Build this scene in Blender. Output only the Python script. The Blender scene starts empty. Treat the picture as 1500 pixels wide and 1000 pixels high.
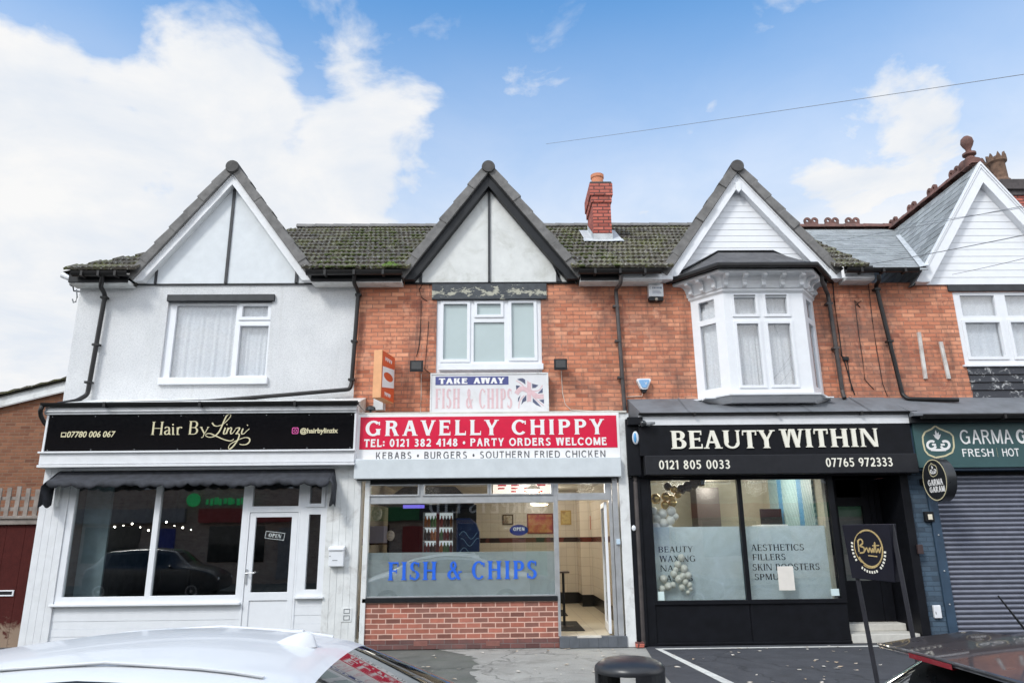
import bpy, bmesh, math, random
from mathutils import Vector, Matrix
from mathutils.geometry import tessellate_polygon
random.seed(7)
R_ = random.Random(11)
SC = bpy.context.scene
COL = SC.collection
PI = math.pi

# ------------------------------------------------------------------ camera
F, HC = 1060.0, 1.6
_p, _y, _r = 0.26685, 0.017445, -0.010612
cp, sp, cy, sy, cr, sr = math.cos(_p), math.sin(_p), math.cos(_y), math.sin(_y), math.cos(_r), math.sin(_r)
FW = Vector((sy * cp, cy * cp, sp))
_rt = Vector((cy, -sy, 0))
_up = _rt.cross(FW)
RT = _rt * cr + _up * sr
UP = -_rt * sr + _up * cr
cam_d = bpy.data.cameras.new('camera')
cam_d.sensor_width = 36
cam_d.lens = F / 1500 * 36
cam_d.clip_start, cam_d.clip_end = 0.05, 3000
cam = bpy.data.objects.new('camera', cam_d)
COL.objects.link(cam)
M3 = Matrix((RT, UP, -FW)).transposed()
cam.matrix_world = Matrix.Translation((0, 0, HC)) @ M3.to_4x4()
SC.camera = cam


def P(px, py, Y):
    """point of the photograph (1500 x 1000) taken to the depth Y"""
    d = RT * ((px - 750) / F) + UP * ((500 - py) / F) + FW
    d = d * (Y / d.y)
    return Vector((d.x, d.y, d.z + HC))


def XZ(px, py, Y):
    v = P(px, py, Y)
    return (v.x, v.z)


def R(x0, y0, x1, y1, Y):
    a, b = P(x0, y0, Y), P(x1, y1, Y)
    return (a.x, b.x, b.z, a.z)


# ------------------------------------------------------------------ objects
ORG = {}


def tag(o, label=None, cat=None, group=None, kind=None):
    if label: o['label'] = label
    if cat: o['category'] = cat
    if group: o['group'] = group
    if kind: o['kind'] = kind
    return o


def thing(name, label, cat, loc, group=None):
    o = bpy.data.objects.new(name, None)
    o.empty_display_size = 0.2
    COL.objects.link(o)
    o.location = loc
    ORG[o.name] = Vector(loc)
    return tag(o, label, cat, group)


class MB:
    def __init__(s):
        s.v, s.f = [], []

    def add(s, verts, faces):
        n = len(s.v)
        s.v += [Vector(q) for q in verts]
        s.f += [tuple(i + n for i in q) for q in faces]
        return s

    def box(s, x0, x1, y0, y1, z0, z1):
        v = [(x, y, z) for x in (x0, x1) for y in (y0, y1) for z in (z0, z1)]
        return s.add(v, [(0, 1, 3, 2), (4, 6, 7, 5), (0, 4, 5, 1), (2, 3, 7, 6), (0, 2, 6, 4), (1, 5, 7, 3)])

    def prism(s, pts, y0, y1, holes=()):
        """outline in x,z extruded from y0 to y1"""
        loops = [list(pts)] + [list(h) for h in holes]
        flat = [q for l in loops for q in l]
        n = len(flat)
        tri = tessellate_polygon([[Vector((q[0], q[1], 0)) for q in l] for l in loops])
        v = [(q[0], y0, q[1]) for q in flat] + [(q[0], y1, q[1]) for q in flat]
        f = [tuple(t) for t in tri] + [tuple(i + n for i in reversed(t)) for t in tri]
        k = 0
        for l in loops:
            m = len(l)
            for i in range(m):
                a, b = k + i, k + (i + 1) % m
                f.append((a, b, b + n, a + n))
            k += m
        return s.add(v, f)

    def rect(s, r, y0, y1, holes=()):
        q = lambda a: [(a[0], a[2]), (a[1], a[2]), (a[1], a[3]), (a[0], a[3])]
        return s.prism(q(r), y0, y1, [q(h) for h in holes])

    def quad(s, a, b, c, d):
        return s.add([a, b, c, d], [(0, 1, 2, 3)])

    def tube(s, pts, r, seg=8, cap=True):
        pts = [Vector(q) for q in pts]
        rings = []
        for i, q in enumerate(pts):
            t = (pts[min(i + 1, len(pts) - 1)] - pts[max(i - 1, 0)]).normalized()
            u = t.cross(Vector((0, 0, 1)))
            if u.length < 1e-3: u = t.cross(Vector((0, 1, 0)))
            u.normalize()
            w = t.cross(u)
            rr = r[i] if isinstance(r, (list, tuple)) else r
            rings.append([q + (u * math.cos(a) + w * math.sin(a)) * rr for a in (2 * PI * k / seg for k in range(seg))])
        v = [x for g in rings for x in g]
        f = []
        for i in range(len(rings) - 1):
            for k in range(seg):
                a, b = i * seg + k, i * seg + (k + 1) % seg
                f.append((a, b, b + seg, a + seg))
        if cap:
            f.append(tuple(range(seg)))
            f.append(tuple(range(len(v) - seg, len(v))))
        return s.add(v, f)

    def lathe(s, prof, c, seg=24, axis='Z'):
        c = Vector(c)
        v, f = [], []
        for (r, z) in prof:
            for k in range(seg):
                a = 2 * PI * k / seg
                if axis == 'Z': q = Vector((r * math.cos(a), r * math.sin(a), z))
                elif axis == 'Y': q = Vector((r * math.cos(a), z, r * math.sin(a)))
                else: q = Vector((z, r * math.cos(a), r * math.sin(a)))
                v.append(c + q)
        for i in range(len(prof) - 1):
            for k in range(seg):
                a, b = i * seg + k, i * seg + (k + 1) % seg
                f.append((a, b, b + seg, a + seg))
        f.append(tuple(range(seg)))
        f.append(tuple(range(len(v) - seg, len(v))))
        return s.add(v, f)

    def ball(s, c, r, seg=20, rings=12, sc=(1, 1, 1)):
        prof = [(max(r * math.sin(PI * i / rings), 1e-4), -r * math.cos(PI * i / rings)) for i in range(rings + 1)]
        n = len(s.v)
        s.lathe(prof, (0, 0, 0), seg)
        for i in range(n, len(s.v)):
            q = s.v[i]
            s.v[i] = Vector((q.x * sc[0] + c[0], q.y * sc[1] + c[1], q.z * sc[2] + c[2]))
        return s

    def build(s, name, m, parent=None, smooth=False, bevel=0, loc=None, angle=35, recalc=True):
        if parent is not None: o0 = ORG[parent.name]
        elif loc is not None: o0 = Vector(loc)
        else:
            xs = [q.x for q in s.v]; ys = [q.y for q in s.v]
            o0 = Vector(((min(xs) + max(xs)) / 2, (min(ys) + max(ys)) / 2, min(q.z for q in s.v)))
        me = bpy.data.meshes.new(name)
        me.from_pydata([q - o0 for q in s.v], [], s.f)
        if recalc:
            bm = bmesh.new(); bm.from_mesh(me)
            bmesh.ops.recalc_face_normals(bm, faces=bm.faces)
            bm.to_mesh(me); bm.free()
        me.materials.append(m)
        o = bpy.data.objects.new(name, me)
        COL.objects.link(o)
        if parent is not None: o.parent = parent
        else: o.location = o0
        ORG[o.name] = o0
        if smooth:
            for p in me.polygons: p.use_smooth = True
            me.set_sharp_from_angle(angle=math.radians(angle))
        if bevel:
            b = o.modifiers.new('bevel', 'BEVEL')
            b.width, b.segments, b.limit_method, b.angle_limit = bevel, 2, 'ANGLE', math.radians(40)
            b.harden_normals = False
        return o


def copy_tree(o, parent=None):
    c = o.copy()
    COL.objects.link(c)
    ORG[c.name] = ORG.get(o.name, Vector())
    if parent is not None: c.parent = parent
    for ch in list(o.children): copy_tree(ch, c)
    return c


# ------------------------------------------------------------------ materials
def lin(r, g, b):
    f = lambda c: c / 12.92 if c <= 0.04045 else ((c + 0.055) / 1.055) ** 2.4
    return (f(r / 255), f(g / 255), f(b / 255), 1)


class NT:
    def __init__(s, name):
        s.m = bpy.data.materials.new(name)
        s.m.use_nodes = True
        s.t = s.m.node_tree
        s.b = s.t.nodes['Principled BSDF']
        s.out = s.t.nodes['Material Output']

    def n(s, typ, **kw):
        d = s.t.nodes.new('ShaderNode' + typ)
        for k, v in kw.items():
            if k in ('operation', 'interpolation', 'blend_type', 'data_type', 'noise_dimensions', 'feature', 'offset', 'offset_frequency', 'squash', 'clamp', 'distribution', 'wave_type', 'bands_direction'):
                setattr(d, k, v)
            else:
                d.inputs[k.replace('_', ' ')].default_value = v
        return d

    def l(s, a, b): s.t.links.new(a, b)

    def pos(s): return s.n('NewGeometry').outputs['Position']

    def noise(s, scale, detail=4, rough=0.55, vec=None, dist=0):
        d = s.n('TexNoise', Scale=scale, Detail=detail, Roughness=rough, Distortion=dist)
        s.l(vec if vec is not None else s.pos(), d.inputs['Vector'])
        return d.outputs['Fac']

    def ramp(s, fac, stops):
        d = s.t.nodes.new('ShaderNodeValToRGB')
        e = d.color_ramp.elements
        while len(e) < len(stops): e.new(0.5)
        for i, (p, c) in enumerate(stops):
            e[i].position = p
            e[i].color = c if len(c) == 4 else (*c, 1)
        s.l(fac, d.inputs['Fac'])
        return d.outputs['Color']

    def mix(s, fac, a, b, mode='MIX'):
        d = s.t.nodes.new('ShaderNodeMix')
        d.data_type = 'RGBA'
        d.blend_type = mode
        for sock, val in ((d.inputs[0], fac), (d.inputs[6], a), (d.inputs[7], b)):
            if isinstance(val, (int, float)): sock.default_value = val
            elif isinstance(val, (tuple, list)): sock.default_value = val if len(val) == 4 else (*val, 1)
            else: s.l(val, sock)
        return d.outputs[2]

    def math(s, op, a, b=0.0):
        d = s.t.nodes.new('ShaderNodeMath')
        d.operation = op
        for sock, val in ((d.inputs[0], a), (d.inputs[1], b)):
            if isinstance(val, (int, float)): sock.default_value = val
            else: s.l(val, sock)
        return d.outputs[0]

    def bump(s, h, strength=0.3, dist=0.01):
        d = s.n('Bump', Strength=strength, Distance=dist)
        s.l(h, d.inputs['Height'])
        s.l(d.outputs['Normal'], s.b.inputs['Normal'])
        return d

    def base(s, c):
        if isinstance(c, (tuple, list)): s.b.inputs['Base Color'].default_value = c if len(c) == 4 else (*c, 1)
        else: s.l(c, s.b.inputs['Base Color'])

    def rough(s, v):
        if isinstance(v, (int, float)): s.b.inputs['Roughness'].default_value = v
        else: s.l(v, s.b.inputs['Roughness'])


def plain(name, c, rough=0.5, metal=0.0, var=0.08, scale=6.0, bump=0.0, bscale=60, dirt=None, dirt_amt=0.5, coat=0.0, spec=0.5):
    n = NT(name)
    c = tuple(c[:3])
    f = n.noise(scale, 5, 0.6)
    col = n.mix(n.ramp(f, [(0.3, (0, 0, 0)), (0.7, (1, 1, 1))]), tuple(x * (1 - var) for x in c), tuple(min(1, x * (1 + var)) for x in c))
    if dirt:
        g = n.noise(2.3, 8, 0.7, dist=0.6)
        k = n.ramp(g, [(0.5, (0, 0, 0)), (0.72, (1, 1, 1))])
        col = n.mix(n.math('MULTIPLY', k, dirt_amt), col, dirt)
    n.base(col)
    n.rough(n.math('ADD', n.math('MULTIPLY', n.noise(scale * 3, 3), 0.16), rough - 0.08))
    n.b.inputs['Metallic'].default_value = metal
    n.b.inputs['Specular IOR Level'].default_value = spec
    if coat:
        n.b.inputs['Coat Weight'].default_value = coat
        n.b.inputs['Coat Roughness'].default_value = 0.04
    if bump: n.bump(n.noise(bscale, 4, 0.6), bump, 0.006)
    return n.m


def brick(name, c1, c2, mortar, stain=None, stain_amt=0.6, bump=0.6, bw=0.225, rh=0.075, ms=0.008, pale=None, sc_stain=1.1, tones=.6, soot=0):
    n = NT(name)
    sx = n.n('SeparateXYZ'); n.l(n.pos(), sx.inputs[0])
    u = n.math('ADD', sx.outputs[0], sx.outputs[1])
    cx = n.n('CombineXYZ'); n.l(u, cx.inputs[0]); n.l(sx.outputs[2], cx.inputs[1])
    wob = n.n('TexNoise', Scale=5.0, Detail=2.0); n.l(cx.outputs[0], wob.inputs['Vector'])
    vm = n.n('VectorMath', operation='MULTIPLY_ADD')
    n.l(wob.outputs['Color'], vm.inputs[0]); vm.inputs[1].default_value = (0.012, 0.008, 0); n.l(cx.outputs[0], vm.inputs[2])
    b = n.n('TexBrick', Scale=1.0, offset=0.5)
    b.inputs['Mortar Size'].default_value = ms
    b.inputs['Mortar Smooth'].default_value = 0.35
    b.inputs['Bias'].default_value = 0.0
    b.inputs['Brick Width'].default_value = bw
    b.inputs['Row Height'].default_value = rh
    b.inputs['Color1'].default_value = (*c1[:3], 1)
    b.inputs['Color2'].default_value = (*c2[:3], 1)
    b.inputs['Mortar'].default_value = (*mortar[:3], 1)
    n.l(vm.outputs[0], b.inputs['Vector'])
    col = b.outputs['Color']
    # a tone of its own for every brick
    wv = n.n('SeparateXYZ'); n.l(vm.outputs[0], wv.inputs[0])
    rowi = n.math('FLOOR', n.math('DIVIDE', wv.outputs[1], rh))
    odd = n.math('SUBTRACT', 1.0, n.math('FLOORED_MODULO', rowi, 2.0))
    coli = n.math('FLOOR', n.math('DIVIDE', n.math('ADD', wv.outputs[0], n.math('MULTIPLY', odd, bw * .5)), bw))
    cc = n.n('CombineXYZ'); n.l(coli, cc.inputs[0]); n.l(rowi, cc.inputs[1])
    wn = n.n('TexWhiteNoise', noise_dimensions='2D'); n.l(cc.outputs[0], wn.inputs['Vector'])
    tone = n.ramp(wn.outputs['Value'], [(0.0, (.5, .46, .46)), (.12, (.72, .66, .64)), (.3, (.92, .9, .9)), (.7, (1, 1, 1)), (.9, (1.1, 1.12, 1.12)), (1.0, (1.2, 1.3, 1.35))])
    col = n.mix(n.math('MULTIPLY', n.math('SUBTRACT', 1.0, b.outputs['Fac']), tones), col, tone, 'MULTIPLY')
    g = n.noise(9, 6, 0.65)
    col = n.mix(0.5, col, n.ramp(g, [(0.3, (0.6, 0.57, 0.57)), (0.7, (1.0, 1.0, 1.0))]), 'MULTIPLY')
    if pale:
        k = n.ramp(n.noise(3.1, 7, 0.7, dist=0.4), [(0.56, (0, 0, 0)), (0.75, (1, 1, 1))])
        col = n.mix(n.math('MULTIPLY', k, 0.45), col, pale)
    if stain:
        k = n.ramp(n.noise(sc_stain, 7, 0.68, dist=0.5), [(0.5, (0, 0, 0)), (0.7, (1, 1, 1))])
        col = n.mix(n.math('MULTIPLY', k, stain_amt), col, stain)
    if soot:
        mp = n.n('Mapping'); mp.inputs['Scale'].default_value = (3.2, 3.2, .55); n.l(n.pos(), mp.inputs[0])
        k = n.ramp(n.noise(1.0, 6, 0.65, vec=mp.outputs[0], dist=.3), [(0.52, (0, 0, 0)), (0.7, (1, 1, 1))])
        col = n.mix(n.math('MULTIPLY', k, soot), col, (.1, .06, .05))
        k = n.ramp(n.noise(2.6, 7, 0.7, dist=1.0), [(0.56, (0, 0, 0)), (0.66, (1, 1, 1))])
        col = n.mix(n.math('MULTIPLY', k, soot * .8), col, (.24, .075, .05))
    n.base(col)
    n.rough(0.86)
    h = n.math('ADD', n.math('MULTIPLY', b.outputs['Fac'], -1.0), n.math('MULTIPLY', n.noise(70, 4, 0.7), 0.35))
    n.bump(h, bump, 0.008)
    return n.m


def emit(name, c, s):
    n = NT(name)
    n.b.inputs['Base Color'].default_value = (*c[:3], 1)
    n.b.inputs['Emission Color'].default_value = (*c[:3], 1)
    n.b.inputs['Emission Strength'].default_value = s
    return n.m


def schlick(n, r0):
    lw = n.n('LayerWeight', Blend=.5)
    return n.math('ADD', n.math('MULTIPLY', n.math('POWER', lw.outputs['Facing'], 5.0), 1 - r0), r0)


def glass(name, tint=(0.86, 0.9, 0.9), ior=1.75, rough=0.0, wob=0.0):
    n = NT(name)
    n.t.nodes.remove(n.b)
    tr = n.n('BsdfTransparent'); tr.inputs[0].default_value = (*tint, 1)
    gl = n.n('BsdfGlossy'); gl.inputs['Roughness'].default_value = rough
    fr = schlick(n, ((ior - 1) / (ior + 1)) ** 2)
    if wob:
        bp = n.n('Bump', Strength=wob, Distance=0.02)
        n.l(n.noise(1.6, 2, 0.4), bp.inputs['Height'])
        n.l(bp.outputs['Normal'], gl.inputs['Normal'])
    mx = n.n('MixShader')
    n.l(fr, mx.inputs[0]); n.l(tr.outputs[0], mx.inputs[1]); n.l(gl.outputs[0], mx.inputs[2])
    n.l(mx.outputs[0], n.out.inputs['Surface'])
    return n.m


def frosted(name, c, clear=0.2):
    n = NT(name)
    n.t.nodes.remove(n.b)
    d = n.n('BsdfDiffuse'); d.inputs[0].default_value = (*c, 1)
    tl = n.n('BsdfTranslucent'); tl.inputs[0].default_value = (*c, 1)
    tr = n.n('BsdfTransparent'); tr.inputs[0].default_value = (0.9, 0.95, 0.95, 1)
    gl = n.n('BsdfGlossy'); gl.inputs['Roughness'].default_value = 0.03
    fr = schlick(n, .05)
    m1, m2, m3 = n.n('MixShader', Fac=0.4), n.n('MixShader', Fac=clear), n.n('MixShader')
    sm = n.ramp(n.noise(1.8, 7, .65, dist=1.4), [(.35, (.4, .4, .4)), (.7, (1.7, 1.7, 1.7))])
    n.l(n.math('MULTIPLY', sm, clear), m2.inputs[0])
    n.l(d.outputs[0], m1.inputs[1]); n.l(tl.outputs[0], m1.inputs[2])
    n.l(m1.outputs[0], m2.inputs[1]); n.l(tr.outputs[0], m2.inputs[2])
    n.l(fr, m3.inputs[0]); n.l(m2.outputs[0], m3.inputs[1]); n.l(gl.outputs[0], m3.inputs[2])
    n.l(m3.outputs[0], n.out.inputs['Surface'])
    return n.m


def curtain_mat(name, c):
    n = NT(name)
    n.t.nodes.remove(n.b)
    sx = n.n('SeparateXYZ'); n.l(n.pos(), sx.inputs[0])
    g = n.noise(30, 4, 0.7)
    col = n.mix(n.ramp(g, [(0.35, (0, 0, 0)), (0.65, (1, 1, 1))]), tuple(x * 0.82 for x in c), c)
    d = n.n('BsdfDiffuse'); n.l(col, d.inputs[0])
    tl = n.n('BsdfTranslucent'); n.l(col, tl.inputs[0])
    m1 = n.n('MixShader', Fac=0.15)
    n.l(d.outputs[0], m1.inputs[1]); n.l(tl.outputs[0], m1.inputs[2])
    tr = n.n('BsdfTransparent')
    m2 = n.n('MixShader', Fac=0.08)
    n.l(m1.outputs[0], m2.inputs[1]); n.l(tr.outputs[0], m2.inputs[2])
    n.l(m2.outputs[0], n.out.inputs['Surface'])
    return n.m


def tile_mat(name, base, moss, pale, moss_amt=0.6, dark=0.5):
    n = NT(name)
    f = n.noise(5, 5, 0.65)
    col = n.mix(n.ramp(f, [(0.3, (0, 0, 0)), (0.7, (1, 1, 1))]), tuple(x * dark for x in base), base)
    at = n.n('Attribute'); at.attribute_name = 'tint'
    col = n.mix(0.8, col, at.outputs['Color'], 'MULTIPLY')
    # moss gathers towards the eaves and in patches
    sx = n.n('SeparateXYZ'); n.l(n.pos(), sx.inputs[0])
    k = n.ramp(n.noise(2.2, 8, 0.72, dist=0.5), [(0.46, (0, 0, 0)), (0.58, (1, 1, 1))])
    fine = n.ramp(n.noise(26, 4, 0.7), [(0.42, (0, 0, 0)), (0.6, (1, 1, 1))])
    col = n.mix(n.math('MULTIPLY', n.math('MULTIPLY', k, fine), moss_amt), col, moss)
    lich = n.ramp(n.noise(21, 3, 0.6), [(0.58, (0, 0, 0)), (0.66, (1, 1, 1))])
    col = n.mix(n.math('MULTIPLY', lich, 0.85), col, pale)
    n.base(col); n.rough(0.9)
    n.bump(n.noise(55, 4, 0.7), 0.5, 0.01)
    return n.m


BRICK = brick('old_red_brick', (0.76, 0.33, 0.19), (0.6, 0.21, 0.115), (0.38, 0.19, 0.13), stain=(0.2, 0.11, 0.085), stain_amt=0.85, pale=(0.78, 0.48, 0.34), bump=0.8, ms=0.008, tones=.75, soot=.75)
BRICK_NEW = brick('stall_riser_brick', (0.5, 0.17, 0.115), (0.22, 0.1, 0.078), (0.7, 0.45, 0.36), pale=(0.5, 0.2, 0.14), bump=0.35, ms=0.009)
BRICK_BROWN = brick('brown_brick', (0.27, 0.115, 0.058), (0.2, 0.075, 0.038), (0.23, 0.145, 0.095), bump=0.7)
BRICK_BLUE = brick('painted_blue_brick', (0.075, 0.12, 0.17), (0.065, 0.105, 0.15), (0.05, 0.08, 0.115), bump=0.7)
BRICK_CHIM = brick('chimney_brick', (0.6, 0.17, 0.12), (0.48, 0.12, 0.085), (0.13, 0.05, 0.045), stain=(0.1, 0.06, 0.05), stain_amt=0.3, bump=0.5, ms=0.014)
BRICK_FAR = brick('weathered_brick', (0.55, 0.42, 0.34), (0.45, 0.33, 0.26), (0.5, 0.46, 0.42))


def pebble():
    n = NT('pebbledash_render')
    f = n.noise(1.3, 6, 0.6)
    col = n.mix(n.ramp(f, [(0.35, (0, 0, 0)), (0.7, (1, 1, 1))]), (0.66, 0.67, 0.68), (0.77, 0.775, 0.78))
    s = n.ramp(n.noise(48, 4, 0.7), [(0.34, (0.76, 0.765, 0.77)), (0.55, (1, 1, 1))])
    col = n.mix(0.75, col, s, 'MULTIPLY')
    mp = n.n('Mapping'); mp.inputs['Scale'].default_value = (5.0, 5.0, .35); n.l(n.pos(), mp.inputs[0])
    k = n.ramp(n.noise(1.0, 7, 0.7, vec=mp.outputs[0], dist=.4), [(0.54, (0, 0, 0)), (0.75, (1, 1, 1))])
    col = n.mix(n.math('MULTIPLY', k, .4), col, (.46, .46, .44))
    n.base(col); n.rough(0.9)
    n.bump(n.noise(65, 3, 0.7), 0.9, 0.012)
    return n.m


RENDER = pebble()
PANEL1 = plain('smooth_render', (0.66, 0.69, 0.71), 0.85, var=0.05, bump=0.3, bscale=90)
PANEL2 = plain('grubby_render', (0.66, 0.67, 0.65), 0.85, var=0.06, bump=0.2, dirt=(0.36, 0.36, 0.31), dirt_amt=0.5)
WHITE = plain('white_paint', (0.72, 0.73, 0.745), 0.5, var=0.05, bump=0.08, dirt=(0.5, 0.5, 0.48), dirt_amt=0.35)
UPVC = plain('white_upvc', (0.76, 0.775, 0.8), 0.35, var=0.03)
WORN = plain('worn_white_paint', (0.7, 0.71, 0.7), 0.6, var=0.08, bump=0.2, dirt=(0.3, 0.28, 0.26), dirt_amt=0.75)
BLACK = plain('black_paint', (0.011, 0.012, 0.014), 0.45, var=0.25, bump=0.05, spec=0.3)
BLACKBOARD = plain('black_board', (0.028, 0.03, 0.034), 0.6, var=0.3, bump=0.15)
BPLASTIC = plain('black_pipe_plastic', (0.016, 0.015, 0.015), 0.42, var=0.3, spec=0.35)
BROWNPIPE = plain('old_iron_pipe', (0.05, 0.042, 0.04), 0.5, var=0.4, dirt=(0.15, 0.12, 0.11), dirt_amt=0.4)
NAVY = plain('near_black_shopfront', (0.0055, 0.006, 0.0085), 0.5, var=0.3, bump=0.04, spec=0.22)
NAVYBOX = plain('charcoal_shutter_box', (0.014, 0.0145, 0.018), 0.6, var=0.2, bump=0.15, bscale=150, spec=0.3)
GLOSSBLACK = plain('gloss_black_acrylic', (0.003, 0.003, 0.004), 0.1, var=0.1, spec=0.45)
GOLD = plain('pale_gold_lettering', (0.62, 0.56, 0.36), 0.4, var=0.05)
CREAM = plain('cream_lettering', (0.82, 0.79, 0.68), 0.45, var=0.04)
GOLDMETAL = plain('gold_foil', (0.75, 0.56, 0.26), 0.28, metal=0.6, var=0.1)
RED = plain('crimson_acrylic', (0.64, 0.004, 0.045), 0.35, var=0.06)
SIGNWHITE = plain('sign_white', (0.82, 0.81, 0.8), 0.4, var=0.02)
DARKTEXT = plain('dark_grey_lettering', (0.09, 0.09, 0.1), 0.5)
PINKTEXT = plain('faded_pink_lettering', (0.66, 0.46, 0.48), 0.6, var=0.1, scale=20)
FADEDBLUE = plain('faded_navy_print', (0.07, 0.08, 0.24), 0.6, var=0.15)
FADEDNAVY = plain('faded_flag_navy', (0.09, 0.1, 0.17), 0.6, var=0.15)
BLUETEXT = plain('bright_blue_vinyl', (0.02, 0.13, 0.66), 0.4, var=0.05)
ROLLER = plain('pale_grey_roller_box', (0.6, 0.64, 0.66), 0.45, var=0.05, bump=0.12, bscale=120, dirt=(0.42, 0.46, 0.48), dirt_amt=0.3)
ALU = plain('aluminium', (0.5, 0.51, 0.52), 0.4, metal=0.55, var=0.12, dirt=(0.3, 0.29, 0.27), dirt_amt=0.4)
TEAL = plain('dark_teal_board', (0.032, 0.085, 0.088), 0.5, var=0.08)
SHUTTER = plain('slate_blue_shutter', (0.2, 0.21, 0.255), 0.36, metal=0.35, var=0.12)
BLUEPAINT = plain('dark_blue_paint', (0.03, 0.06, 0.1), 0.55, var=0.2, bump=0.1)
LEAD = plain('lead_sheet', (0.15, 0.16, 0.175), 0.7, var=0.2, scale=3, bump=0.15, bscale=12, dirt=(0.09, 0.09, 0.095), dirt_amt=0.5)
CAP = plain('concrete_verge_tile', (0.17, 0.165, 0.16), 0.9, var=0.25, bump=0.3, dirt=(0.08, 0.08, 0.075), dirt_amt=0.6)
CAPEND = plain('dark_ridge_end', (0.075, 0.072, 0.07), 0.9, var=0.3, bump=0.3)
TERRA = plain('terracotta', (0.15, 0.075, 0.062), 0.9, var=0.35, bump=0.3, dirt=(0.075, 0.06, 0.055), dirt_amt=0.85)
TERRA_POT = plain('orange_chimney_pot', (0.55, 0.22, 0.12), 0.85, var=0.2, bump=0.2)
BUFF_POT = plain('weathered_buff_pot', (0.15, 0.09, 0.06), 0.9, var=0.5, scale=9, bump=0.3, dirt=(0.07, 0.055, 0.045), dirt_amt=0.7)
TILE = tile_mat('mossy_concrete_tile', (0.135, 0.118, 0.095), (0.15, 0.165, 0.035), (0.42, 0.42, 0.38), 0.8)
TILE_DARK = tile_mat('grey_concrete_tile', (0.11, 0.105, 0.1), (0.06, 0.07, 0.03), (0.2, 0.2, 0.19), 0.25)
SLATE = tile_mat('grey_slate', (0.34, 0.365, 0.38), (0.16, 0.18, 0.16), (0.33, 0.35, 0.35), 0.3, 0.7)
FLASH = plain('weathered_flashing', (0.5, 0.52, 0.53), 0.6, var=0.2, bump=0.2)
MOSS = plain('bright_moss', (0.1, 0.17, 0.025), 0.95, var=0.4, scale=40, bump=0.9, bscale=90)
GLASS = glass('window_glass', ior=1.9)
GLASS_UP = glass('upstairs_glass', tint=(0.95, 0.96, 0.97), ior=1.95, wob=0.06)
GLASS_SHOP = glass('shop_glass', tint=(0.93, 0.95, 0.95), ior=2.05, wob=0.03)
OBSCURE = plain('obscured_pane', (0.42, 0.5, 0.5), 0.2, var=0.06, scale=1.2, bump=0.06, bscale=140, coat=0.4)
FROST = frosted('frosted_film', (0.76, 0.85, 0.91), 0.24)
FROST2 = frosted('clouded_film', (0.6, 0.66, 0.68), 0.26)
NET = curtain_mat('net_curtain', (0.9, 0.91, 0.92))
ASPHALT = None
MIDGREY = plain('mid_grey_plastic', (0.2, 0.21, 0.22), 0.5)
LAMPGLASS = plain('dark_lamp_glass', (0.03, 0.033, 0.035), 0.12, var=0.1)
ORANGE = plain('orange_acrylic', (0.66, 0.1, 0.03), 0.4, var=0.06)
ORANGE_SIDE = plain('faded_orange_edge', (0.72, 0.36, 0.17), 0.5, var=0.1)
REDDOOR_ = plain('dark_red_garage_paint', (0.12, 0.02, 0.016), 0.5, var=0.3, scale=4, bump=0.2)
OLDWOOD = plain('old_grey_wood', (0.25, 0.215, 0.19), 0.85, var=0.3, bump=0.4, dirt=(0.15, 0.12, 0.1), dirt_amt=0.6)
STONE = plain('pale_stone', (0.55, 0.53, 0.48), 0.85, var=0.12, bump=0.3, dirt=(0.35, 0.32, 0.28), dirt_amt=0.5)
DARKTILE = plain('dark_step_tile', (0.1, 0.11, 0.125), 0.5, var=0.2)
LINE = plain('worn_white_road_paint', (0.6, 0.6, 0.57), 0.85, var=0.12, scale=20, dirt=(0.25, 0.25, 0.25), dirt_amt=0.8)


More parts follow.
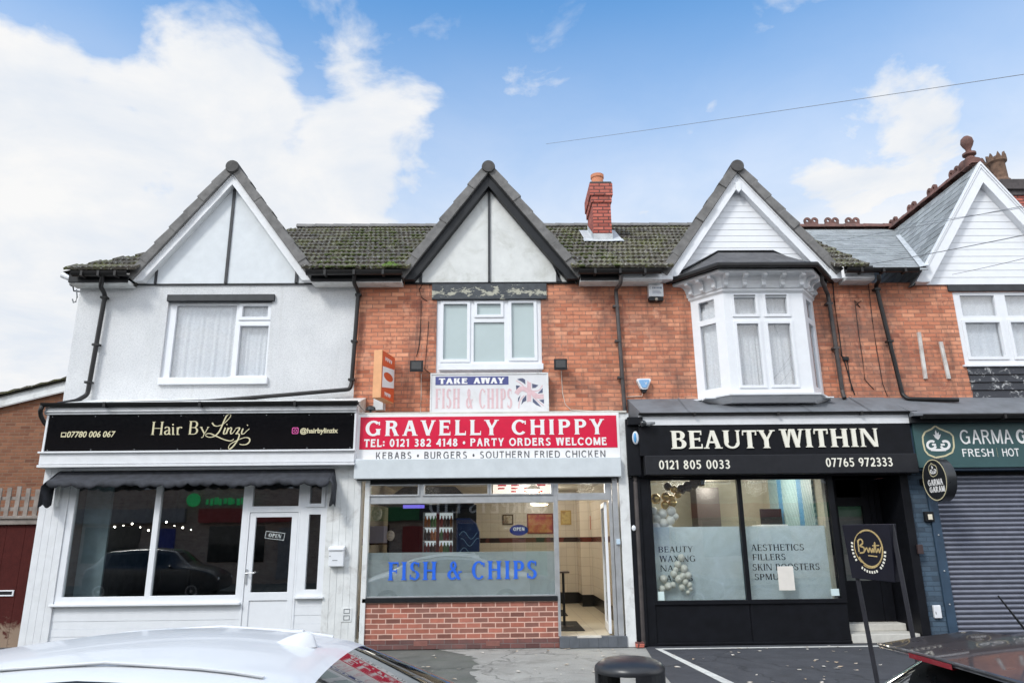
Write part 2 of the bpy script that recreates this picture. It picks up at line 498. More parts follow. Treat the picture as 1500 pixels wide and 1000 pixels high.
def ground_mat(name, c1, c2, scale=2.0, crack=True, patch=None, blotch=(0.5, 0.75)):
    n = NT(name)
    f = n.noise(scale, 7, 0.65)
    col = n.mix(n.ramp(f, [(0.3, (0, 0, 0)), (0.7, (1, 1, 1))]), c1, c2)
    ag = n.ramp(n.noise(140, 3, 0.8), [(0.35, (0.6, 0.6, 0.6)), (0.65, (1.3, 1.3, 1.3))])
    col = n.mix(0.7, col, ag, 'MULTIPLY')
    if patch:
        k = n.ramp(n.noise(1.7, 6, 0.7, dist=1.2), [(blotch[0], (0, 0, 0)), (blotch[1], (1, 1, 1))])
        col = n.mix(n.math('MULTIPLY', k, 0.8), col, patch)
    if crack:
        vo = n.n('TexVoronoi', feature='DISTANCE_TO_EDGE', Scale=0.55)
        nv = n.n('TexNoise', Scale=2.5, Detail=5.0); n.l(n.pos(), nv.inputs['Vector'])
        vm = n.n('VectorMath', operation='MULTIPLY_ADD'); n.l(nv.outputs['Color'], vm.inputs[0]); vm.inputs[1].default_value = (0.9, 0.9, 0); n.l(n.pos(), vm.inputs[2])
        n.l(vm.outputs[0], vo.inputs['Vector'])
        k = n.ramp(vo.outputs['Distance'], [(0.0, (1, 1, 1)), (0.016, (0, 0, 0))])
        col = n.mix(n.math('MULTIPLY', k, 0.75), col, tuple(x * 0.35 for x in c1))
    gum = n.n('TexVoronoi', Scale=2.3, Randomness=1.0); n.l(n.pos(), gum.inputs['Vector'])
    k = n.ramp(gum.outputs['Distance'], [(.05, (1, 1, 1)), (.075, (0, 0, 0))])
    col = n.mix(n.math('MULTIPLY', k, .45), col, tuple(x * .45 for x in c1))
    k = n.ramp(n.noise(.9, 6, .6, dist=.6), [(.55, (0, 0, 0)), (.68, (1, 1, 1))])
    col = n.mix(n.math('MULTIPLY', k, .5), col, tuple(x * .5 for x in c1))
    k = n.ramp(n.noise(4.5, 8, .75, dist=.8), [(.6, (0, 0, 0)), (.7, (1, 1, 1))])
    col = n.mix(n.math('MULTIPLY', k, .4), col, tuple(min(1, x * 1.7) for x in c2))
    n.base(col); n.rough(0.88)
    n.bump(n.noise(110, 4, 0.75), 0.5, 0.006)
    return n.m


ASPHALT = ground_mat('forecourt_asphalt', (0.1, 0.105, 0.095), (0.15, 0.155, 0.14), patch=(0.085, 0.1, 0.075))
CONCRETE = ground_mat('worn_concrete', (0.27, 0.265, 0.245), (0.36, 0.355, 0.33), 1.6, patch=(0.16, 0.155, 0.14), blotch=(0.52, 0.66))
TARMAC = ground_mat('dark_parking_tarmac', (0.04, 0.042, 0.05), (0.065, 0.067, 0.078), 3.0, patch=(0.03, 0.031, 0.036))
ROADM = ground_mat('road_asphalt', (0.05, 0.05, 0.052), (0.075, 0.075, 0.077))
EARTH = plain('open_ground', (0.1, 0.1, 0.09), 0.95, var=0.3, scale=0.5)
# ------------------------------------------------------------------ lettering
def _arc(cx, cy, rx, ry, a0, a1, w, t, n=18):
    out, inn = [], []
    for i in range(n + 1):
        a = math.radians(a0 + (a1 - a0) * i / n)
        c, s = math.cos(a), math.sin(a)
        out.append((cx + rx * c, cy + ry * s))
        inn.append((cx + max(rx - w, 0.005) * c, cy + max(ry - t, 0.005) * s))
    return [[out[i], out[i + 1], inn[i + 1], inn[i]] for i in range(n)]


def glyph(ch, w, t, s, st):
    """a capital of height 1: thick stroke w, thin stroke t, serif length s and thickness st"""
    g = []
    def V(x, y0, y1, ww=None, lo=True, hi=True):
        ww = w if ww is None else ww
        g.append([(x, y0), (x + ww, y0), (x + ww, y1), (x, y1)])
        if s:
            if lo: g.append([(x - s, y0), (x + ww + s, y0), (x + ww + s * .35, y0 + st), (x - s * .35, y0 + st)])
            if hi: g.append([(x - s * .35, y1 - st), (x + ww + s * .35, y1 - st), (x + ww + s, y1), (x - s, y1)])
    def H(x0, x1, y, tt=None):
        tt = t if tt is None else tt
        g.append([(x0, y), (x1, y), (x1, y + tt), (x0, y + tt)])
    def D(x0, y0, x1, y1, ww):
        g.append([(x0, y0), (x0 + ww, y0), (x1 + ww, y1), (x1, y1)])
    def SF(x, y, ww, top):
        if s:
            if top: g.append([(x - s, y - st), (x + ww + s, y - st), (x + ww + s, y), (x - s, y)])
            else: g.append([(x - s, y), (x + ww + s, y), (x + ww + s, y + st), (x - s, y + st)])
    def TV(x, y0, y1):
        if s: g.append([(x - st, y0), (x, y0), (x, y1), (x - st * .6, y1)])
    A = lambda *a: g.extend(_arc(*a))
    tn = t * 1.05
    adv = .7
    if ch == 'A':
        D(.02, 0, .36 - tn / 2, 1, tn); D(.74 - w, 0, .38 - w / 2, 1, w); H(.14, .6, .3); SF(.02, 0, tn, 0); SF(.74 - w, 0, w, 0); adv = .76
    elif ch == 'B':
        V(s, 0, 1); A(s + .33, .745, .27, .255, -90, 90, w, t); A(s + .35, .265, .3, .265, -90, 90, w, t)
        for y in (0, .49, 1 - t): H(s + w, s + .36, y)
        adv = s + .66
    elif ch == 'C':
        A(.42, .5, .42, .51, 42, 318, w, t); V(.7, .68, .93, st if s else w * .8, False, False) if s else None; adv = .78
    elif ch == 'D':
        V(s, 0, 1); A(s + .34, .5, .42, .5, -90, 90, w, t); H(s + w, s + .36, 0); H(s + w, s + .36, 1 - t); adv = s + .78
    elif ch == 'E':
        V(s, 0, 1); H(s + w, s + .56, 0); H(s + w, s + .48, .48); H(s + w, s + .54, 1 - t); TV(s + .58, 0, .26); TV(s + .56, .76, 1); TV(s + .48, .4, .62); adv = s + .6
    elif ch == 'F':
        V(s, 0, 1); H(s + w, s + .48, .46); H(s + w, s + .54, 1 - t); TV(s + .56, .74, 1); TV(s + .48, .37, .61); adv = s + .57
    elif ch == 'G':
        A(.42, .5, .42, .51, 42, 330, w, t); V(.78 - w, .06, .46, None, False, bool(s)); H(.5, .78, .42) if not s else None
        if s: V(.7, .7, .93, st, False, False)
        adv = .84
    elif ch == 'H':
        V(s, 0, 1); V(s + .72 - w, 0, 1); H(s + w, s + .72 - w, .47); adv = 2 * s + .72
    elif ch == 'I':
        V(s, 0, 1); adv = 2 * s + w
    elif ch == 'J':
        V(.3, .25, 1, None, False, True); A(.16 + w / 2, .25, .14 + w / 2, .25, 180, 360, w, t); adv = .36 + w
    elif ch == 'K':
        V(s, 0, 1); D(s + w, .38, s + .6 - tn, 1, tn); D(s + .68 - w, 0, s + .26, .56, w); SF(s + .68 - w, 0, w, 0); SF(s + .6 - tn, 1, tn, 1); adv = s + .72
    elif ch == 'L':
        V(s, 0, 1); H(s + w, s + .54, 0); TV(s + .56, 0, .28); adv = s + .56
    elif ch == 'M':
        V(s, 0, 1, tn); V(s + .84 - w, 0, 1); D(s + .42 - w / 2, .05, s + .01, 1, w); D(s + .42 - tn / 2, .05, s + .84 - w, 1, tn); adv = 2 * s + .84
    elif ch == 'N':
        V(s, 0, 1, tn); V(s + .74 - tn, 0, 1, tn, False); D(s + .74 - w, 0, s, 1, w); adv = 2 * s + .74
    elif ch == 'O':
        A(.43, .5, .43, .515, 0, 360, w, t, 30); adv = .86
    elif ch == 'P':
        V(s, 0, 1); A(s + .33, .72, .28, .28, -90, 90, w, t)
        for y in (.44, 1 - t): H(s + w, s + .34, y)
        adv = s + .62
    elif ch == 'R':
        V(s, 0, 1); A(s + .33, .735, .27, .265, -90, 90, w, t)
        for y in (.47, 1 - t): H(s + w, s + .34, y)
        D(s + .68 - w, 0, s + .3, .5, w); SF(s + .68 - w, 0, w * .9, 0); adv = s + .72
    elif ch == 'S':
        A(.3, .745, .27, .265, 35, 262, w * .95, t); A(.3, .26, .3, .27, -150, 88, w * .95, t)
        g.append([(.16, .62), (.3, .48 + t * .4), (.46, .4), (.38, .34 + w * .9)])
        if s: V(.5, .72, .97, st, False, False); V(.02, .03, .3, st, False, False)
        adv = .62
    elif ch == 'T':
        V(.33 - w / 2, 0, 1, None, True, False); H(0, .66, 1 - t); TV(.66, .72, 1)
        if s: g.append([(0, .72), (st * .6, .72), (st, 1), (0, 1)])
        adv = .66
    elif ch == 'U':
        V(s, .3, 1, None, False); V(s + .7 - tn, .3, 1, tn, False); A(s + .35, .3, .35, .31, 180, 360, (w + tn) / 2, t); adv = 2 * s + .7
    elif ch == 'V':
        D(.4 - w / 2, 0, .02, 1, w); D(.38 - tn / 2, 0, .74 - tn, 1, tn); SF(.02, 1, w, 1); SF(.74 - tn, 1, tn, 1); adv = .76
    elif ch == 'W':
        D(.27 - w / 2, 0, .02, 1, w); D(.27 - tn / 2, 0, .5 - tn, 1, tn); D(.76 - w / 2, 0, .46, 1, w); D(.76 - tn / 2, 0, 1.02 - tn, 1, tn)
        SF(.02, 1, w, 1); SF(1.02 - tn, 1, tn, 1); SF(.47, 1, w * .6, 1); adv = 1.04
    elif ch == 'X':
        D(.72 - w, 0, .02, 1, w); D(.04, 0, .68 - tn, 1, tn)
        SF(.72 - w, 0, w, 0); SF(.04, 0, tn, 0); SF(.02, 1, w, 1); SF(.68 - tn, 1, tn, 1); adv = .74
    elif ch == 'Y':
        V(.36 - w / 2, 0, .45, None, True, False); D(.36 - w / 2, .42, .02, 1, w); D(.38 - tn / 2, .42, .72 - tn, 1, tn)
        SF(.02, 1, w, 1); SF(.72 - tn, 1, tn, 1); adv = .74
    elif ch == '&':
        A(.36, .77, .2, .24, 0, 360, w * .7, t * .9); A(.31, .27, .31, .28, 75, 325, w, t); D(.82 - w, 0, .2, .68, w)
        D(.52, .12, .74, .46, t); SF(.72, .46, t, 1); adv = .86
    elif ch == ':':
        for y in (.12, .52): g.append([(0, y), (w, y), (w, y + w * 1.1), (0, y + w * 1.1)])
        adv = w
    elif ch == '.':
        g.extend(_arc(.15, .45, .15, .2, 0, 360, .15, .2, 14)); adv = .3
    elif ch == '|':
        V(0, -.05, 1.05, w * .6, False, False); adv = w * .6
    elif ch == ' ':
        adv = .32
    elif ch == '0':
        A(.3, .5, .3, .515, 0, 360, w, t, 24); adv = .6
    elif ch == '1':
        V(.14, 0, 1, None, bool(s), False); g.append([(.0, .76), (.14, .86), (.14, 1), (.0, .88)]); adv = .16 + w + s
    elif ch == '2':
        A(.28, .7, .28, .31, -38, 165, w, t); g.append([(0, 0), (.2, 0), (.55, .52), (.42, .58), (0, t)]); H(0, .56, 0); adv = .58
    elif ch == '3':
        A(.26, .75, .26, .26, -80, 150, w, t); A(.26, .27, .3, .28, -150, 85, w, t); H(.14, .32, .47); adv = .58
    elif ch == '4':
        V(.36, 0, 1, None, False, False); H(0, .58, .24); D(0, .26, .36, 1, t * 1.1); adv = .6
    elif ch == '5':
        A(.27, .32, .29, .33, -150, 110, w, t); V(.06, .5, 1, t, False, False); H(.06, .52, 1 - t); adv = .58
    elif ch == '6':
        A(.29, .3, .29, .31, 0, 360, w, t, 24); A(.46, .3, .46, .72, 105, 180, w, t); adv = .6
    elif ch == '7':
        H(0, .56, 1 - t); D(.1, 0, .56 - w, 1, w); adv = .58
    elif ch == '8':
        A(.29, .745, .25, .265, 0, 360, w, t, 22); A(.29, .265, .29, .28, 0, 360, w, t, 22); adv = .6
    elif ch == '9':
        A(.29, .7, .29, .31, 0, 360, w, t, 24); A(.12, .7, .46, .72, -75, 0, w, t); adv = .6
    return g, adv


def write(mb, text, x0, x1, z0, z1, Y, w=.2, t=.12, s=.06, st=.05, gap=.12, thick=.006, plane=None, shear=0.0):
    """letters fitted between x0..x1 and z0..z1, front face at Y"""
    polys, x = [], 0
    for i, ch in enumerate(text):
        g, a = glyph(ch, w, t, s, st)
        for p in g: polys.append([(q[0] + x + shear * q[1], q[1]) for q in p])
        x += a + (gap if i < len(text) - 1 else 0)
    k = (x1 - x0) / x
    h = z1 - z0
    for i, p in enumerate(polys):
        pts = [(x0 + q[0] * k, z0 + q[1] * h) for q in p]
        off = 0.00006 * (i % 40)
        n = len(pts)
        fr = [(q[0], Y - off, q[1]) for q in pts]
        bk = [(q[0], Y + thick, q[1]) for q in pts]
        if plane:
            fr = [plane(*q) for q in fr]; bk = [plane(*q) for q in bk]
        mb.add(fr + bk, [tuple(range(n)), tuple(reversed(range(n, 2 * n)))] + [(j, (j + 1) % n, (j + 1) % n + n, j + n) for j in range(n)])
    return mb


def bwrite(mb, text, x0, x1, z0, z1, Y, bold=0.0, thick=.004, shear=0.0, plane=None):
    cu = bpy.data.curves.new('writing', 'FONT')
    cu.body = text
    cu.extrude = 0.01
    cu.offset = bold
    cu.resolution_u = 4
    cu.shear = shear
    o = bpy.data.objects.new('writing', cu)
    COL.objects.link(o)
    dg = bpy.context.evaluated_depsgraph_get()
    me = bpy.data.meshes.new_from_object(o.evaluated_get(dg))
    bpy.data.objects.remove(o)
    bpy.data.curves.remove(cu)
    xs = [v.co.x for v in me.vertices]; ys = [v.co.y for v in me.vertices]
    a, b, c, d = min(xs), max(xs), min(ys), max(ys)
    vs = []
    for v in me.vertices:
        q = (x0 + (v.co.x - a) / (b - a) * (x1 - x0), Y if v.co.z > 0 else Y + thick, z0 + (v.co.y - c) / (d - c) * (z1 - z0))
        vs.append(plane(*q) if plane else q)
    mb.add(vs, [tuple(p.vertices) for p in me.polygons])
    bpy.data.meshes.remove(me)
    return mb


def ribbon(mb, pts, Y, w, thick=.004, plane=None, k=6):
    """a smooth pen stroke through pts (x, z); w may vary along it"""
    pts = [Vector((q[0], q[1])) for q in pts]
    fine = []
    for i in range(len(pts) - 1):
        p0, p1, p2, p3 = pts[max(i - 1, 0)], pts[i], pts[i + 1], pts[min(i + 2, len(pts) - 1)]
        for j in range(k):
            u = j / k
            fine.append(0.5 * ((2 * p1) + (p2 - p0) * u + (2 * p0 - 5 * p1 + 4 * p2 - p3) * u * u + (3 * p1 - p0 - 3 * p2 + p3) * u ** 3))
    fine.append(pts[-1])
    L, Rr = [], []
    n = len(fine)
    for i, q in enumerate(fine):
        d = fine[min(i + 1, n - 1)] - fine[max(i - 1, 0)]
        if d.length < 1e-9: d = Vector((1, 0))
        d.normalize()
        ww = (w if not callable(w) else w(i / (n - 1), d)) / 2
        nn = Vector((-d.y, d.x)) * ww
        L.append(q + nn); Rr.append(q - nn)
    for i in range(n - 1):
        off = 0.00005 * (i % 30)
        c = [L[i], L[i + 1], Rr[i + 1], Rr[i]]
        fr = [(q.x, Y - off, q.y) for q in c]; bk = [(q.x, Y + thick, q.y) for q in c]
        if plane:
            fr = [plane(*q) for q in fr]; bk = [plane(*q) for q in bk]
        mb.add(fr + bk, [(0, 1, 2, 3), (7, 6, 5, 4), (0, 1, 5, 4), (1, 2, 6, 5), (2, 3, 7, 6), (3, 0, 4, 7)])
    return mb


# ------------------------------------------------------------------ shared building pieces
def tiled(name, parent, m, O, U, V, ulen, vlen, gauge, tw, thick, hump, jit=0.012, ulo=None, uhi=None, res=4, tints=(0.6, 1.15), skip=None):
    """courses of roof tiles on the plane O + U*u + V*v, each course lifted at its lower edge"""
    O, U, V = Vector(O), Vector(U).normalized(), Vector(V).normalized()
    N = U.cross(V).normalized()
    if N.z < 0: N = -N
    mb = MB(); tint = []
    n = int(math.ceil(vlen / gauge))
    du = tw / res
    for k in range(n):
        v0 = k * gauge
        v1 = min(v0 + gauge * 1.12, vlen)
        a = ulo(v0) if ulo else 0.0
        b = uhi(v0) if uhi else ulen
        sh = (k % 2) * tw * 0.5
        i0, i1 = int(math.floor((a - sh) / tw)), int(math.ceil((b - sh) / tw))
        for i in range(i0, i1):
            ua, ub = max(a, sh + i * tw), min(b, sh + (i + 1) * tw - 0.004)
            if ub - ua < 0.02: continue
            if skip:
                gone = False
                for (gl_, gr_) in skip((O + V * (v0 + .1)).z):
                    gl_, gr_ = gl_ - O.x, gr_ - O.x
                    if ua >= gl_ and ub <= gr_: gone = True
                    elif gl_ < ua < gr_: ua = gr_
                    elif gl_ < ub < gr_: ub = gl_
                if gone or ub - ua < 0.02: continue
            jz, jv = R_.uniform(-jit, jit) * 0.6, R_.uniform(-jit, jit) * 1.3 - (.05 if R_.random() < .012 and hump > .01 else 0)
            base = len(mb.v)
            for j in range(res + 1):
                u = ua + (ub - ua) * j / res
                hh = hump * (0.5 - 0.5 * math.cos(2 * PI * (u - sh) / tw * (3 if hump > 0.012 else 1)))
                p = O + U * u
                mb.v.append(p + V * (v0 + jv) + N * (hh * 0.25 - 0.004))
                mb.v.append(p + V * (v0 + jv) + N * (thick + hh + jz))
                mb.v.append(p + V * v1 + N * (0.004 + hh))
            for j in range(res):
                q = base + 3 * j
                mb.f.append((q, q + 3, q + 4, q + 1))
                mb.f.append((q + 1, q + 4, q + 5, q + 2))
            mb.f.append((base, base + 1, base + 2))
            e = base + 3 * res
            mb.f.append((e, e + 2, e + 1))
            tv = R_.uniform(*tints)
            tint += [tv] * (3 * (res + 1))
    # the sheet under the courses
    c0 = O + U * ((ulo(0) if ulo else 0)) - N * 0.03
    c1 = O + U * ((uhi(0) if uhi else ulen)) - N * 0.03
    c2 = O + U * ((uhi(vlen) if uhi else ulen)) + V * vlen - N * 0.03
    c3 = O + U * ((ulo(vlen) if ulo else 0)) + V * vlen - N * 0.03
    if not skip:
        mb.quad(c0, c1, c2, c3); tint += [0.5] * 4
    o = mb.build(name, m, parent, recalc=False)
    at = o.data.color_attributes.new('tint', 'FLOAT_COLOR', 'POINT')
    for i, tv in enumerate(tint): at.data[i].color = (tv, tv * R_.uniform(.97, 1.0), tv * .97, 1)
    return o


def half_round(mb, a, b, r, seg=0.42, steps=True, up=Vector((0, 0, 1))):
    """half-round ridge tiles from a to b"""
    a, b = Vector(a), Vector(b)
    L = (b - a).length
    n = max(1, round(L / seg))
    d = (b - a) / n
    side = d.cross(up).normalized()
    for i in range(n):
        p, q = a + d * i, a + d * (i + 1.04)
        r0, r1 = r * 1.06, r * 0.96
        ring = lambda c, rr: [c + side * rr * math.cos(t) + up * rr * math.sin(t) for t in [PI * j / 8 for j in range(9)]]
        v = ring(p, r0) + ring(q, r1)
        mb.add(v, [(j, j + 1, j + 10, j + 9) for j in range(8)] + [tuple(range(9)), tuple(range(9, 18))])


def framed(parent, rect, panes, y0, depth, mat_f=None, mat_g=None, name='window', recess=0.035, sashes=(), bevel=0.004, sill=None, label=None):
    """window frame with an opening for every pane, raised sashes, and glass"""
    mb = MB()
    mb.rect(rect, y0, y0 + depth, panes)
    for (ro, ri) in sashes: mb.rect(ro, y0 - 0.022, y0 + 0.004, [ri])
    fr = mb.build(name, mat_f or UPVC, parent, bevel=bevel)
    if label: fr['label'] = label
    for i, p in enumerate(panes):
        g = MB().box(p[0] - .004, p[1] + .004, y0 + recess, y0 + recess + 0.012, p[2] - .004, p[3] + .004)
        g.build('pane', mat_g[i] if isinstance(mat_g, (list, tuple)) else (mat_g or GLASS), fr)
    return fr


def curtain(parent, x0, x1, z0, z1, y, folds=9, amp=0.025, m=None, scallop=0.0, name='curtain'):
    mb = MB()
    n = folds * 8
    rows = 6
    for j in range(rows + 1):
        for i in range(n + 1):
            u = i / n
            ph = R_.random() if False else 0
            yy = y + amp * (.6 * math.sin(u * folds * 2 * PI + 1.6 * math.sin(u * 7.3 + x0)) + .45 * math.sin(u * folds * 9.1 + 2 * math.sin(u * 4.1 + x1)) + .3 * math.sin(u * 61 + .4 * j)) * (0.5 + 0.5 * j / rows)
            zz = z1 + (z0 - z1) * j / rows
            if j == rows: zz += scallop * abs(math.sin(u * folds * PI))
            mb.v.append(Vector((x0 + (x1 - x0) * u, yy, zz)))
    for j in range(rows):
        for i in range(n):
            a = j * (n + 1) + i
            mb.f.append((a, a + 1, a + n + 2, a + n + 1))
    return mb.build(name, m or NET, parent, smooth=True, recalc=False, angle=180)


def gable(root, xa, za, xl, xr, zb, bw, m_barge, m_panel, Yb=12.22, cap=True, capw=0.172, boards=False, posts=(), finial=False):
    """gable front: panel, bargeboards, verge caps, ridge end"""
    Yp = YW - 0.03
    sl = ((xa - xl), (za - zb)); sr_ = ((xr - xa), (za - zb))
    pm = MB()
    if boards:
        n = 17
        for i in range(n):
            f0, f1 = i / n, (i + 1) / n
            a, b = xl + sl[0] * f0, xr - sr_[0] * f0
            c, d = xl + sl[0] * f1, xr - sr_[0] * f1
            z0, z1 = zb + (za - zb) * f0, zb + (za - zb) * f1
            if i == n - 1: c, d = xa - .01, xa + .01
            v = [(a, Yp - 0.006, z0 + 0.002), (b, Yp - 0.006, z0 + 0.002), (d, Yp, z1), (c, Yp, z1), (a, Yp + .05, z0 + 0.004), (b, Yp + .05, z0 + 0.004), (d, Yp + .05, z1), (c, Yp + .05, z1)]
            pm.add(v, [(0, 1, 2, 3), (7, 6, 5, 4), (0, 1, 5, 4), (1, 2, 6, 5), (2, 3, 7, 6), (3, 0, 4, 7)])
    else:
        pm.prism([(xl, zb), (xr, zb), (xa, za)], Yp, Yp + 0.08)
    pm.build('gable_panel', m_panel, root)
    for side in (-1, 1):
        xe = xl if side < 0 else xr
        d = Vector((xa - xe, za - zb)); L = d.length; d.normalize()
        nrm = Vector((-d.y, d.x)) if side < 0 else Vector((d.y, -d.x))
        # bargeboard: outer edge along xe,zb -> xa,za ; inner edge bw inside
        ih = bw / abs(d.x) if abs(d.x) > 1e-6 else bw
        iw = bw / abs(d.y)
        pts = [(xe, zb), (xa, za), (xa, za - ih), (xe - side * iw, zb)]
        b = MB().prism(pts, Yb, Yp + .004)
        b.prism([(xe, zb + .0), (xa, za), (xa, za - ih * .16), (xe - side * iw * .16, zb)], Yb - 0.018, Yb + 0.001)
        b.build('bargeboard', m_barge, root, bevel=0.004)
        if cap:
            c = MB(); seg = 0.4
            n = int(round(L / seg)); seg = L / n
            for i in range(n):
                s0, s1 = i * seg, (i + 1.06) * seg
                t0, t1 = capw * (1.04 + R_.uniform(-.03, .03)), capw * 0.88
                q = [Vector((xe, zb)) + d * s0, Vector((xe, zb)) + d * s1]
                o0, o1 = q[0] + nrm * t0, q[1] + nrm * t1
                yj = R_.uniform(-.008, .008)
                pts = [tuple(q[0] + nrm * .002), tuple(q[1] + nrm * .002), tuple(o1), tuple(o0)]
                c.prism(pts, Yb - 0.06 + yj - 0.014 * (i % 2), Yb + 0.24)
            c.build('verge_tile', CAP, root, bevel=0.012)
    if cap:
        r = MB().lathe([(0.001, -0.03), (0.115, -0.03), (0.125, 0.0), (0.125, 0.5), (0.1, 0.5)], (xa, Yb - 0.08, za + 0.11), 24, 'Y')
        r.build('ridge_end', CAPEND, root, smooth=True)
    for (x, z0, z1, wd, lean) in posts:
        MB().prism([(x - wd / 2 + lean, z0), (x + wd / 2 + lean, z0), (x + wd / 2, z1), (x - wd / 2, z1)], Yp - 0.028, Yp + .01).build('timber_strip', posts_m, root)


posts_m = BLACKBOARD


def gutter(root, x0, x1, y, z, r=0.06, m=None, name='gutter'):
    mb = MB()
    n = 9
    ring = [(-r * math.cos(PI * j / (n - 1)), -r * math.sin(PI * j / (n - 1))) for j in range(n)]
    inner = [(-(r - .012) * math.cos(PI * j / (n - 1)), -(r - .012) * math.sin(PI * j / (n - 1))) for j in range(n)]
    prof = ring + inner[::-1]
    v = [(x, y + q[0], z + q[1]) for x in (x0, x1) for q in prof]
    k = len(prof)
    mb.add(v, [(i, (i + 1) % k, (i + 1) % k + k, i + k) for i in range(k)] + [tuple(range(k)), tuple(range(k, 2 * k))])
    for x in [x0 + (x1 - x0) * t for t in (0.2, 0.5, 0.8)]:
        mb.box(x - .02, x + .02, y - r - .006, y + r + .006, z - r - .012, z + .004)
    return mb.build(name, m or BPLASTIC, root, smooth=True)


def pipe(root, pts, r=0.036, m=None, brackets=(), name='downpipe'):
    fine = []
    pts = [Vector(q) for q in pts]
    for i, q in enumerate(pts):
        if 0 < i < len(pts) - 1:
            a, b = (pts[i - 1] - q), (pts[i + 1] - q)
            ra = min(0.06, a.length * .4, b.length * .4)
            pa, pb = q + a.normalized() * ra, q + b.normalized() * ra
            for u in (0, .25, .5, .75, 1):
                fine.append(pa * (1 - u) ** 2 + q * 2 * u * (1 - u) + pb * u * u)
        else: fine.append(q)
    mb = MB().tube(fine, r, 12)
    for (b0, dirv) in brackets:
        b0 = Vector(b0)
        mb.box(b0.x - r * 1.5, b0.x + r * 1.5, b0.y - r * 1.2, b0.y + r * 1.6, b0.z - .018, b0.z + .018)
    return mb.build(name, m or BPLASTIC, root, smooth=True)
# ------------------------------------------------------------------ setting
def sheet(name, x0, x1, y0, y1, z0, z1, m, label, step=2.0):
    mb = MB().quad((x0, y0, z0), (x1, y0, z0), (x1, y1, z1), (x0, y1, z1))
    o = mb.build(name, m, recalc=False)
    return tag(o, label, 'ground', kind='structure')


KERB, ZK = 4.75, -0.11
sheet('ground', -500, 500, -400, 600, -0.30, -0.30, EARTH, 'open ground round the street')
sheet('road', -60, 60, -4.2, KERB, -0.25, -0.25, ROADM, 'grey asphalt road the two cars are parked on')
tag(MB().box(-60, 60, KERB, KERB + .13, -.29, ZK + .004).build('kerb', STONE, bevel=.01), 'pale stone kerb along the near edge of the pavement', 'kerb', kind='structure')
sheet('pavement', -60, 60, KERB + .13, 12.6, ZK, 0.0, ASPHALT, 'grey green worn asphalt pavement in front of the shops')


def zg(y): return ZK + (0 - ZK) * (y - KERB - .13) / (12.6 - KERB - .13)


def flat(name, pts, dz, m, label, cat='ground'):
    """a thin patch laid on the pavement; pts are x, y"""
    tri = tessellate_polygon([[Vector((q[0], q[1], 0)) for q in pts]])
    v = [(q[0], q[1], zg(q[1]) + dz) for q in pts]
    mb = MB().add(v, [tuple(t) for t in tri])
    for i, f in enumerate(mb.f):
        a, b, c = (mb.v[k] for k in f)
        if (b - a).cross(c - a).z < 0: mb.f[i] = tuple(reversed(f))
    o = mb.build(name, m, recalc=False)
    return tag(o, label, cat, kind='structure')


def G(px, py):
    """where the sight line of a photo pixel meets the pavement"""
    d = RT * ((px - 750) / F) + UP * ((500 - py) / F) + FW
    t = 11.5 / d.y
    for _ in range(12):
        y = (Vector((0, 0, HC)) + d * t).y
        t = (zg(y) - HC) / d.z
    q = d * t
    return (q.x, q.y)


def jag(pts, amp, n=7):
    out = []
    for a, b in zip(pts, pts[1:]):
        for i in range(n):
            u = i / n
            out.append((a[0] + (b[0] - a[0]) * u + R_.gauss(0, amp), a[1] + (b[1] - a[1]) * u + R_.gauss(0, amp)))
    return out + [pts[-1]]


edge = jag([G(676, 957), G(690, 962), G(700, 975), G(688, 985), G(695, 998), (-.35, 8.2), (-.5, 6.6)], .035)
flat('concrete_patch', [(-1.0, 11.93), *edge, (1.55, 6.6), (1.95, 8.6), (2.2, 11.93)], 0.004, CONCRETE, 'worn pale concrete paving by the doorway')
flat('parking_tarmac', [(2.2, 11.93), (2.05, 10.4), (1.95, 8.6), (1.7, 6.5), (12, 6.5), (12, 11.93)], 0.008, TARMAC, 'dark tarmac parking bay in front of the beauty salon')
sc_ = MB()
for k in range(26):
    x, y = R_.uniform(-2.0, 1.9), R_.uniform(8.4, 11.6)
    s_ = R_.uniform(.01, .02)
    sc_.lathe([(s_, 0), (s_ * .8, .002)], (x, y, zg(y) + .0045), 10)
tag(sc_.build('chewing_gum', plain('trodden_gum', (.16, .155, .15), .8), recalc=True), 'trodden spots of old chewing gum on the concrete', 'gum', kind='stuff')
a0, a1 = G(968, 957), G(1250, 948)
flat('painted_line', [(a0[0], 11.70), (6.5, 11.70), (6.5, 11.60), (a0[0] + .09, 11.60), (2.86, 8.0), (2.70, 8.0)], 0.012, LINE, 'worn white painted line along the base of the salon front and down the bay')

# ------------------------------------------------------------------ building 1 : white rendered shop
YW = 12.4
B1 = thing('shop_house', 'white rendered end shop house with white bargeboards above the black hair salon sign', 'building', (-5.04, 12.4, 0))
XL, X12, X23, X34, XR = -7.53, -2.545, 2.15, 6.72, 13.5
ZT = 6.16


def upper_wall(root, x0, x1, z0, z1, m, holes=()):
    MB().rect((x0, x1, z0, z1), YW, YW + .28, holes).build('wall', m, root)


w1 = R(247, 440, 389.5, 552, YW)
upper_wall(B1, XL, X12, 3.3, ZT, RENDER, [w1])
MB().box(XL, XL + .28, YW + .28, 19.5, 0, ZT).box(XL, X12, 19.2, 19.5, 0, ZT).build('side_wall', RENDER, B1)
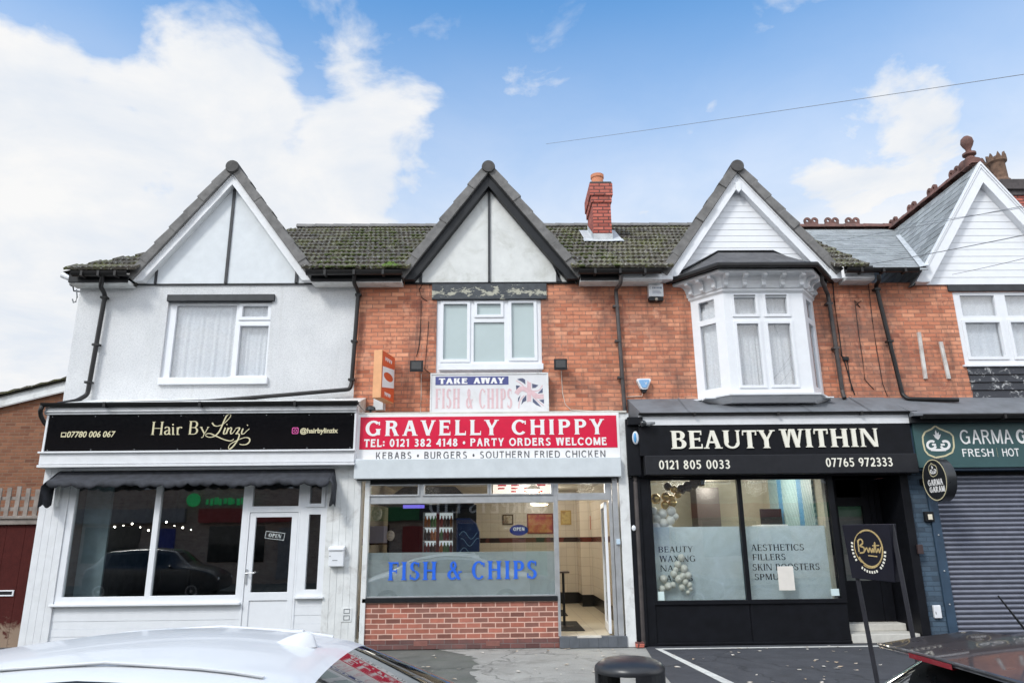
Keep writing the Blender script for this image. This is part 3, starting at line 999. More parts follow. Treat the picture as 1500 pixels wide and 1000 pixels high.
# window 1
q = lambda *a: R(*a, YW)
p1 = [q(256, 446, 342, 551), q(355, 447, 391, 463), q(351, 476.5, 387, 549)]
p1[0] = R(258, 446, 336, 551, YW)
fr = framed(B1, w1, [p1[0], p1[1], p1[2]], YW + .05, .06, mat_g=GLASS_UP,
            sashes=[((p1[1][0] - .06, p1[1][1] + .06, p1[1][2] - .06, p1[1][3] + .05), p1[1]), ((p1[2][0] - .06, p1[2][1] + .06, p1[2][2] - .06, p1[2][3] + .06), p1[2])])
s = R(232, 553, 391, 562, YW - .04)
MB().box(s[0], s[1], YW - .06, YW + .06, s[2], s[3]).build('sill', UPVC, fr, bevel=.006)
curtain(fr, w1[0] + .04, w1[1] - .04, w1[2] + .04, w1[3] - .1, YW + .15, 15, .015)
curtain(fr, w1[0] + .04, p1[0][1] - .75, w1[2] + .04, w1[3] - .06, YW + .19, 5, .02)
curtain(fr, p1[0][1] - .2, w1[1] - .04, w1[2] + .04, w1[3] - .06, YW + .19, 7, .02)
MB().box(w1[0], w1[1], YW + .6, YW + .62, w1[2] - .3, w1[3] + .3).build('room_back', PANEL1, fr)
l1 = R(247, 431.5, 401.5, 440.5, YW - .05)
MB().box(l1[0] - .02, l1[1], YW - .06, YW + .1, l1[2] + .004, l1[3]).build('lintel', BLACKBOARD, B1, bevel=.006)
# roofs of 1..3
RY0, RZ0, RY1, RZ1 = 12.02, 6.235, 15.4, 8.53
PV = Vector((0, RY1 - RY0, RZ1 - RZ0)); PL = PV.length; PVn = PV.normalized()


GABLES = []
for (ax, ay, lx_, ly, rx_, ry) in ((341.8, 255, 194.6, 412, 455, 409.5), (715.5, 255, 591.5, 411, 847, 412), (1079, 254, 977, 405, 1224, 403), (1435.5, 242, 1343.5, 413, None, None)):
    A_, L_ = XZ(ax, ay, 12.22), XZ(lx_, ly, 12.22)
    R__ = XZ(rx_, ry, 12.22) if rx_ else (2 * A_[0] - L_[0], L_[1])
    GABLES.append((A_[0], A_[1], L_[0], R__[0], L_[1]))


def behind_gable(z):
    out = []
    for (xa, za, xl, xr, zb) in GABLES:
        k = max(0.0, min(1.0, (z - zb) / (za - zb)))
        if k < 1: out.append((xl + (xa - xl) * k - .03, xr + (xa - xr) * k + .03))
    return out


def main_roof(root, x0, x1, m, ulo=None, uhi=None):
    tiled('roof', root, m, (x0, RY0, RZ0), (1, 0, 0), PV, x1 - x0, PL, .33, .3, .036, .026, ulo=ulo, uhi=uhi, res=12, skip=behind_gable)


main_roof(B1, XL - .12, X12, TILE, ulo=lambda v: v * .8)
rt = MB(); half_round(rt, (XL + 2.9, RY1, RZ1 + .0), (X12, RY1, RZ1 + .0), .1); rt.build('ridge_tile', CAP, B1, smooth=True)


def hidden_slopes(root, x0, x1, hip=False):
    m_ = MB()
    xr_ = x0 + (2.9 if hip else 0)
    m_.add([(xr_, RY1, RZ1 - .03), (x1, RY1, RZ1 - .03), (x1, 19.2, 6.1), (x0, 19.2, 6.1)], [(0, 1, 2, 3)])
    if hip: m_.add([(x0, RY0, RZ0 - .03), (xr_, RY1, RZ1 - .03), (x0, 19.2, 6.1)], [(0, 1, 2)])
    m_.build('rear_slope', TILE_DARK, root, recalc=False)


hidden_slopes(B1, XL - .12, X12, True)


def gable_roof(root, xa, za, hw, zb, m, y0=12.3, y1=15.3, fine=False):
    for sd in (-1, 1):
        V = Vector((-sd * hw, 0, za - zb))
        kw = dict(gauge=.2, tw=.25, thick=.012, hump=.0, jit=.006, res=1) if fine else dict(gauge=.33, tw=.3, thick=.028, hump=.022, res=4)
        tiled('gable_roof', root, m, (xa + sd * (hw + .06), y0, zb - .04), (0, 1, 0), V, y1 - y0, V.length + .06, **kw)
    rr = MB(); half_round(rr, (xa, y0, za + .06), (xa, y1, za + .06), .11); rr.build('ridge_tile', CAP if not fine else TERRA, root, smooth=True)


Yb = 12.22
ga = XZ(341.8, 255, Yb); gl = XZ(194.6, 412, Yb); gr = XZ(455, 409.5, Yb)
zb1 = (gl[1] + gr[1]) / 2
pb = lambda x, y: XZ(x, y, Yb)
gable(B1, ga[0], ga[1], gl[0], gr[0], zb1, .125, WHITE, PANEL1,
      posts=[(pb(326, 412)[0], zb1, ga[1] - .12, .05, 0), (pb(222, 412)[0], zb1, zb1 + .3, .04, 0), (pb(430.5, 412)[0], zb1, zb1 + .3, .05, 0)])
for o in [c for c in B1.children if c.name.startswith('timber_strip')][:1]:
    # the middle strip leans: its head stands under the apex, its foot to the left
    bx = pb(326, 412)[0]; tx = ga[0]
    o.data.clear_geometry()
    zz = ga[1] - .14
    v = [Vector((x, y, z)) - ORG[B1.name] for y in (YW - .055, YW - .02) for (x, z) in ((bx - .025, zb1), (bx + .025, zb1), (tx + .025, zz), (tx - .025, zz))]
    o.data.from_pydata([tuple(a) for a in v], [], [(0, 1, 2, 3), (7, 6, 5, 4), (0, 4, 5, 1), (1, 5, 6, 2), (2, 6, 7, 3), (3, 7, 4, 0)])
    o.data.materials.append(BLACKBOARD) if not o.data.materials else None
gable_roof(B1, ga[0], ga[1] + .05, (gr[0] - gl[0]) / 2, zb1, TILE_DARK)
MB().box(gl[0] - .02, gr[0] + .02, YW - .035, YW + .01, zb1 - .022, zb1 - .002).build('gable_base_trim', BLACKBOARD, B1)
ZG = P(500, 400.5, 12.0).z
gutter(B1, P(107, 400, 12.0).x, gl[0] + .02, 11.99, ZG + .04, .075)
gutter(B1, gr[0] - .02, P(590, 400, 12.0).x, 11.99, ZG + .04, .075)
for (a, b) in ((XL - .05, gl[0] - .03), (gr[0] + .04, X12)):
    MB().box(a, b, 12.1, 12.13, ZG - .1, 6.285).build('fascia_board', BLACK, B1)
    MB().box(a, b, 12.13, YW, ZG - .12, ZG - .06).build('soffit', WORN, B1)
dp = lambda x, y, Y=12.31: P(x, y, Y)
pipe(B1, [P(150, 403, 12.0), P(149, 412, 12.02), P(147.5, 420, 12.1), P(154, 432, 12.31), dp(128, 578), P(112, 587, 12.2), P(84, 592, 11.95)], .038,
     brackets=[(dp(153, 436), 0), (dp(141, 505), 0), (dp(130, 560), 0)])
pipe(B1, [P(519, 402, 12.0), P(518.5, 414, 12.05), P(525, 428, 12.3), dp(515, 562), P(512, 570, 12.28), P(420, 578, 12.25), P(300, 588, 12.2), P(84, 593, 12.0)], .036,
     brackets=[(dp(525, 432), 0), (dp(519, 500), 0), (dp(515, 556), 0), (P(398, 580, 12.26), 0)])
# shopfront 1
YS = 11.72
sg = R(66, 607, 518, 659, YS)
ZF0, ZF1 = P(290, 659, YS).z, P(290, 606, YS).z
FX0, FX1 = P(64, 640, YS).x, P(519.5, 640, YS).x
zb0, zb1_ = P(290, 681, YS + .02).z, P(290, 662, YS + .02).z
ztop = P(290, 592, YS).z
MB().box(FX0 - .02, FX1 + .02, YS + .03, YW + .02, zb0 - .02, ztop - .02).build('fascia_box', WHITE, B1)
MB().box(FX0 - .03, FX1 + .02, YS - .03, YS + .032, ZF1, ztop - .035).box(FX0 - .03, FX1 + .02, YS - .05, YS + .035, ZF1 + .035, ZF1 + .06).build('fascia_head', ALU, B1, bevel=.004)
MB().box(FX0 - .03, FX1 + .02, YS - .05, YS + .034, ZF0 - .035, ZF0 - .006).box(FX0 - .01, FX1 + .01, YS - .01, YS + .033, zb0 + .03, ZF0 - .036).box(FX0 - .02, FX1 + .02, YS - .035, YS + .036, zb0 - .02, zb0 + .02).build('cornice', WHITE, B1, bevel=.005)
gutter(B1, FX0 - .06, FX1 + .05, YS - .07, ztop + .02, .06)
MB().add([(FX0 - .02, YS - .04, ztop + .0), (FX1 + .03, YS - .04, ztop + .0), (FX1 + .03, YW + .01, ztop + .22), (FX0 - .02, YW + .01, ztop + .22), (FX0 - .02, YW + .01, ztop - .03), (FX1 + .03, YW + .01, ztop - .03)],
         [(0, 1, 2, 3), (0, 3, 4), (1, 5, 2), (0, 4, 5, 1)]).build('lean_to_roof', WORN, B1)
pipe(B1, [(FX0 - .05, YS - .08, ztop - .02), (FX0 - .06, YS - .1, ztop - .1), (FX0 - .09, YS - .02, ztop - .17), (FX0 - .09, YS + .12, ztop - .28), (FX0 - .02, YS + .3, ztop - .36)], .035)
# shopfront timber
YF = 11.9
pil = R(62, 690, 68, 952, YF)
plx0, plx1 = P(40, 860, YF).x, P(82, 860, YF).x
zs = zb0 - .02


def boards(mb, x0, x1, y0, y1, z0, z1, n):
    h = (z1 - z0) / n
    for i in range(n):
        mb.box(x0, x1, y0 + .004 * (i % 2), y1, z0 + i * h + .003, z0 + (i + 1) * h - .003)
    mb.box(x0 + .002, x1 - .002, y0 + .008, y1 - .001, z0, z1)
    return mb


def vboards(mb, x0, x1, y0, y1, z0, z1, n):
    h = (x1 - x0) / n
    for i in range(n): mb.box(x0 + i * h + .0025, x0 + (i + 1) * h - .0025, y0, y1, z0, z1)
    mb.box(x0 + .002, x1 - .002, y0 + .006, y1 - .001, z0, z1)
    return mb


vboards(MB(), plx0, plx1, YF - .02, YF + .25, 0, zs, 4).build('pilaster', WHITE, B1)
rx0, rx1 = P(473, 860, YF).x, P(523, 860, YF).x
vboards(MB(), rx0, rx1, YF - .02, YF + .25, 0, zs, 5).build('pilaster', WORN, B1)
wr = (plx1, P(353, 872, YF).x, P(250, 883, YF).z, P(250, 701, YF).z)
pa = R(125, 701, 211, 873, YF); pb_ = R(243, 701, 344, 871, YF)
pa = (P(90, 873, YF).x, P(211, 873, YF).x, pa[2], P(180, 708, YF).z); pb_ = (P(219.5, 873, YF).x, P(344.5, 871, YF).x, pb_[2], pa[3])
sf = framed(B1, (wr[0], wr[1], wr[2], zs), [pa, pb_], YF, .08, mat_g=GLASS_SHOP, name='shop_window')
MB().box(wr[0] - .04, wr[1], YF - .07, YF + .02, wr[2] - .03, wr[2] + .004).build('sill', UPVC, sf, bevel=.006)
boards(MB(), wr[0], wr[1], YF + .01, YF + .1, 0.02, wr[2] - .03, 6).build('stall_riser', UPVC, B1)
dx0, dx1 = wr[1], P(433, 860, YF).x
tp = (P(364, 760, YF).x, P(430.5, 800, YF).x, P(400, 741, YF).z, P(400, 703, YF).z)
tp = (P(371, 720, YF).x, P(437, 741, YF).x, tp[2], tp[3])
dpane = (P(366, 867, YF).x, P(420, 866, YF).x, P(393, 867, YF).z, P(400, 757, YF).z)
dzt = P(400, 747, YF).z
framed(B1, (dx0, dx1, P(400, 747, YF).z, zs), [tp], YF, .08, mat_g=GLASS_SHOP, name='transom_window')
MB().rect((dx0, dx1, .02, dzt), YF, YF + .08, [(dpane[0] - .1, dpane[1] + .1, .1, dzt - .03)]).build('door_frame', UPVC, B1, bevel=.004)
door = MB().rect((dpane[0] - .095, dpane[1] + .095, .105, dzt - .035), YF + .012, YF + .06, [dpane, (dpane[0] - .01, dpane[1] + .01, .2, dpane[2] - .12)]).build('door', UPVC, B1, bevel=.004)
MB().box(dpane[0], dpane[1], YF + .035, YF + .045, dpane[2], dpane[3]).build('pane', GLASS_SHOP, door)
MB().box(dpane[0] - .01, dpane[1] + .01, YF + .03, YF + .04, .2, dpane[2] - .12).build('panel', UPVC, door)
hx, hz = XZ(361, 839, YF)
MB().box(hx - .012, hx + .012, YF - .008, YF + .012, hz - .16, hz + .06).tube([(hx, YF - .01, hz), (hx, YF - .05, hz), (hx + .14, YF - .05, hz + .005)], .011, 8).build('handle', ALU, door, smooth=True)
spx0, spx1 = dx1, rx0
sp_t = (P(455, 704, YF).x, P(472, 737, YF).x, P(463, 737, YF).z, P(463, 704, YF).z)
sp_l = (P(446, 863, YF).x, P(463.6, 863, YF).x, P(455, 863, YF).z, P(460, 753, YF).z)
sp_t = (sp_l[0] + .0, sp_l[1], sp_t[2], sp_t[3])
ff = framed(B1, (spx0, spx1, sp_l[2] - .1, zs), [sp_t, sp_l], YF, .08, mat_g=GLASS_SHOP, name='side_window', sashes=[((sp_t[0] - .06, sp_t[1] + .06, sp_t[2] - .055, sp_t[3] + .03), sp_t)])
MB().box(spx0 - .0, spx1 + .02, YF - .06, YF + .02, sp_l[2] - .13, sp_l[2] - .1).build('sill', UPVC, ff, bevel=.005)
boards(MB(), spx0, spx1, YF + .01, YF + .1, .02, sp_l[2] - .13, 6).build('stall_riser', UPVC, B1)
MB().box(dx0, dx1, YF - .1, YF + .1, 0, .1).build('step', STONE, B1)


def room(root, x0, x1, y0, y1, z0, z1, wall, floor, ceil, name='room'):
    MB().box(x0, x0 + .05, y0, y1, z0, z1).box(x1 - .05, x1, y0, y1, z0, z1).box(x0 + .05, x1 - .05, y1 - .05, y1, z0, z1).build(name + '_wall', wall, root)
    MB().box(x0 + .05, x1 - .05, y0, y1 - .05, z0 - .05, z0 + .002).build(name + '_floor', floor, root)
    MB().box(x0 + .05, x1 - .05, y0, y1 - .05, z1 - .05, z1).build(name + '_ceiling', ceil, root)


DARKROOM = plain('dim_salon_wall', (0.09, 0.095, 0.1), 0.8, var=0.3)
BLUEROOM = plain('blue_grey_reflection', (0.2, 0.26, 0.28), 0.7, var=0.15)
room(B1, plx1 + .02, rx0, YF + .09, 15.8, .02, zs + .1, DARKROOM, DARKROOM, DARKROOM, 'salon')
MB().box(plx1 + .08, plx1 + .5, YF + .35, YF + .4, .1, zs - .05).build('reflected_edge_panel', BLUEROOM, B1)  # pale panel standing in for an edge reflected in the glass
# string of small lit bulbs inside the salon
sl = MB(); sb = MB()
pts = []
for i in range(40):
    u = i / 39
    pts.append((P(128, 760, 13).x + u * 1.9, 13.0, P(180, 764, 13).z - .08 * abs(math.sin(u * 9)) + .02 * math.sin(u * 31)))
sl.tube(pts, .004, 5)
SLI = thing('string_lights', 'string of tiny white lit bulbs across the dark salon window', 'string lights', tuple(pts[20]))
sl.build('wire', BLACK, SLI)
BULB = emit('lit_bulb', (1, .93, .8), 9)
for i in range(1, 40, 3):
    MB().ball((pts[i][0], pts[i][1], pts[i][2] - .02 + R_.uniform(-.05, .03)), .011 if i % 2 else .017, 8, 6).build('bulb', BULB, SLI, smooth=True)


def salon_chair(x, y, rz, label):
    t = thing('salon_chair', label, 'chair', (x, y, .02))
    MB().box(x - .28, x + .28, y - .25, y + .25, .45, .58).build('seat', BLACK, t, bevel=.03)
    MB().box(x - .27, x + .27, y + .2, y + .32, .58, 1.15).build('backrest', BLACK, t, bevel=.04)
    MB().lathe([(.28, .0), (.28, .03), (.05, .06), (.04, .45)], (x, y, .02), 20).build('pedestal', ALU, t, smooth=True)
    for sd in (-1, 1): MB().box(x + sd * .3 - .03, x + sd * .3 + .03, y - .2, y + .25, .68, .73).build('armrest', BLACK, t, bevel=.01)
    t.rotation_euler.z = 0
    return t


salon_chair(-5.9, 13.6, 0, 'black salon chair dimly seen behind the large salon window')

# ------------------------------------------------------------------ building 2 : brick chip shop
B2 = thing('shop_house', 'red brick shop house with black bargeboards above the crimson takeaway sign', 'building', (-.2, 12.4, 0))
w2 = R(640, 438.5, 794.5, 545, YW)
upper_wall(B2, X12, X23, 3.2, ZT, BRICK, [w2])
MB().box(X12, X23, 19.2, 19.5, 0, ZT).build('rear_wall', BRICK, B2)
pz = lambda *a: R(*a, YW + .03)
P2 = [pz(650, 445.5, 684, 526), pz(699, 445, 733.5, 461), pz(694, 472, 739, 529.5), pz(749, 444, 783, 524)]
sash = lambda r, a=.055: ((r[0] - a, r[1] + a, r[2] - a, r[3] + a), r)
f2 = framed(B2, w2, P2, YW + .03, .07, mat_g=OBSCURE, sashes=[sash(P2[0]), sash(P2[1], .05), sash(P2[3])])
s = R(643, 531, 796, 543, YW)
MB().box(s[0], s[1], YW - .05, YW + .05, s[2] + .02, s[3] - .035).build('sill', UPVC, f2, bevel=.006)
MB().box(w2[0] + .01, w2[1] - .01, YW + .35, YW + .37, w2[2], w2[3]).build('room_back', PANEL1, f2)
n = NT('flaking_black_lintel')
sx = n.n('SeparateXYZ'); n.l(n.pos(), sx.inputs[0])
cs_ = n.n('CombineXYZ'); n.l(sx.outputs[0], cs_.inputs[0]); n.l(n.math('MULTIPLY', sx.outputs[2], 2.2), cs_.inputs[2])
mid_ = n.math('MULTIPLY', n.math('ABSOLUTE', n.math('SUBTRACT', sx.outputs[2], P(715, 428, 12.37).z)), -1.1)
k = n.ramp(n.math('ADD', n.noise(6, 7, .72, vec=cs_.outputs[0], dist=.5), mid_), [(.47, (0, 0, 0)), (.5, (1, 1, 1))])
n.base(n.mix(k, n.mix(n.noise(8, 4), (.03, .034, .04), (.1, .11, .12)), (.42, .41, .33))); n.rough(.8); n.bump(n.noise(30, 5, .7), .5, .01)
FLAKE = n.m
l2 = R(633, 416, 801, 437.5, YW - .03)
MB().box(l2[0], l2[1], YW - .04, YW + .06, l2[2], l2[3]).build('lintel', FLAKE, B2, bevel=.008)
main_roof(B2, X12, X23, TILE)
hidden_slopes(B2, X12, X23)
rt = MB(); half_round(rt, (X12, RY1, RZ1), (X23, RY1, RZ1), .1); rt.build('ridge_tile', CAP, B2, smooth=True)
ga = XZ(715.5, 255, Yb); gl = XZ(591.5, 411, Yb); gr = XZ(847, 412, Yb)
zb2 = P(715, 409, Yb).z
gable(B2, ga[0], ga[1], gl[0], gr[0], zb2, .15, BLACK, PANEL2,
      posts=[(pb(716.5, 408)[0], zb2, ga[1] - .2, .045, 0), (pb(615, 408)[0], zb2, zb2 + .38, .05, 0), (pb(818, 408)[0], zb2, zb2 + .36, .06, .0), (pb(811, 398)[0], zb2 + .0, zb2 + .34, .03, .14)])
gable_roof(B2, ga[0], ga[1] + .05, (gr[0] - gl[0]) / 2, zb2, TILE_DARK)
MB().box(gl[0], gr[0], YW - .04, YW + .01, zb2 - .028, zb2 - .002).build('gable_base_trim', BLACK, B2)
gutter(B2, gr[0] - .02, P(968, 398, 12.0).x, 11.99, ZG + .04, .075)
for (a, b) in ((X12, gl[0] - .03), (gr[0] + .03, X23)):
    MB().box(a, b, 12.1, 12.13, ZG - .1, 6.285).build('fascia_board', BLACK, B2)
    MB().box(a, b, 12.13, YW, ZG - .12, ZG - .06).build('soffit', WORN, B2)
mm = MB()
for i in range(90):
    x, y = P(573 + R_.gauss(0, 6), 392, 12.05).x, 12.03 + abs(R_.gauss(0, .09))
    mm.ball((x, y, RZ0 + (y - RY0) * (RZ1 - RZ0) / (RY1 - RY0) + .035), R_.uniform(.018, .04), 7, 5, (1, 1, .7))
mm.build('moss_clump', MOSS, B2, smooth=True)
DARKMOSS = plain('dark_moss', (.06, .075, .02), .95, var=.5, scale=30, bump=.8, bscale=80)


def moss_lumps(root, x0, x1, count):
    m_ = MB()
    while count:
        k = R_.randrange(12)
        v = k * .33 + R_.gauss(0, .015)
        p = Vector((R_.uniform(x0, x1), RY0, RZ0)) + PVn * v
        if any(a < p.x < b for (a, b) in behind_gable(p.z + .05)) or R_.random() < k * .06: continue
        count -= 1
        r_ = R_.uniform(.018, .045)
        m_.ball((p.x, p.y - .01, p.z + .035), r_, 7, 5, (1.3, 1, .7))
    o = m_.build('moss', DARKMOSS, root, smooth=True)
    o['kind'] = 'stuff'


moss_lumps(B1, -3.3, X12, 130); moss_lumps(B2, X12, X23, 260)
pipe(B2, [P(910, 403, 12.0), P(909, 416, 12.05), P(902, 424, 12.3), dp(915.5, 606), P(918, 640, 12.0), P(930, 700, 11.87), P(943, 945, 11.87)], .036, BROWNPIPE,
     brackets=[(dp(902, 449), 0), (dp(909, 553), 0), (dp(905, 500), 0)])
# chimney
cx0, cx1 = P(870, 352, 13.9).x, P(897, 352, 13.9).x
CY0, CY1 = 13.9, 14.75
cz0, cz1 = 7.2, P(880, 268, CY0).z
ch = MB().box(cx0, cx1, CY0, CY1, cz0, cz1 - .45).build('chimney_stack', BRICK_CHIM, B2)
MB().box(cx0 - .025, cx1 + .025, CY0 - .025, CY1 + .025, cz1 - .45, cz1 - .3).box(cx0 - .05, cx1 + .05, CY0 - .05, CY1 + .05, cz1 - .3, cz1 - .03).build('corbel', BRICK_CHIM, ch)
MB().box(cx0 - .04, cx1 + .04, CY0 - .04, CY1 + .04, cz1 - .03, cz1 + .02).build('flaunching', CAPEND, ch, bevel=.02)
pr = (P(886, 260, CY0 + .2).x - P(868, 260, CY0 + .2).x) / 2
MB().lathe([(pr * 1.0, 0), (pr * .95, .2), (pr * .95, .24), (pr * 1.08, .26), (pr * 1.08, .33), (pr * .85, .33), (pr * .8, 0.1)], ((cx0 + cx1) / 2 - .02, CY0 + .3, cz1), 20).build('chimney_pot', TERRA_POT, ch, smooth=True)
# lead apron round the chimney foot
zr = lambda y: RZ0 + (y - RY0) * (RZ1 - RZ0) / (RY1 - RY0)
ap = MB()
ap.add([(cx0 - .22, CY0 - .16, zr(CY0 - .16) + .075), (cx1 + .22, CY0 - .16, zr(CY0 - .16) + .075), (cx1 + .22, CY0 + .05, zr(CY0 + .05) + .075), (cx0 - .22, CY0 + .05, zr(CY0 + .05) + .075)], [(0, 1, 2, 3)])
ap.add([(cx0 - .01, CY0 - .012, zr(CY0) + .05), (cx1 + .01, CY0 - .012, zr(CY0) + .05), (cx1 + .01, CY0 - .012, zr(CY0) + .2), (cx0 - .01, CY0 - .012, zr(CY0) + .2)], [(0, 1, 2, 3)])
for xx, sd in ((cx0, -1), (cx1, 1)):
    ap.add([(xx + sd * .012, CY0 - .01, zr(CY0) + .05), (xx + sd * .012, CY1, zr(CY1) + .05), (xx + sd * .012, CY1, zr(CY1) + .2), (xx + sd * .012, CY0 - .01, zr(CY0) + .2)], [(0, 1, 2, 3)])
    ap.add([(xx + sd * .012, CY0 - .16, zr(CY0 - .16) + .08), (xx + sd * .2, CY0 - .16, zr(CY0 - .16) + .08), (xx + sd * .2, CY1, zr(CY1) + .08), (xx + sd * .012, CY1, zr(CY1) + .08)], [(0, 1, 2, 3)])
ap.build('lead_flashing', FLASH, ch, recalc=False)
# shopfront 2
Y2 = 11.9
sx0, sx1 = P(523, 650, Y2).x, P(908, 650, Y2).x
zt2, zb_ = P(715, 606.5, Y2 - .06).z, P(715, 671, Y2 - .06).z
rb0, rb1 = P(715, 699.5, Y2 - .16).z, zb_
MB().box(X12 + .02, X23 - .02, Y2, YW + .02, rb0 - .02, zt2 + .01).build('fascia_box', WORN, B2)
MB().box(X12 + .02, X23 - .05, Y2 - .03, YW + .01, zt2 + .012, zt2 + .05).build('ledge', STONE, B2, bevel=.01)
MB().box(sx0, sx1 - .02, Y2 - .16, Y2 - .002, rb0, rb1 - .005).build('roller_shutter_box', ROLLER, B2, bevel=.012)
MB().box(sx0 + .05, sx1 - .07, Y2 - .13, Y2 - .03, rb0 - .015, rb0 - .002).build('shutter_slot', BLACK, B2)
MB().box(P(535, 730, Y2).x, P(906, 730, Y2).x, Y2 - .02, Y2 + .1, P(700, 708, Y2).z, rb0).build('shade_strip', BLACK, B2)  # black strip: the shade under the roller box, put into the colour
hz2 = P(700, 708, Y2).z
# posts
MB().box(P(526.5, 920, Y2).x, P(534, 920, Y2).x, Y2 - .03, Y2 + .12, 0.0, rb0).build('post', WORN, B2, bevel=.004)
MB().box(P(921, 920, Y2).x - .05, P(931, 920, Y2).x, Y2 - .05, Y2 + .2, 0.0, zt2 - .08).build('pillar', WORN, B2, bevel=.006)
MB().box(P(906, 930, Y2).x, P(914, 930, Y2).x, Y2 - .04, Y2 + .1, P(900, 932, Y2).z, rb0).build('shutter_guide', ALU, B2, bevel=.004)
pil2 = P(530, 868, Y2)
wx0, wx1 = P(531, 868, Y2).x, P(818, 868, Y2).x
zsill = P(670, 874, Y2).z
bar0, bar1 = P(700, 733.5, Y2).z, P(700, 725, Y2).z
trans = []
for (a, b, c, d, y0_, y1_) in ((539, 612, 0, 0, 0, 0), (622, 714, 0, 0, 0, 0), (720, 807, 0, 0, 0, 0), (818, 886, 0, 0, 0, 0)):
    trans.append((P(a, 722, Y2).x, P(b, 722, Y2).x, bar1 + .02, hz2 - .015))
dL, dR = P(819, 850, Y2).x, P(897, 850, Y2).x
mainp = (wx0 + .04, P(813, 850, Y2).x, zsill + .02, bar0 - .03)
ALUF = ALU
fw2 = framed(B2, (wx0, dL, zsill, hz2), trans[:3] + [mainp], Y2, .07, mat_f=ALU, mat_g=GLASS_SHOP, name='shop_window', sashes=[((t[0] - .03, t[1] + .03, t[2] - .025, t[3] + .012), t) for t in trans[:3]])
fd2 = framed(B2, (dL + .002, dR + .05, bar0, hz2), [trans[3]], Y2, .07, mat_f=ALU, mat_g=GLASS_SHOP, name='transom_window')
MB().box(dR, dR + .05, Y2, Y2 + .07, P(855, 932, Y2).z, bar0 - .002).build('door_jamb', ALU, B2, bevel=.004)
MB().box(dL - .03, dL + .012, Y2 - .01, Y2 + .078, .16, bar0 - .002).build('mullion', ALU, B2, bevel=.003)
# frosted lower part of the window and its lettering
zfr = P(670, 808, Y2).z
FR2 = MB().box(mainp[0], mainp[1], Y2 + .048, Y2 + .051, mainp[2], zfr).build('frosted_film', FROST2, fw2)
t = MB(); x0, z1 = XZ(568, 823, Y2); x1, z0 = XZ(787, 847, Y2)
write(t, 'FISH & CHIPS', x0, x1, z0, z1, Y2 + .0295, w=.2, t=.09, s=.08, st=.07, gap=.16, thick=.004)
t.build('lettering', BLUETEXT, fw2)
MB().box(wx0, dL - .03, Y2 - .03, Y2 + .07, zsill - .07, zsill - .003).build('sill', BLACK, B2, bevel=.004)
MB().box(wx0, dL - .02, Y2, Y2 + .22, 0, zsill - .07).build('stall_riser', BRICK_NEW, B2)
MB().box(wx0, dL - .02, Y2 - .004, Y2 + .1, .001, .135).build('plinth', brick('grimy_plinth_brick', (.24, .09, .075), (.15, .07, .065), (.2, .14, .13), stain=(.1, .08, .075), stain_amt=.7, bump=.6), B2)
ab = MB()
for px in (616, 722):
    x, z = XZ(px, 942, Y2)
    for k in range(4): ab.box(x - .1, x + .1, Y2 - .01, Y2 + .004, z - .028 + k * .016, z - .02 + k * .016)
    ab.box(x - .105, x + .105, Y2 - .007, Y2 + .002, z - .035, z + .035)
ab.build('air_brick', plain('clay_air_brick', (.25, .11, .09), .85, var=.2), B2)
stz = P(855, 932, Y2 - .1).z
st = MB()
n_t = 7
for i in range(n_t):
    xa_, xb_ = dL - .02 + (dR + .2 - dL) * i / n_t, dL - .02 + (dR + .2 - dL) * (i + 1) / n_t
    st.box(xa_ + .003, xb_ - .003, Y2 - .08, Y2 + .05, .002, stz)
st.box(dL - .019, dR + .18, Y2 - .075, Y2 + .06, .0, stz - .003)
st.build('step', DARKTILE, B2, bevel=.003)
MB().box(dL + .25, dL + .62, Y2 - .083, Y2 + .02, stz - .02, stz + .004).build('worn_nosing', STONE, B2)
# open glass door, swung inwards on the right jamb
dr = thing('shop_door', 'aluminium framed glass door standing open in the takeaway doorway', 'door', (dR - .02, Y2 + .08, .15)) if False else None
dh, dzb, dzt2 = 0.86, P(855, 930, Y2).z + .01, bar0 - .03
fx, fy = dR - .03, Y2 + .07
ang = math.radians(86)
DM = lambda u, w_, z: (fx - .0 + math.cos(ang) * u * 1.0 + math.sin(ang) * w_ * -1, fy + math.sin(ang) * u + math.cos(ang) * w_ * -1 * -1, z)
dm = MB()


def slab(mb, u0, u1, w0, w1, z0, z1):
    v = [DM(u, w_, z) for u in (u0, u1) for w_ in (w0, w1) for z in (z0, z1)]
    return mb.add(v, [(0, 1, 3, 2), (4, 6, 7, 5), (0, 4, 5, 1), (2, 3, 7, 6), (0, 2, 6, 4), (1, 5, 7, 3)])


slab(dm, 0, .07, 0, .045, dzb, dzt2); slab(dm, dh - .07, dh, 0, .045, dzb, dzt2); slab(dm, .07, dh - .07, 0, .045, dzb, dzb + .12); slab(dm, .07, dh - .07, 0, .045, dzt2 - .08, dzt2)
dm_ = dm.build('door', UPVC, B2, bevel=.004)
slab(MB(), .07, dh - .07, .018, .026, dzb + .12, dzt2 - .08).build('pane', GLASS, dm_)
hh = P(880, 815, Y2).z
slab(MB(), dh - .05, dh - .02, -.05, -.02, hh - .15, hh + .15).build('handle', ALU, dm_)
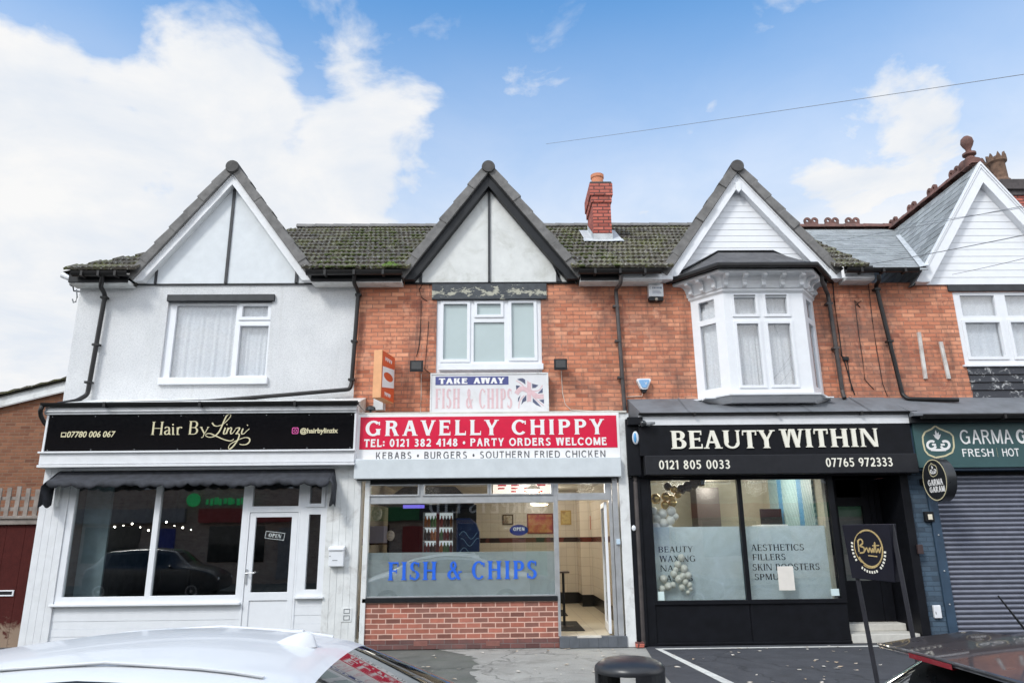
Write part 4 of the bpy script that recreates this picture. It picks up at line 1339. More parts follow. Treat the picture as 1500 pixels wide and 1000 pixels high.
# interior of the chip shop
n = NT('wall_tile')
sx = n.n('SeparateXYZ'); n.l(n.pos(), sx.inputs[0]); cxn = n.n('CombineXYZ'); n.l(n.math('ADD', sx.outputs[0], sx.outputs[1]), cxn.inputs[0]); n.l(sx.outputs[2], cxn.inputs[1])
bt = n.n('TexBrick', Scale=1.0, offset=0.0); bt.inputs['Brick Width'].default_value = .2; bt.inputs['Row Height'].default_value = .2; bt.inputs['Mortar Size'].default_value = .003
bt.inputs['Color1'].default_value = (.72, .66, .56, 1); bt.inputs['Color2'].default_value = (.68, .62, .53, 1); bt.inputs['Mortar'].default_value = (.45, .38, .3, 1)
n.l(cxn.outputs[0], bt.inputs['Vector'])
band = n.math('MULTIPLY', n.math('GREATER_THAN', sx.outputs[2], 1.53), n.math('LESS_THAN', sx.outputs[2], 1.64))
c2 = n.ramp(n.noise(4.5, 0), [(.47, (.13, .03, .02)), (.52, (.03, .015, .012))])
skirt = n.math('LESS_THAN', sx.outputs[2], .4)
col = n.mix(band, bt.outputs['Color'], c2)
n.base(n.mix(skirt, col, (.012, .012, .013))); n.rough(.25)
WTILE = n.m
n = NT('cream_floor_tile')
bt = n.n('TexBrick', Scale=1.0, offset=0.0); bt.inputs['Brick Width'].default_value = .3; bt.inputs['Row Height'].default_value = .3; bt.inputs['Mortar Size'].default_value = .004
bt.inputs['Color1'].default_value = (.66, .6, .48, 1); bt.inputs['Color2'].default_value = (.62, .57, .46, 1); bt.inputs['Mortar'].default_value = (.35, .31, .25, 1)
n.l(n.pos(), bt.inputs['Vector']); n.base(bt.outputs['Color']); n.rough(.3)
FTILE = n.m
CEIL = plain('cream_ceiling', (.6, .55, .45), .8)
IZ0, IZ1 = .15, 2.75
IX0, IX1, IY1 = X12 + .12, X23 - .05, 17.9
room(B2, IX0, IX1, Y2 + .08, IY1, IZ0, IZ1, WTILE, FTILE, CEIL, 'takeaway')
MB().box(1.8, IX1 - .05, IY1 - .9, IY1 - .05, IZ0, IZ1 - .05).build('boxed_pier', WTILE, B2)
mt = MB().box(.3, 1.36, 12.6, 14.0, IZ0 + .002, IZ0 + .014).build('door_mat', plain('black_rubber_mat', (.02, .02, .021), .9, bump=.4)); tag(mt, 'black rubber mat on the cream tiles just inside the open doorway', 'mat')
mt = MB().box(.3, 1.3, 15.0, 16.2, IZ0 + .002, IZ0 + .014).build('door_mat', plain('dark_rubber_mat', (.022, .022, .023), .9, bump=.4)); tag(mt, 'second black mat lying deeper inside the takeaway', 'mat')
INLIGHT = emit('warm_lamp_glow', (1, .78, .45), 14)
for (px, py, yy, lab) in ((790, 737, 13.6, 'lit warm ceiling lamp inside the takeaway above the menu poster'), (781, 716, 14.6, 'small lit ceiling lamp at the back of the takeaway')):
    c = P(px, py, yy)
    lt = thing('ceiling_lamp', lab, 'lamp', (c.x, c.y, IZ1 - .05))
    MB().lathe([(.04, 0), (.05, -.03), (.17, -.1), (.17, -.115)], (c.x, c.y, min(c.z + .1, IZ1 - .05)), 20).build('lamp_shade', UPVC, lt, smooth=True)
    MB().lathe([(.16, -.116), (.13, -.135), (.01, -.145)], (c.x, c.y, min(c.z + .1, IZ1 - .05)), 20).build('lamp_glass', INLIGHT, lt, smooth=True)
    MB().tube([(c.x, c.y, min(c.z + .1, IZ1 - .05)), (c.x, c.y, IZ1 - .05)], .008, 6).build('cord', BLACK, lt)
for (x, y, e) in ((.4, 13.6, 17), (.9, 16.2, 20), (-1.3, 14.0, 3), (1.5, 13.0, 12)):
    la = bpy.data.lights.new('takeaway_light', 'POINT'); la.energy = e * 1.1; la.color = (1, .92, .8); la.shadow_soft_size = .15
    lo = bpy.data.objects.new('takeaway_light', la); lo.location = (x, y, 2.45); COL.objects.link(lo)
# drinks fridge
fx0, fz1 = XZ(620, 750, 14.4); fx1, fz0 = XZ(663, 812, 14.4)
FRD = thing('drinks_fridge', 'tall glass fronted drinks fridge with lit white shelves inside the takeaway', 'fridge', ((fx0 + fx1) / 2, 14.4, IZ0))
MB().rect((fx0 - .06, fx1 + .06, IZ0, fz1 + .2), 14.38, 15.0, [(fx0, fx1, IZ0 + .2, fz1)]).build('cabinet', BLACK, FRD, bevel=.01)
MB().box(fx0 - .01, fx1 + .01, 14.8, 14.82, IZ0 + .2, fz1).build('lit_back', emit('fridge_light', (.9, .97, 1), .42), FRD)
fz = [IZ0 + .2 + i * .25 for i in range(7)]
BOT = [plain('red_bottle', (.3, .02, .02), .3), plain('dark_cola_bottle', (.05, .02, .015), .3), plain('orange_bottle', (.6, .2, .03), .3), plain('green_bottle', (.08, .3, .08), .3)]
for i, z in enumerate(fz):
    sh = MB().box(fx0, fx1, 14.42, 14.78, z - .012, z).build('shelf', UPVC, FRD)
    if z > 1.0:
        for k in range(9):
            x = fx0 + .04 + (fx1 - fx0 - .08) * k / 8
            MB().lathe([(.03, 0), (.032, .13), (.012, .18), (.012, .21)], (x, 14.5, z), 10).build('bottle', BOT[(i + k // 2) % 4], sh, smooth=True)
MB().box((fx0 + fx1) / 2 - .03, (fx0 + fx1) / 2 + .03, 14.36, 14.4, IZ0 + .2, fz1).build('door_bar', plain('dark_red_bar', (.12, .01, .012), .4), FRD)
# dark range hood and counter
hd = thing('frying_range', 'dark steel frying range with hood at the back left of the takeaway', 'range', (-1.2, 14.6, IZ0))
MB().box(-2.2, -.55, 14.1, 15.2, IZ0, 1.1).build('counter', plain('dark_steel', (.09, .09, .1), .35, metal=.6), hd, bevel=.02)
MB().add([(-2.3, 13.9, 2.25), (-.5, 13.9, 2.25), (-.5, 15.3, 2.25), (-2.3, 15.3, 2.25), (-1.9, 14.5, 2.62), (-.9, 14.5, 2.62), (-.9, 15.3, 2.62), (-1.9, 15.3, 2.62)], [(0, 1, 2, 3), (4, 5, 6, 7), (0, 1, 5, 4), (1, 2, 6, 5), (2, 3, 7, 6), (3, 0, 4, 7)]).build('hood', BLACK, hd)
MB().box(-2.3, -.5, 15.2, 15.3, IZ0, 2.3).build('splash_back', BLACK, hd)
mk = MB().box(P(542, 770, 13.4).x, P(563, 770, 13.4).x, 13.4, 13.8, P(550, 795, 13.4).z, P(550, 770, 13.4).z).build('menu_box', plain('lilac_grey_box', (.3, .3, .42), .5), None, bevel=.01); tag(mk, 'lilac grey box standing at the left inside the takeaway window', 'box')
bc = thing('vending_cabinet', 'dark blue rounded cabinet with pale swirls beside the fridge', 'cabinet', (P(688, 790, 14.3).x, 14.3, IZ0))
bx0, bx1 = P(668, 790, 14.3).x, P(702, 790, 14.3).x
zc = P(690, 758, 14.3).z
MB().prism([(bx0, IZ0), (bx1, IZ0), (bx1, zc - .25), (bx1 - .06, zc - .1), (bx1 - .18, zc), (bx0, zc)], 14.3, 14.9).build('body', plain('deep_blue_panel', (.012, .03, .11), .25), bc, bevel=.01)
sw = MB()
for kx, kz in ((.0, .0), (.03, -.13), (-.02, -.3)):
    pts = [(bx0 + .06 + kx + (bx1 - bx0 - .1) * u, zc - .32 + kz + .07 * math.sin(u * 7 + kx * 40)) for u in [i / 9 for i in range(10)]]
    ribbon(sw, pts, 14.296, .012, .003)
sw.build('swirl_print', plain('pale_blue_print', (.15, .3, .55), .4), bc)
# pictures and posters on the back wall
def wall_picture(px0, py0, px1, py1, Y, mframe, mpic, label, cat, extra=None):
    r = R(px0, py0, px1, py1, Y)
    t = thing('wall_picture', label, cat, ((r[0] + r[1]) / 2, Y, r[2]))
    MB().rect(r, Y, Y + .03, [(r[0] + .03, r[1] - .03, r[2] + .03, r[3] - .03)]).build('frame', mframe, t)
    MB().box(r[0] + .03, r[1] - .03, Y + .012, Y + .028, r[2] + .03, r[3] - .03).build('picture', mpic, t)
    return t, r


BW = IY1 - .085
def blotch(name, a, b, c, sc):
    n = NT(name)
    n.base(n.ramp(n.noise(sc, 3, .6), [(.4, a), (.5, b), (.6, c)])); n.rough(.4)
    return n.m


wall_picture(736, 753, 752, 768, BW, plain('dark_wood_frame', (.1, .06, .03), .5), blotch('fish_print', (.7, .66, .55), (.5, .42, .3), (.2, .15, .1), 5), 'small brown framed picture on the takeaway back wall', 'picture')
t_, r_ = wall_picture(772, 752, 811, 781, BW, plain('dark_red_frame', (.25, .02, .02), .5), blotch('food_poster_print', (.42, .03, .02), (.55, .14, .04), (.62, .3, .08), 4.2), 'red and orange food poster on the takeaway back wall', 'poster')
wall_picture(821, 747, 837, 768, BW, plain('gold_frame', (.45, .32, .12), .4, metal=.4), blotch('gold_print', (.5, .36, .12), (.6, .48, .2), (.35, .22, .08), 5), 'small gold framed notice seen through the takeaway doorway', 'picture')
wall_picture(864, 755, 880, 775, IY1 - .92, plain('pale_red_frame', (.5, .2, .14), .5), blotch('red_print', (.6, .25, .16), (.5, .2, .12), (.7, .5, .4), 5), 'faded red notice on the pier inside the takeaway doorway', 'poster')
mr = R(722, 708, 812, 723, 14.6)
mbd = thing('menu_board', 'pale lit menu board high in the takeaway behind the transom panes', 'menu board', ((mr[0] + mr[1]) / 2, 14.6, mr[2]))
MB().box(mr[0], mr[1], 14.6, 14.66, mr[2], mr[3]).build('panel', emit('menu_glow', (1, .9, .85), .55), mbd)
mp_ = MB()
for i in range(5):
    for k in range(3):
        if (i + k) % 4: mp_.box(mr[0] + .1 + i * .26, mr[0] + .1 + i * .26 + .1 + .03 * k, 14.592, 14.599, mr[2] + .04 + k * .06, mr[2] + .07 + k * .06)
mp_.build('red_print', RED, mbd)
pl_ = P(606, 740, 14.0)
led = MB().box(pl_.x - .2, pl_.x + .2, 14.0, 14.03, pl_.z - .05, pl_.z + .05).build('led_strip_sign', emit('violet_glow', (.2, .16, .8), .9)); tag(led, 'small violet lit strip high at the left inside the takeaway', 'sign')
for (px, py, rr_, lab) in ((552, 752, .12, 'pale stack of packets at the far left inside the takeaway window'), (572, 784, .09, 'pale oval dish standing beside the lilac box in the takeaway')):
    c = P(px, py, 13.2)
    o = MB().ball((c.x, 13.2, c.z), 1, 14, 10, (rr_ * .8, rr_ * .5, rr_)).build('food_packet' if rr_ > .1 else 'dish', plain('pale_packet', (.45, .42, .4), .5, var=.4, scale=18), smooth=True); tag(o, lab, 'packet' if rr_ > .1 else 'dish')
# bar table inside the doorway
tx, tz = XZ(823, 836, 13.2)
bt_ = thing('bar_table', 'small dark bar shelf table on a thin black leg inside the takeaway doorway', 'table', (tx, 13.2, IZ0))
MB().box(tx - .32, tx + .12, 13.05, 13.4, tz - .03, tz).build('tabletop', plain('dark_brown_top', (.06, .035, .025), .35), bt_, bevel=.008)
MB().tube([(tx + .02, 13.2, IZ0 + .02), (tx + .02, 13.2, tz - .03)], .022, 12).build('leg', BLACK, bt_, smooth=True)
MB().lathe([(.17, 0), (.17, .015), (.03, .03)], (tx + .02, 13.2, IZ0 + .002), 20).build('foot', BLACK, bt_, smooth=True)
# OPEN neon sign in the window
ox, oz = XZ(760, 776, 12.1)
op = thing('open_sign', 'oval dark blue open sign hanging inside the takeaway window', 'sign', (ox, 12.1, oz))
pts = [(ox + .15 * math.cos(a), oz + .085 * math.sin(a)) for a in [2 * PI * i / 28 for i in range(28)]]
MB().prism(pts, 12.1, 12.13).build('board', plain('deep_blue_board', (.012, .03, .2), .35), op)
write(MB(), 'OPEN', ox - .09, ox + .09, oz - .01, oz + .045, 12.097, w=.24, t=.2, s=0, st=0, gap=.14, thick=.003).build('lettering', SIGNWHITE, op)
# ------------------------------------------------------------------ building 3 : brick with bay, beauty salon
B3 = thing('shop_house', 'red brick shop house with white bay window above the black beauty salon front', 'building', (4.4, 12.4, 0))
YB = YW - .5
bL, bR = P(1022, 580, YW).x, P(1208, 582, YW).x
fL, fR = P(1072, 577, YB).x, P(1193, 577, YB).x
zS, zH = P(1130, 576, YB).z, P(1120, 428, YB).z
upper_wall(B3, X23, X34, 3.2, ZT, BRICK, [(bL + .05, bR - .05, zS, zH)])
MB().box(X23, X34, 19.2, 19.5, 0, ZT).build('rear_wall', BRICK, B3)


def bay_path(off):
    return [(bL - off * 1.15, YW + .005), (fL - off * .45, YB - off), (fR + off * .45, YB - off), (bR + off * 1.15, YW + .005)]


def bay_loft(mb, prof, close=True):
    rows = [[(x, y, z) for (x, y) in bay_path(o)] for (o, z) in prof]
    for a, b in zip(rows, rows[1:]):
        for i in range(3): mb.add([a[i], a[i + 1], b[i + 1], b[i]], [(0, 1, 2, 3)])
    if close:
        mb.add(rows[0], [(0, 1, 2, 3)]); mb.add(rows[-1], [(0, 1, 2, 3)])
    return mb


bay = MB()
bay_loft(bay, [(.0, zH - .02), (.015, zH + .0), (.035, zH + .02), (.035, zH + .055), (.055, zH + .07), (.06, zH + .12), (.075, zH + .19), (.105, zH + .245), (.14, zH + .27), (.25, zH + .28), (.265, zH + .3), (.265, zH + .335), (.22, zH + .34)])
bo = bay.build('bay_cornice', WHITE, B3, bevel=.003)
br = MB()
pth = bay_path(.04)
def bracket(mb, x, y, dx, dy):
    pts = [(0, .07), (.06, .075), (.085, .1), (.085, .125), (.07, .15), (.085, .19), (.12, .215), (.17, .222), (.2, .235), (.2, .279), (.0, .279)]
    w_ = .034
    tx_, ty_ = -dy, dx
    for sd in (0,):
        v = []
        for s_ in (-w_, w_):
            for (o, z) in pts: v.append((x + dx * o + tx_ * s_, y + dy * o + ty_ * s_, zH + z))
        n_ = len(pts)
        mb.add(v, [tuple(range(n_)), tuple(range(n_, 2 * n_))] + [(i, (i + 1) % n_, (i + 1) % n_ + n_, i + n_) for i in range(n_)])
for (a, b, n_) in ((0, 1, 3), (1, 2, 5), (2, 3, 3)):
    A, Bv = Vector(pth[a]), Vector(pth[b])
    d = (Bv - A).normalized(); nn = Vector((d.y, -d.x))
    for i in range(n_):
        t_ = (i + (.16 if n_ == 5 else .5)) / (n_ - (.68 if n_ == 5 else 0))
        q_ = A + (Bv - A) * t_
        mb_ = MB(); bracket(mb_, q_.x, q_.y, nn.x, nn.y)
        mb_.build('bracket', WHITE, bo, bevel=.004)
# bay roof and gutter
ze, zw = P(1120, 388, YB - .3).z, P(1092, 370, YW - .06).z
rb = MB()
e = [(x, y, ze) for (x, y) in bay_path(.33)]
tl_, tr_ = (P(1052, 370, YW - .08).x, YW - .08, zw), (P(1132, 370, YW - .08).x, YW - .08, zw)
rb.add(e + [tl_, tr_], [(0, 1, 4), (1, 2, 5, 4), (2, 3, 5), (0, 4, 5, 3)])
rb.build('bay_roof', plain('dark_felt', (.085, .085, .09), .85, var=.3, bump=.3, dirt=(.2, .2, .2), dirt_amt=.4), B3)
fb = MB()
bay_loft(fb, [(.27, zH + .335), (.27, ze - .01), (.24, ze - .01)])
fb.build('bay_fascia', BLACK, B3)
MB().tube([(x, y, ze - .015) for (x, y) in bay_path(.35)], .05, 10).build('bay_gutter', BPLASTIC, B3, smooth=True)
fl_ = MB().tube([(e[0][0], YW - .09, ze + .02), (tl_[0], tl_[1] - .01, zw + .015), (tr_[0], tr_[1] - .01, zw + .015), (e[3][0], YW - .09, ze + .02)], .022, 8)
fl_.build('bay_flashing', BLACK, B3)
# bay sill
bs = MB()
bay_loft(bs, [(.02, zS - .0), (.13, zS - .015), (.13, zS - .045), (.09, zS - .05), (.05, zS - .09), (-.02, zS - .15)])
bs.build('bay_sill', WHITE, B3, bevel=.003)


def on_plane(A, Bv):
    A, Bv = Vector((A[0], A[1])), Vector((Bv[0], Bv[1]))
    d = (Bv - A).normalized(); inn = Vector((-d.y, d.x))
    if inn.y < 0: inn = -inn
    return lambda x, y, z: (A.x + d.x * x + inn.x * y, A.y + d.y * x + inn.y * y, z)


def facet(A, Bv, panes, sashes, name='window'):
    L = (Vector(Bv) - Vector(A)).length
    pl = on_plane(A, Bv)
    mb = MB().rect((0, L, zS, zH), 0.0, .07, panes)
    for (ro, ri) in sashes: mb.rect(ro, -.02, .004, [ri])
    mb.v = [Vector(pl(*v)) for v in mb.v]
    fr = mb.build(name, UPVC, B3, bevel=.004)
    for p in panes:
        g = MB().box(p[0] - .004, p[1] + .004, .03, .042, p[2] - .004, p[3] + .004)
        g.v = [Vector(pl(*v)) for v in g.v]
        g.build('pane', GLASS_UP, fr)
    return fr, pl, L


lx = lambda x, y: P(x, y, YB).x - fL
lz = lambda y: P(1120, y, YB).z
pn = [(lx(1075, 440), lx(1108, 460), lz(460), lz(435.6)), (lx(1121, 440), lx(1154, 460), lz(460), lz(435.6)),
      (lx(1083, 519), lx(1115, 519), lz(564), lz(474)), (lx(1129, 519), lx(1162, 519), lz(563.5), lz(474))]
fr3, pl3, L3 = facet((fL, YB), (fR, YB), pn, [sash(p, .05) for p in pn])
MB().box(fL + pn[0][0], fL + pn[0][1], YB - .035, YB - .015, pn[0][3] + .02, pn[0][3] + .045).box(fL + pn[1][0], fL + pn[1][1], YB - .035, YB - .015, pn[1][3] + .02, pn[1][3] + .045).build('vent', MIDGREY, fr3)
cl = (Vector((fL, YB)) - Vector((bL, YW))).length
for (A, Bv, u0, u1) in (((bL, YW), (fL, YB), .24, .72), ((fR, YB), (bR, YW), .3, .76)):
    fr_, _, L_ = facet(A, Bv, [(cl * u0, cl * u1, lz(461), lz(434)), (cl * u0, cl * u1, lz(564), lz(469))], [], 'side_window')
for (x0_, x1_) in ((fL + .08, fL + .6), (fL + .72, fR - .06)):
    curtain(fr3, x0_, x1_, zS + .05, zH - .02, YB + .16, 6, .015)
c1 = MB()
for (A, Bv) in (((bL + .06, YW + .1), (fL + .06, YB + .12)), ((fR - .06, YB + .12), (bR - .06, YW + .1))):
    pl = on_plane(A, Bv); L_ = (Vector(Bv) - Vector(A)).length
    for i in range(24):
        u0, u1 = L_ * i / 24, L_ * (i + 1) / 24
        c1.add([pl(u0, .012 * math.sin(i * 1.3), zS), pl(u1, .012 * math.sin((i + 1) * 1.3), zS), pl(u1, .012 * math.sin((i + 1) * 1.3), zH), pl(u0, .012 * math.sin(i * 1.3), zH)], [(0, 1, 2, 3)])
c1.build('side_curtain', NET, B3, smooth=True, recalc=False)
MB().box(bL - .1, bR + .1, YW + .9, YW + .92, zS - .2, zH + .2).build('room_back', PANEL1, B3)
MB().box(bL + .02, bR - .02, YB + .1, YW + .9, zS - .06, zS - .04).build('bay_floor', WHITE, B3)
# roof and gable 3
hidden_slopes(B3, X23, X34)
main_roof(B3, X23, X34, TILE, uhi=lambda v: X34 - X23 - .12 - .03 * (int(v / .33) % 2))
rt = MB(); half_round(rt, (X23, RY1, RZ1), (X34 - .6, RY1, RZ1), .1); rt.build('ridge_tile', CAP, B3, smooth=True)
ga = XZ(1079, 254, Yb); gl = XZ(977, 405, Yb); gr = XZ(1224, 403, Yb)
zb3 = P(1100, 404, Yb).z
gable(B3, ga[0], ga[1], gl[0], gr[0], zb3, .16, UPVC, UPVC, boards=True)
gable_roof(B3, ga[0], ga[1] + .05, (gr[0] - gl[0]) / 2, zb3, TILE_DARK)
MB().prism([(ga[0] - .05, ga[1] - .34), (ga[0], ga[1] - .4), (ga[0] + .05, ga[1] - .34), (ga[0] + .05, ga[1] - .2), (ga[0] - .05, ga[1] - .2)], Yb - .025, Yb + .03).build('gable_drop', UPVC, B3, bevel=.004)
for gx, sd in ((gl[0], 1), (gr[0], -1)):
    MB().box(gx - .1, gx + .1, Yb - .03, YW, zb3 - .07, zb3 + .12).build('box_end', UPVC, B3, bevel=.005)
gutter(B3, gr[0] + .08, P(1345, 400, 12.0).x, 11.99, ZG + .04, .07)
for (a, b, m_) in ((X23, gl[0] - .12, WHITE), (gr[0] + .12, X34, WHITE)):
    MB().box(a, b, 12.1, 12.13, ZG - .1, ZG + .0).build('fascia_board', m_, B3)
    MB().box(a, b, 12.105, 12.13, ZG + .001, 6.283).build('eaves_board', BLACK, B3)
    MB().box(a, b, 12.13, YW, ZG - .12, ZG - .06).build('soffit', WORN, B3)
pipe(B3, [P(1203, 396, 11.95), P(1203, 410, 12.05), P(1213, 432, 12.32), P(1234, 574, 12.32), P(1237, 583, 12.25)], .037, BROWNPIPE,
     brackets=[(P(1214, 445, 12.33), 0), (P(1224, 510, 12.33), 0)])
# loose black cables on the brick, each stapled to the wall
def cable(root, pts, r=.006, m=BLACK, Y=YW - .01):
    pv = [P(x, y, Y) for (x, y) in pts]
    return MB().tube(pv, r, 6).build('cable', m, root, smooth=True)


cable(B3, [(1220, 412), (1222, 440), (1229, 488), (1233, 520), (1238, 532), (1246, 560), (1252, 578)], .01)
cable(B3, [(1232, 520), (1241, 526), (1244, 548), (1248, 572)], .007)
MB().box(P(1238, 526, YW).x - .05, P(1238, 526, YW).x + .05, YW - .04, YW - .002, P(1240, 528, YW).z, P(1240, 523, YW).z).build('junction_box', BLACK, B3)
cable(B3, [(1272, 415), (1278, 470), (1284, 510), (1293, 562), (1300, 580)], .006)
cable(B3, [(1262, 440), (1254, 446), (1260, 450), (1252, 440), (1258, 490), (1264, 530), (1267, 556), (1280, 570)], .006)
cable(B2, [(632, 416), (620, 415), (614, 424), (618, 436), (626, 441)], .006)
cable(B2, [(617, 440), (616, 480), (614, 505), (610, 522)], .006)
cable(B2, [(628, 470), (624, 520), (622, 540), (632, 548)], .005)
WIRE = plain('cream_wire', (.62, .52, .44), .6)
cable(B2, [(617, 547), (617, 580), (616, 605)], .007, WIRE)
cable(B2, [(822, 543), (824, 575), (828, 592), (836, 600), (870, 602), (898, 601)], .007, WIRE)
# lean-to roof over the salon
YL = 11.7
zl1, zl0 = P(1050, 583, YW).z, P(1050, 604, YL).z
x0l, x1l = X23 + .06, X34 - .0
MB().add([(x0l + .1, YL, zl0), (x1l, YL, zl0), (x1l, YW + .01, zl1), (x0l, YW + .01, zl1), (x0l + .1, YL, zl0 - .04), (x1l, YL, zl0 - .04), (x1l, YW + .01, zl0 - .04), (x0l, YW + .01, zl0 - .04)],
         [(0, 1, 2, 3), (4, 5, 6, 7), (0, 1, 5, 4), (1, 2, 6, 5), (3, 0, 4, 7)]).build('lean_to_roof', LEAD, B3)
rl = MB()
for xx in [x0l + .9 + i * 1.0 for i in range(4)]:
    rl.add([(xx - .012, YL - .004, zl0 + .012), (xx + .012, YL - .004, zl0 + .012), (xx + .012, YW, zl1 + .012), (xx - .012, YW, zl1 + .012)], [(0, 1, 2, 3)])
rl.build('lead_roll', LEAD, B3, recalc=False)
gutter(B3, x0l + .05, P(1343, 604, 11.66).x, YL - .02, zl0 - .005, .035)
# shopfront 3
Y3 = 11.9
sxl, sxr = P(934, 640, 11.76).x, P(1337, 660, 11.76).x
z622, z608 = P(1130, 621.5, 11.73).z, P(1130, 606.5, 11.73).z
z665, z694 = P(1130, 666, 11.74).z, P(1130, 694, 11.68).z
MB().box(sxl + .03, sxr, 11.725, YW + .01, z622 + .002, min(z608, zl0 - .045)).build('fascia_head', WHITE, B3, bevel=.004)
MB().box(X23 + .02, X34 - .02, 11.86, YW + .02, z694 - .02, z622 + .0).build('fascia_box', NAVY, B3)
plL0, plL1 = P(931, 940, Y3).x + .02, P(965, 880, Y3).x
zhead = z694
MB().box(plL0, plL0 + .17, Y3 - .04, Y3 + .3, 0, zhead - .022).box(plL0 + .17, plL1 - .06, Y3 - .0, Y3 + .25, 0, zhead - .022).build('pilaster', NAVY, B3, bevel=.006)
MB().box(plL0 - .02, plL0 + .2, 11.78, 11.858, zhead, z608 - .05).box(plL0 - .0, plL0 + .25, 11.7, 11.78, z608 - .16, z608 - .03).build('corbel', NAVY, B3, bevel=.01)
zpb, zpt = P(1100, 878, Y3).z, P(1100, 702, Y3).z
pa3 = (P(963.5, 880, Y3).x, P(1095, 878, Y3).x, zpb, zpt)
pb3 = (P(1101.5, 878, Y3).x, P(1233, 877, Y3).x, zpb, zpt)
dX0 = P(1244, 900, Y3).x
f3 = framed(B3, (plL1 - .06, dX0, zpb - .06, zhead - .022), [pa3, pb3], Y3, .08, mat_f=NAVY, mat_g=GLASS_SHOP, name='shop_window')
YS3 = Y3 + .17
zfr3 = P(1030, 771, YS3).z
for p in (pa3, pb3):
    MB().box(p[0] - .05, p[1] + .12, YS3, YS3 + .003, p[2] - .03, zfr3).build('frosted_screen', FROST, f3)
DT = plain('dark_vinyl_lettering', (.008, .014, .022), .6, spec=.2)
def row(txt, x0, y0, x1, y1, **k):
    t = MB()
    a, z1 = XZ(x0, y0, YS3); b, z0 = XZ(x1, y1, YS3)
    write(t, txt, a, b, z0, z1, YS3 - .0025, w=.15, t=.07, s=.06, st=.035, gap=.12, thick=.002)
    t.build('lettering', DT, f3)
row('BEAUTY', 964, 800, 1015, 808); row('WAXING', 966, 813.5, 1019, 822); row('NAILS', 967, 827.5, 1007, 836); row('LASHES', 969, 842, 1015, 850.5)
row('AESTHETICS', 1100, 797, 1178, 805.5); row('FILLERS', 1102, 811, 1151, 819.5); row('SKIN BOOSTERS', 1102, 825.5, 1201, 834); row('SPMU', 1105, 840, 1141, 848.5)
nt = R(1139, 829, 1166, 864, Y3)
no = MB().box(nt[0], nt[1], Y3 + .022, Y3 + .0265, nt[2], nt[3]).build('paper_notice', plain('aged_paper', (.72, .68, .62), .8, var=.05)); tag(no, 'pale paper notice taped over the lettering on the salon window', 'notice')
st_ = R(1218, 862, 1231, 872, Y3)
so = MB().box(st_[0], st_[1], Y3 + .024, Y3 + .0268, st_[2], st_[3]).build('window_sticker', plain('pale_cyan_paper', (.62, .75, .75), .6)); tag(so, 'small pale sticker in the lower right corner of the salon window', 'sticker')
st_ = R(964, 866, 974, 879, Y3)
so = MB().box(st_[0], st_[1], Y3 + .024, Y3 + .0268, st_[2], st_[3]).build('window_sticker', plain('pale_green_paper', (.6, .72, .7), .6)); tag(so, 'small pale sticker in the lower left corner of the salon window', 'sticker')
pz0 = P(1100, 941, Y3).z
vm_ = (pa3[1] + pb3[0]) / 2
MB().box(plL1 - .06, vm_ - .012, Y3 + .03, Y3 + .1, pz0, zpb - .06).box(vm_ + .012, dX0, Y3 + .03, Y3 + .1, pz0, zpb - .06).box(plL1 - .06, dX0, Y3 + .045, Y3 + .11, 0.0, zpb - .06).box(plL1 - .06, dX0, Y3 - .005, Y3 + .1, pz0 - .02, pz0 + .012).build('stall_riser', NAVY, B3, bevel=.004)
# right pilaster and recessed entrance
pr0, pr1 = P(1346, 900, Y3).x, P(1366, 935, Y3).x
MB().box(pr0, pr1 - .02, Y3 - .03, Y3 + .9, 0, zhead - .022).build('pilaster', NAVY, B3, bevel=.006)
MB().box(dX0 - .1, dX0, Y3 + .09, 12.75, 0, zhead - .022).box(dX0, pr0, 12.75, 12.8, .2, zhead).box(dX0 - .1, pr0, Y3 + .02, 12.8, zhead - .02, zhead + .02).build('entrance_recess', NAVY, B3)
Yd = 12.55
d1 = R(1222, 700, 1262, 728, Yd); d2 = (R(1232, 742, 1272, 850, Yd))
d2 = (d1[0], d1[1], P(1250, 850, Yd).z, P(1250, 741, Yd).z)
d1 = (d2[0], d2[1], d1[2], d1[3])
fd3 = framed(B3, (dX0 + .01, d1[1] + .12, .25, zhead - .03), [d1, d2], Yd, .06, mat_f=NAVY, mat_g=GLASS_SHOP, name='entrance_window')
MB().box(d1[0] - .05, d1[1] + .05, Yd + .16, Yd + .18, d2[2] - .05, d1[3] + .05).build('blind', blotch('taupe_blind', (.3, .29, .26), (.34, .33, .3), (.27, .26, .24), 2), fd3)
dd = MB().rect((d1[1] + .13, pr0 - .02, .25, zhead - .03), Yd, Yd + .06, [(d1[1] + .22, pr0 - .12, 1.1, zhead - .2)]).build('door', NAVY, B3, bevel=.004)
MB().box(d1[1] + .2, pr0 - .1, Yd + .03, Yd + .04, 1.08, zhead - .18).build('pane', GLASS_SHOP, dd)
MB().box(d1[1] + .13, pr0 - .02, Yd + .3, Yd + .32, .2, zhead).build('room_back', DARKROOM, B3)
MB().box(d1[1] + .18, d1[1] + .21, Yd - .05, Yd - .02, .9, 1.4).build('handle', ALU, dd)
MB().box(dX0 + .01, pr0 - .01, Y3 + .02, 12.75, .0, .13).box(dX0 + .02, pr0 - .01, Y3 + .4, 12.75, .13, .24).build('step', STONE, B3, bevel=.01)
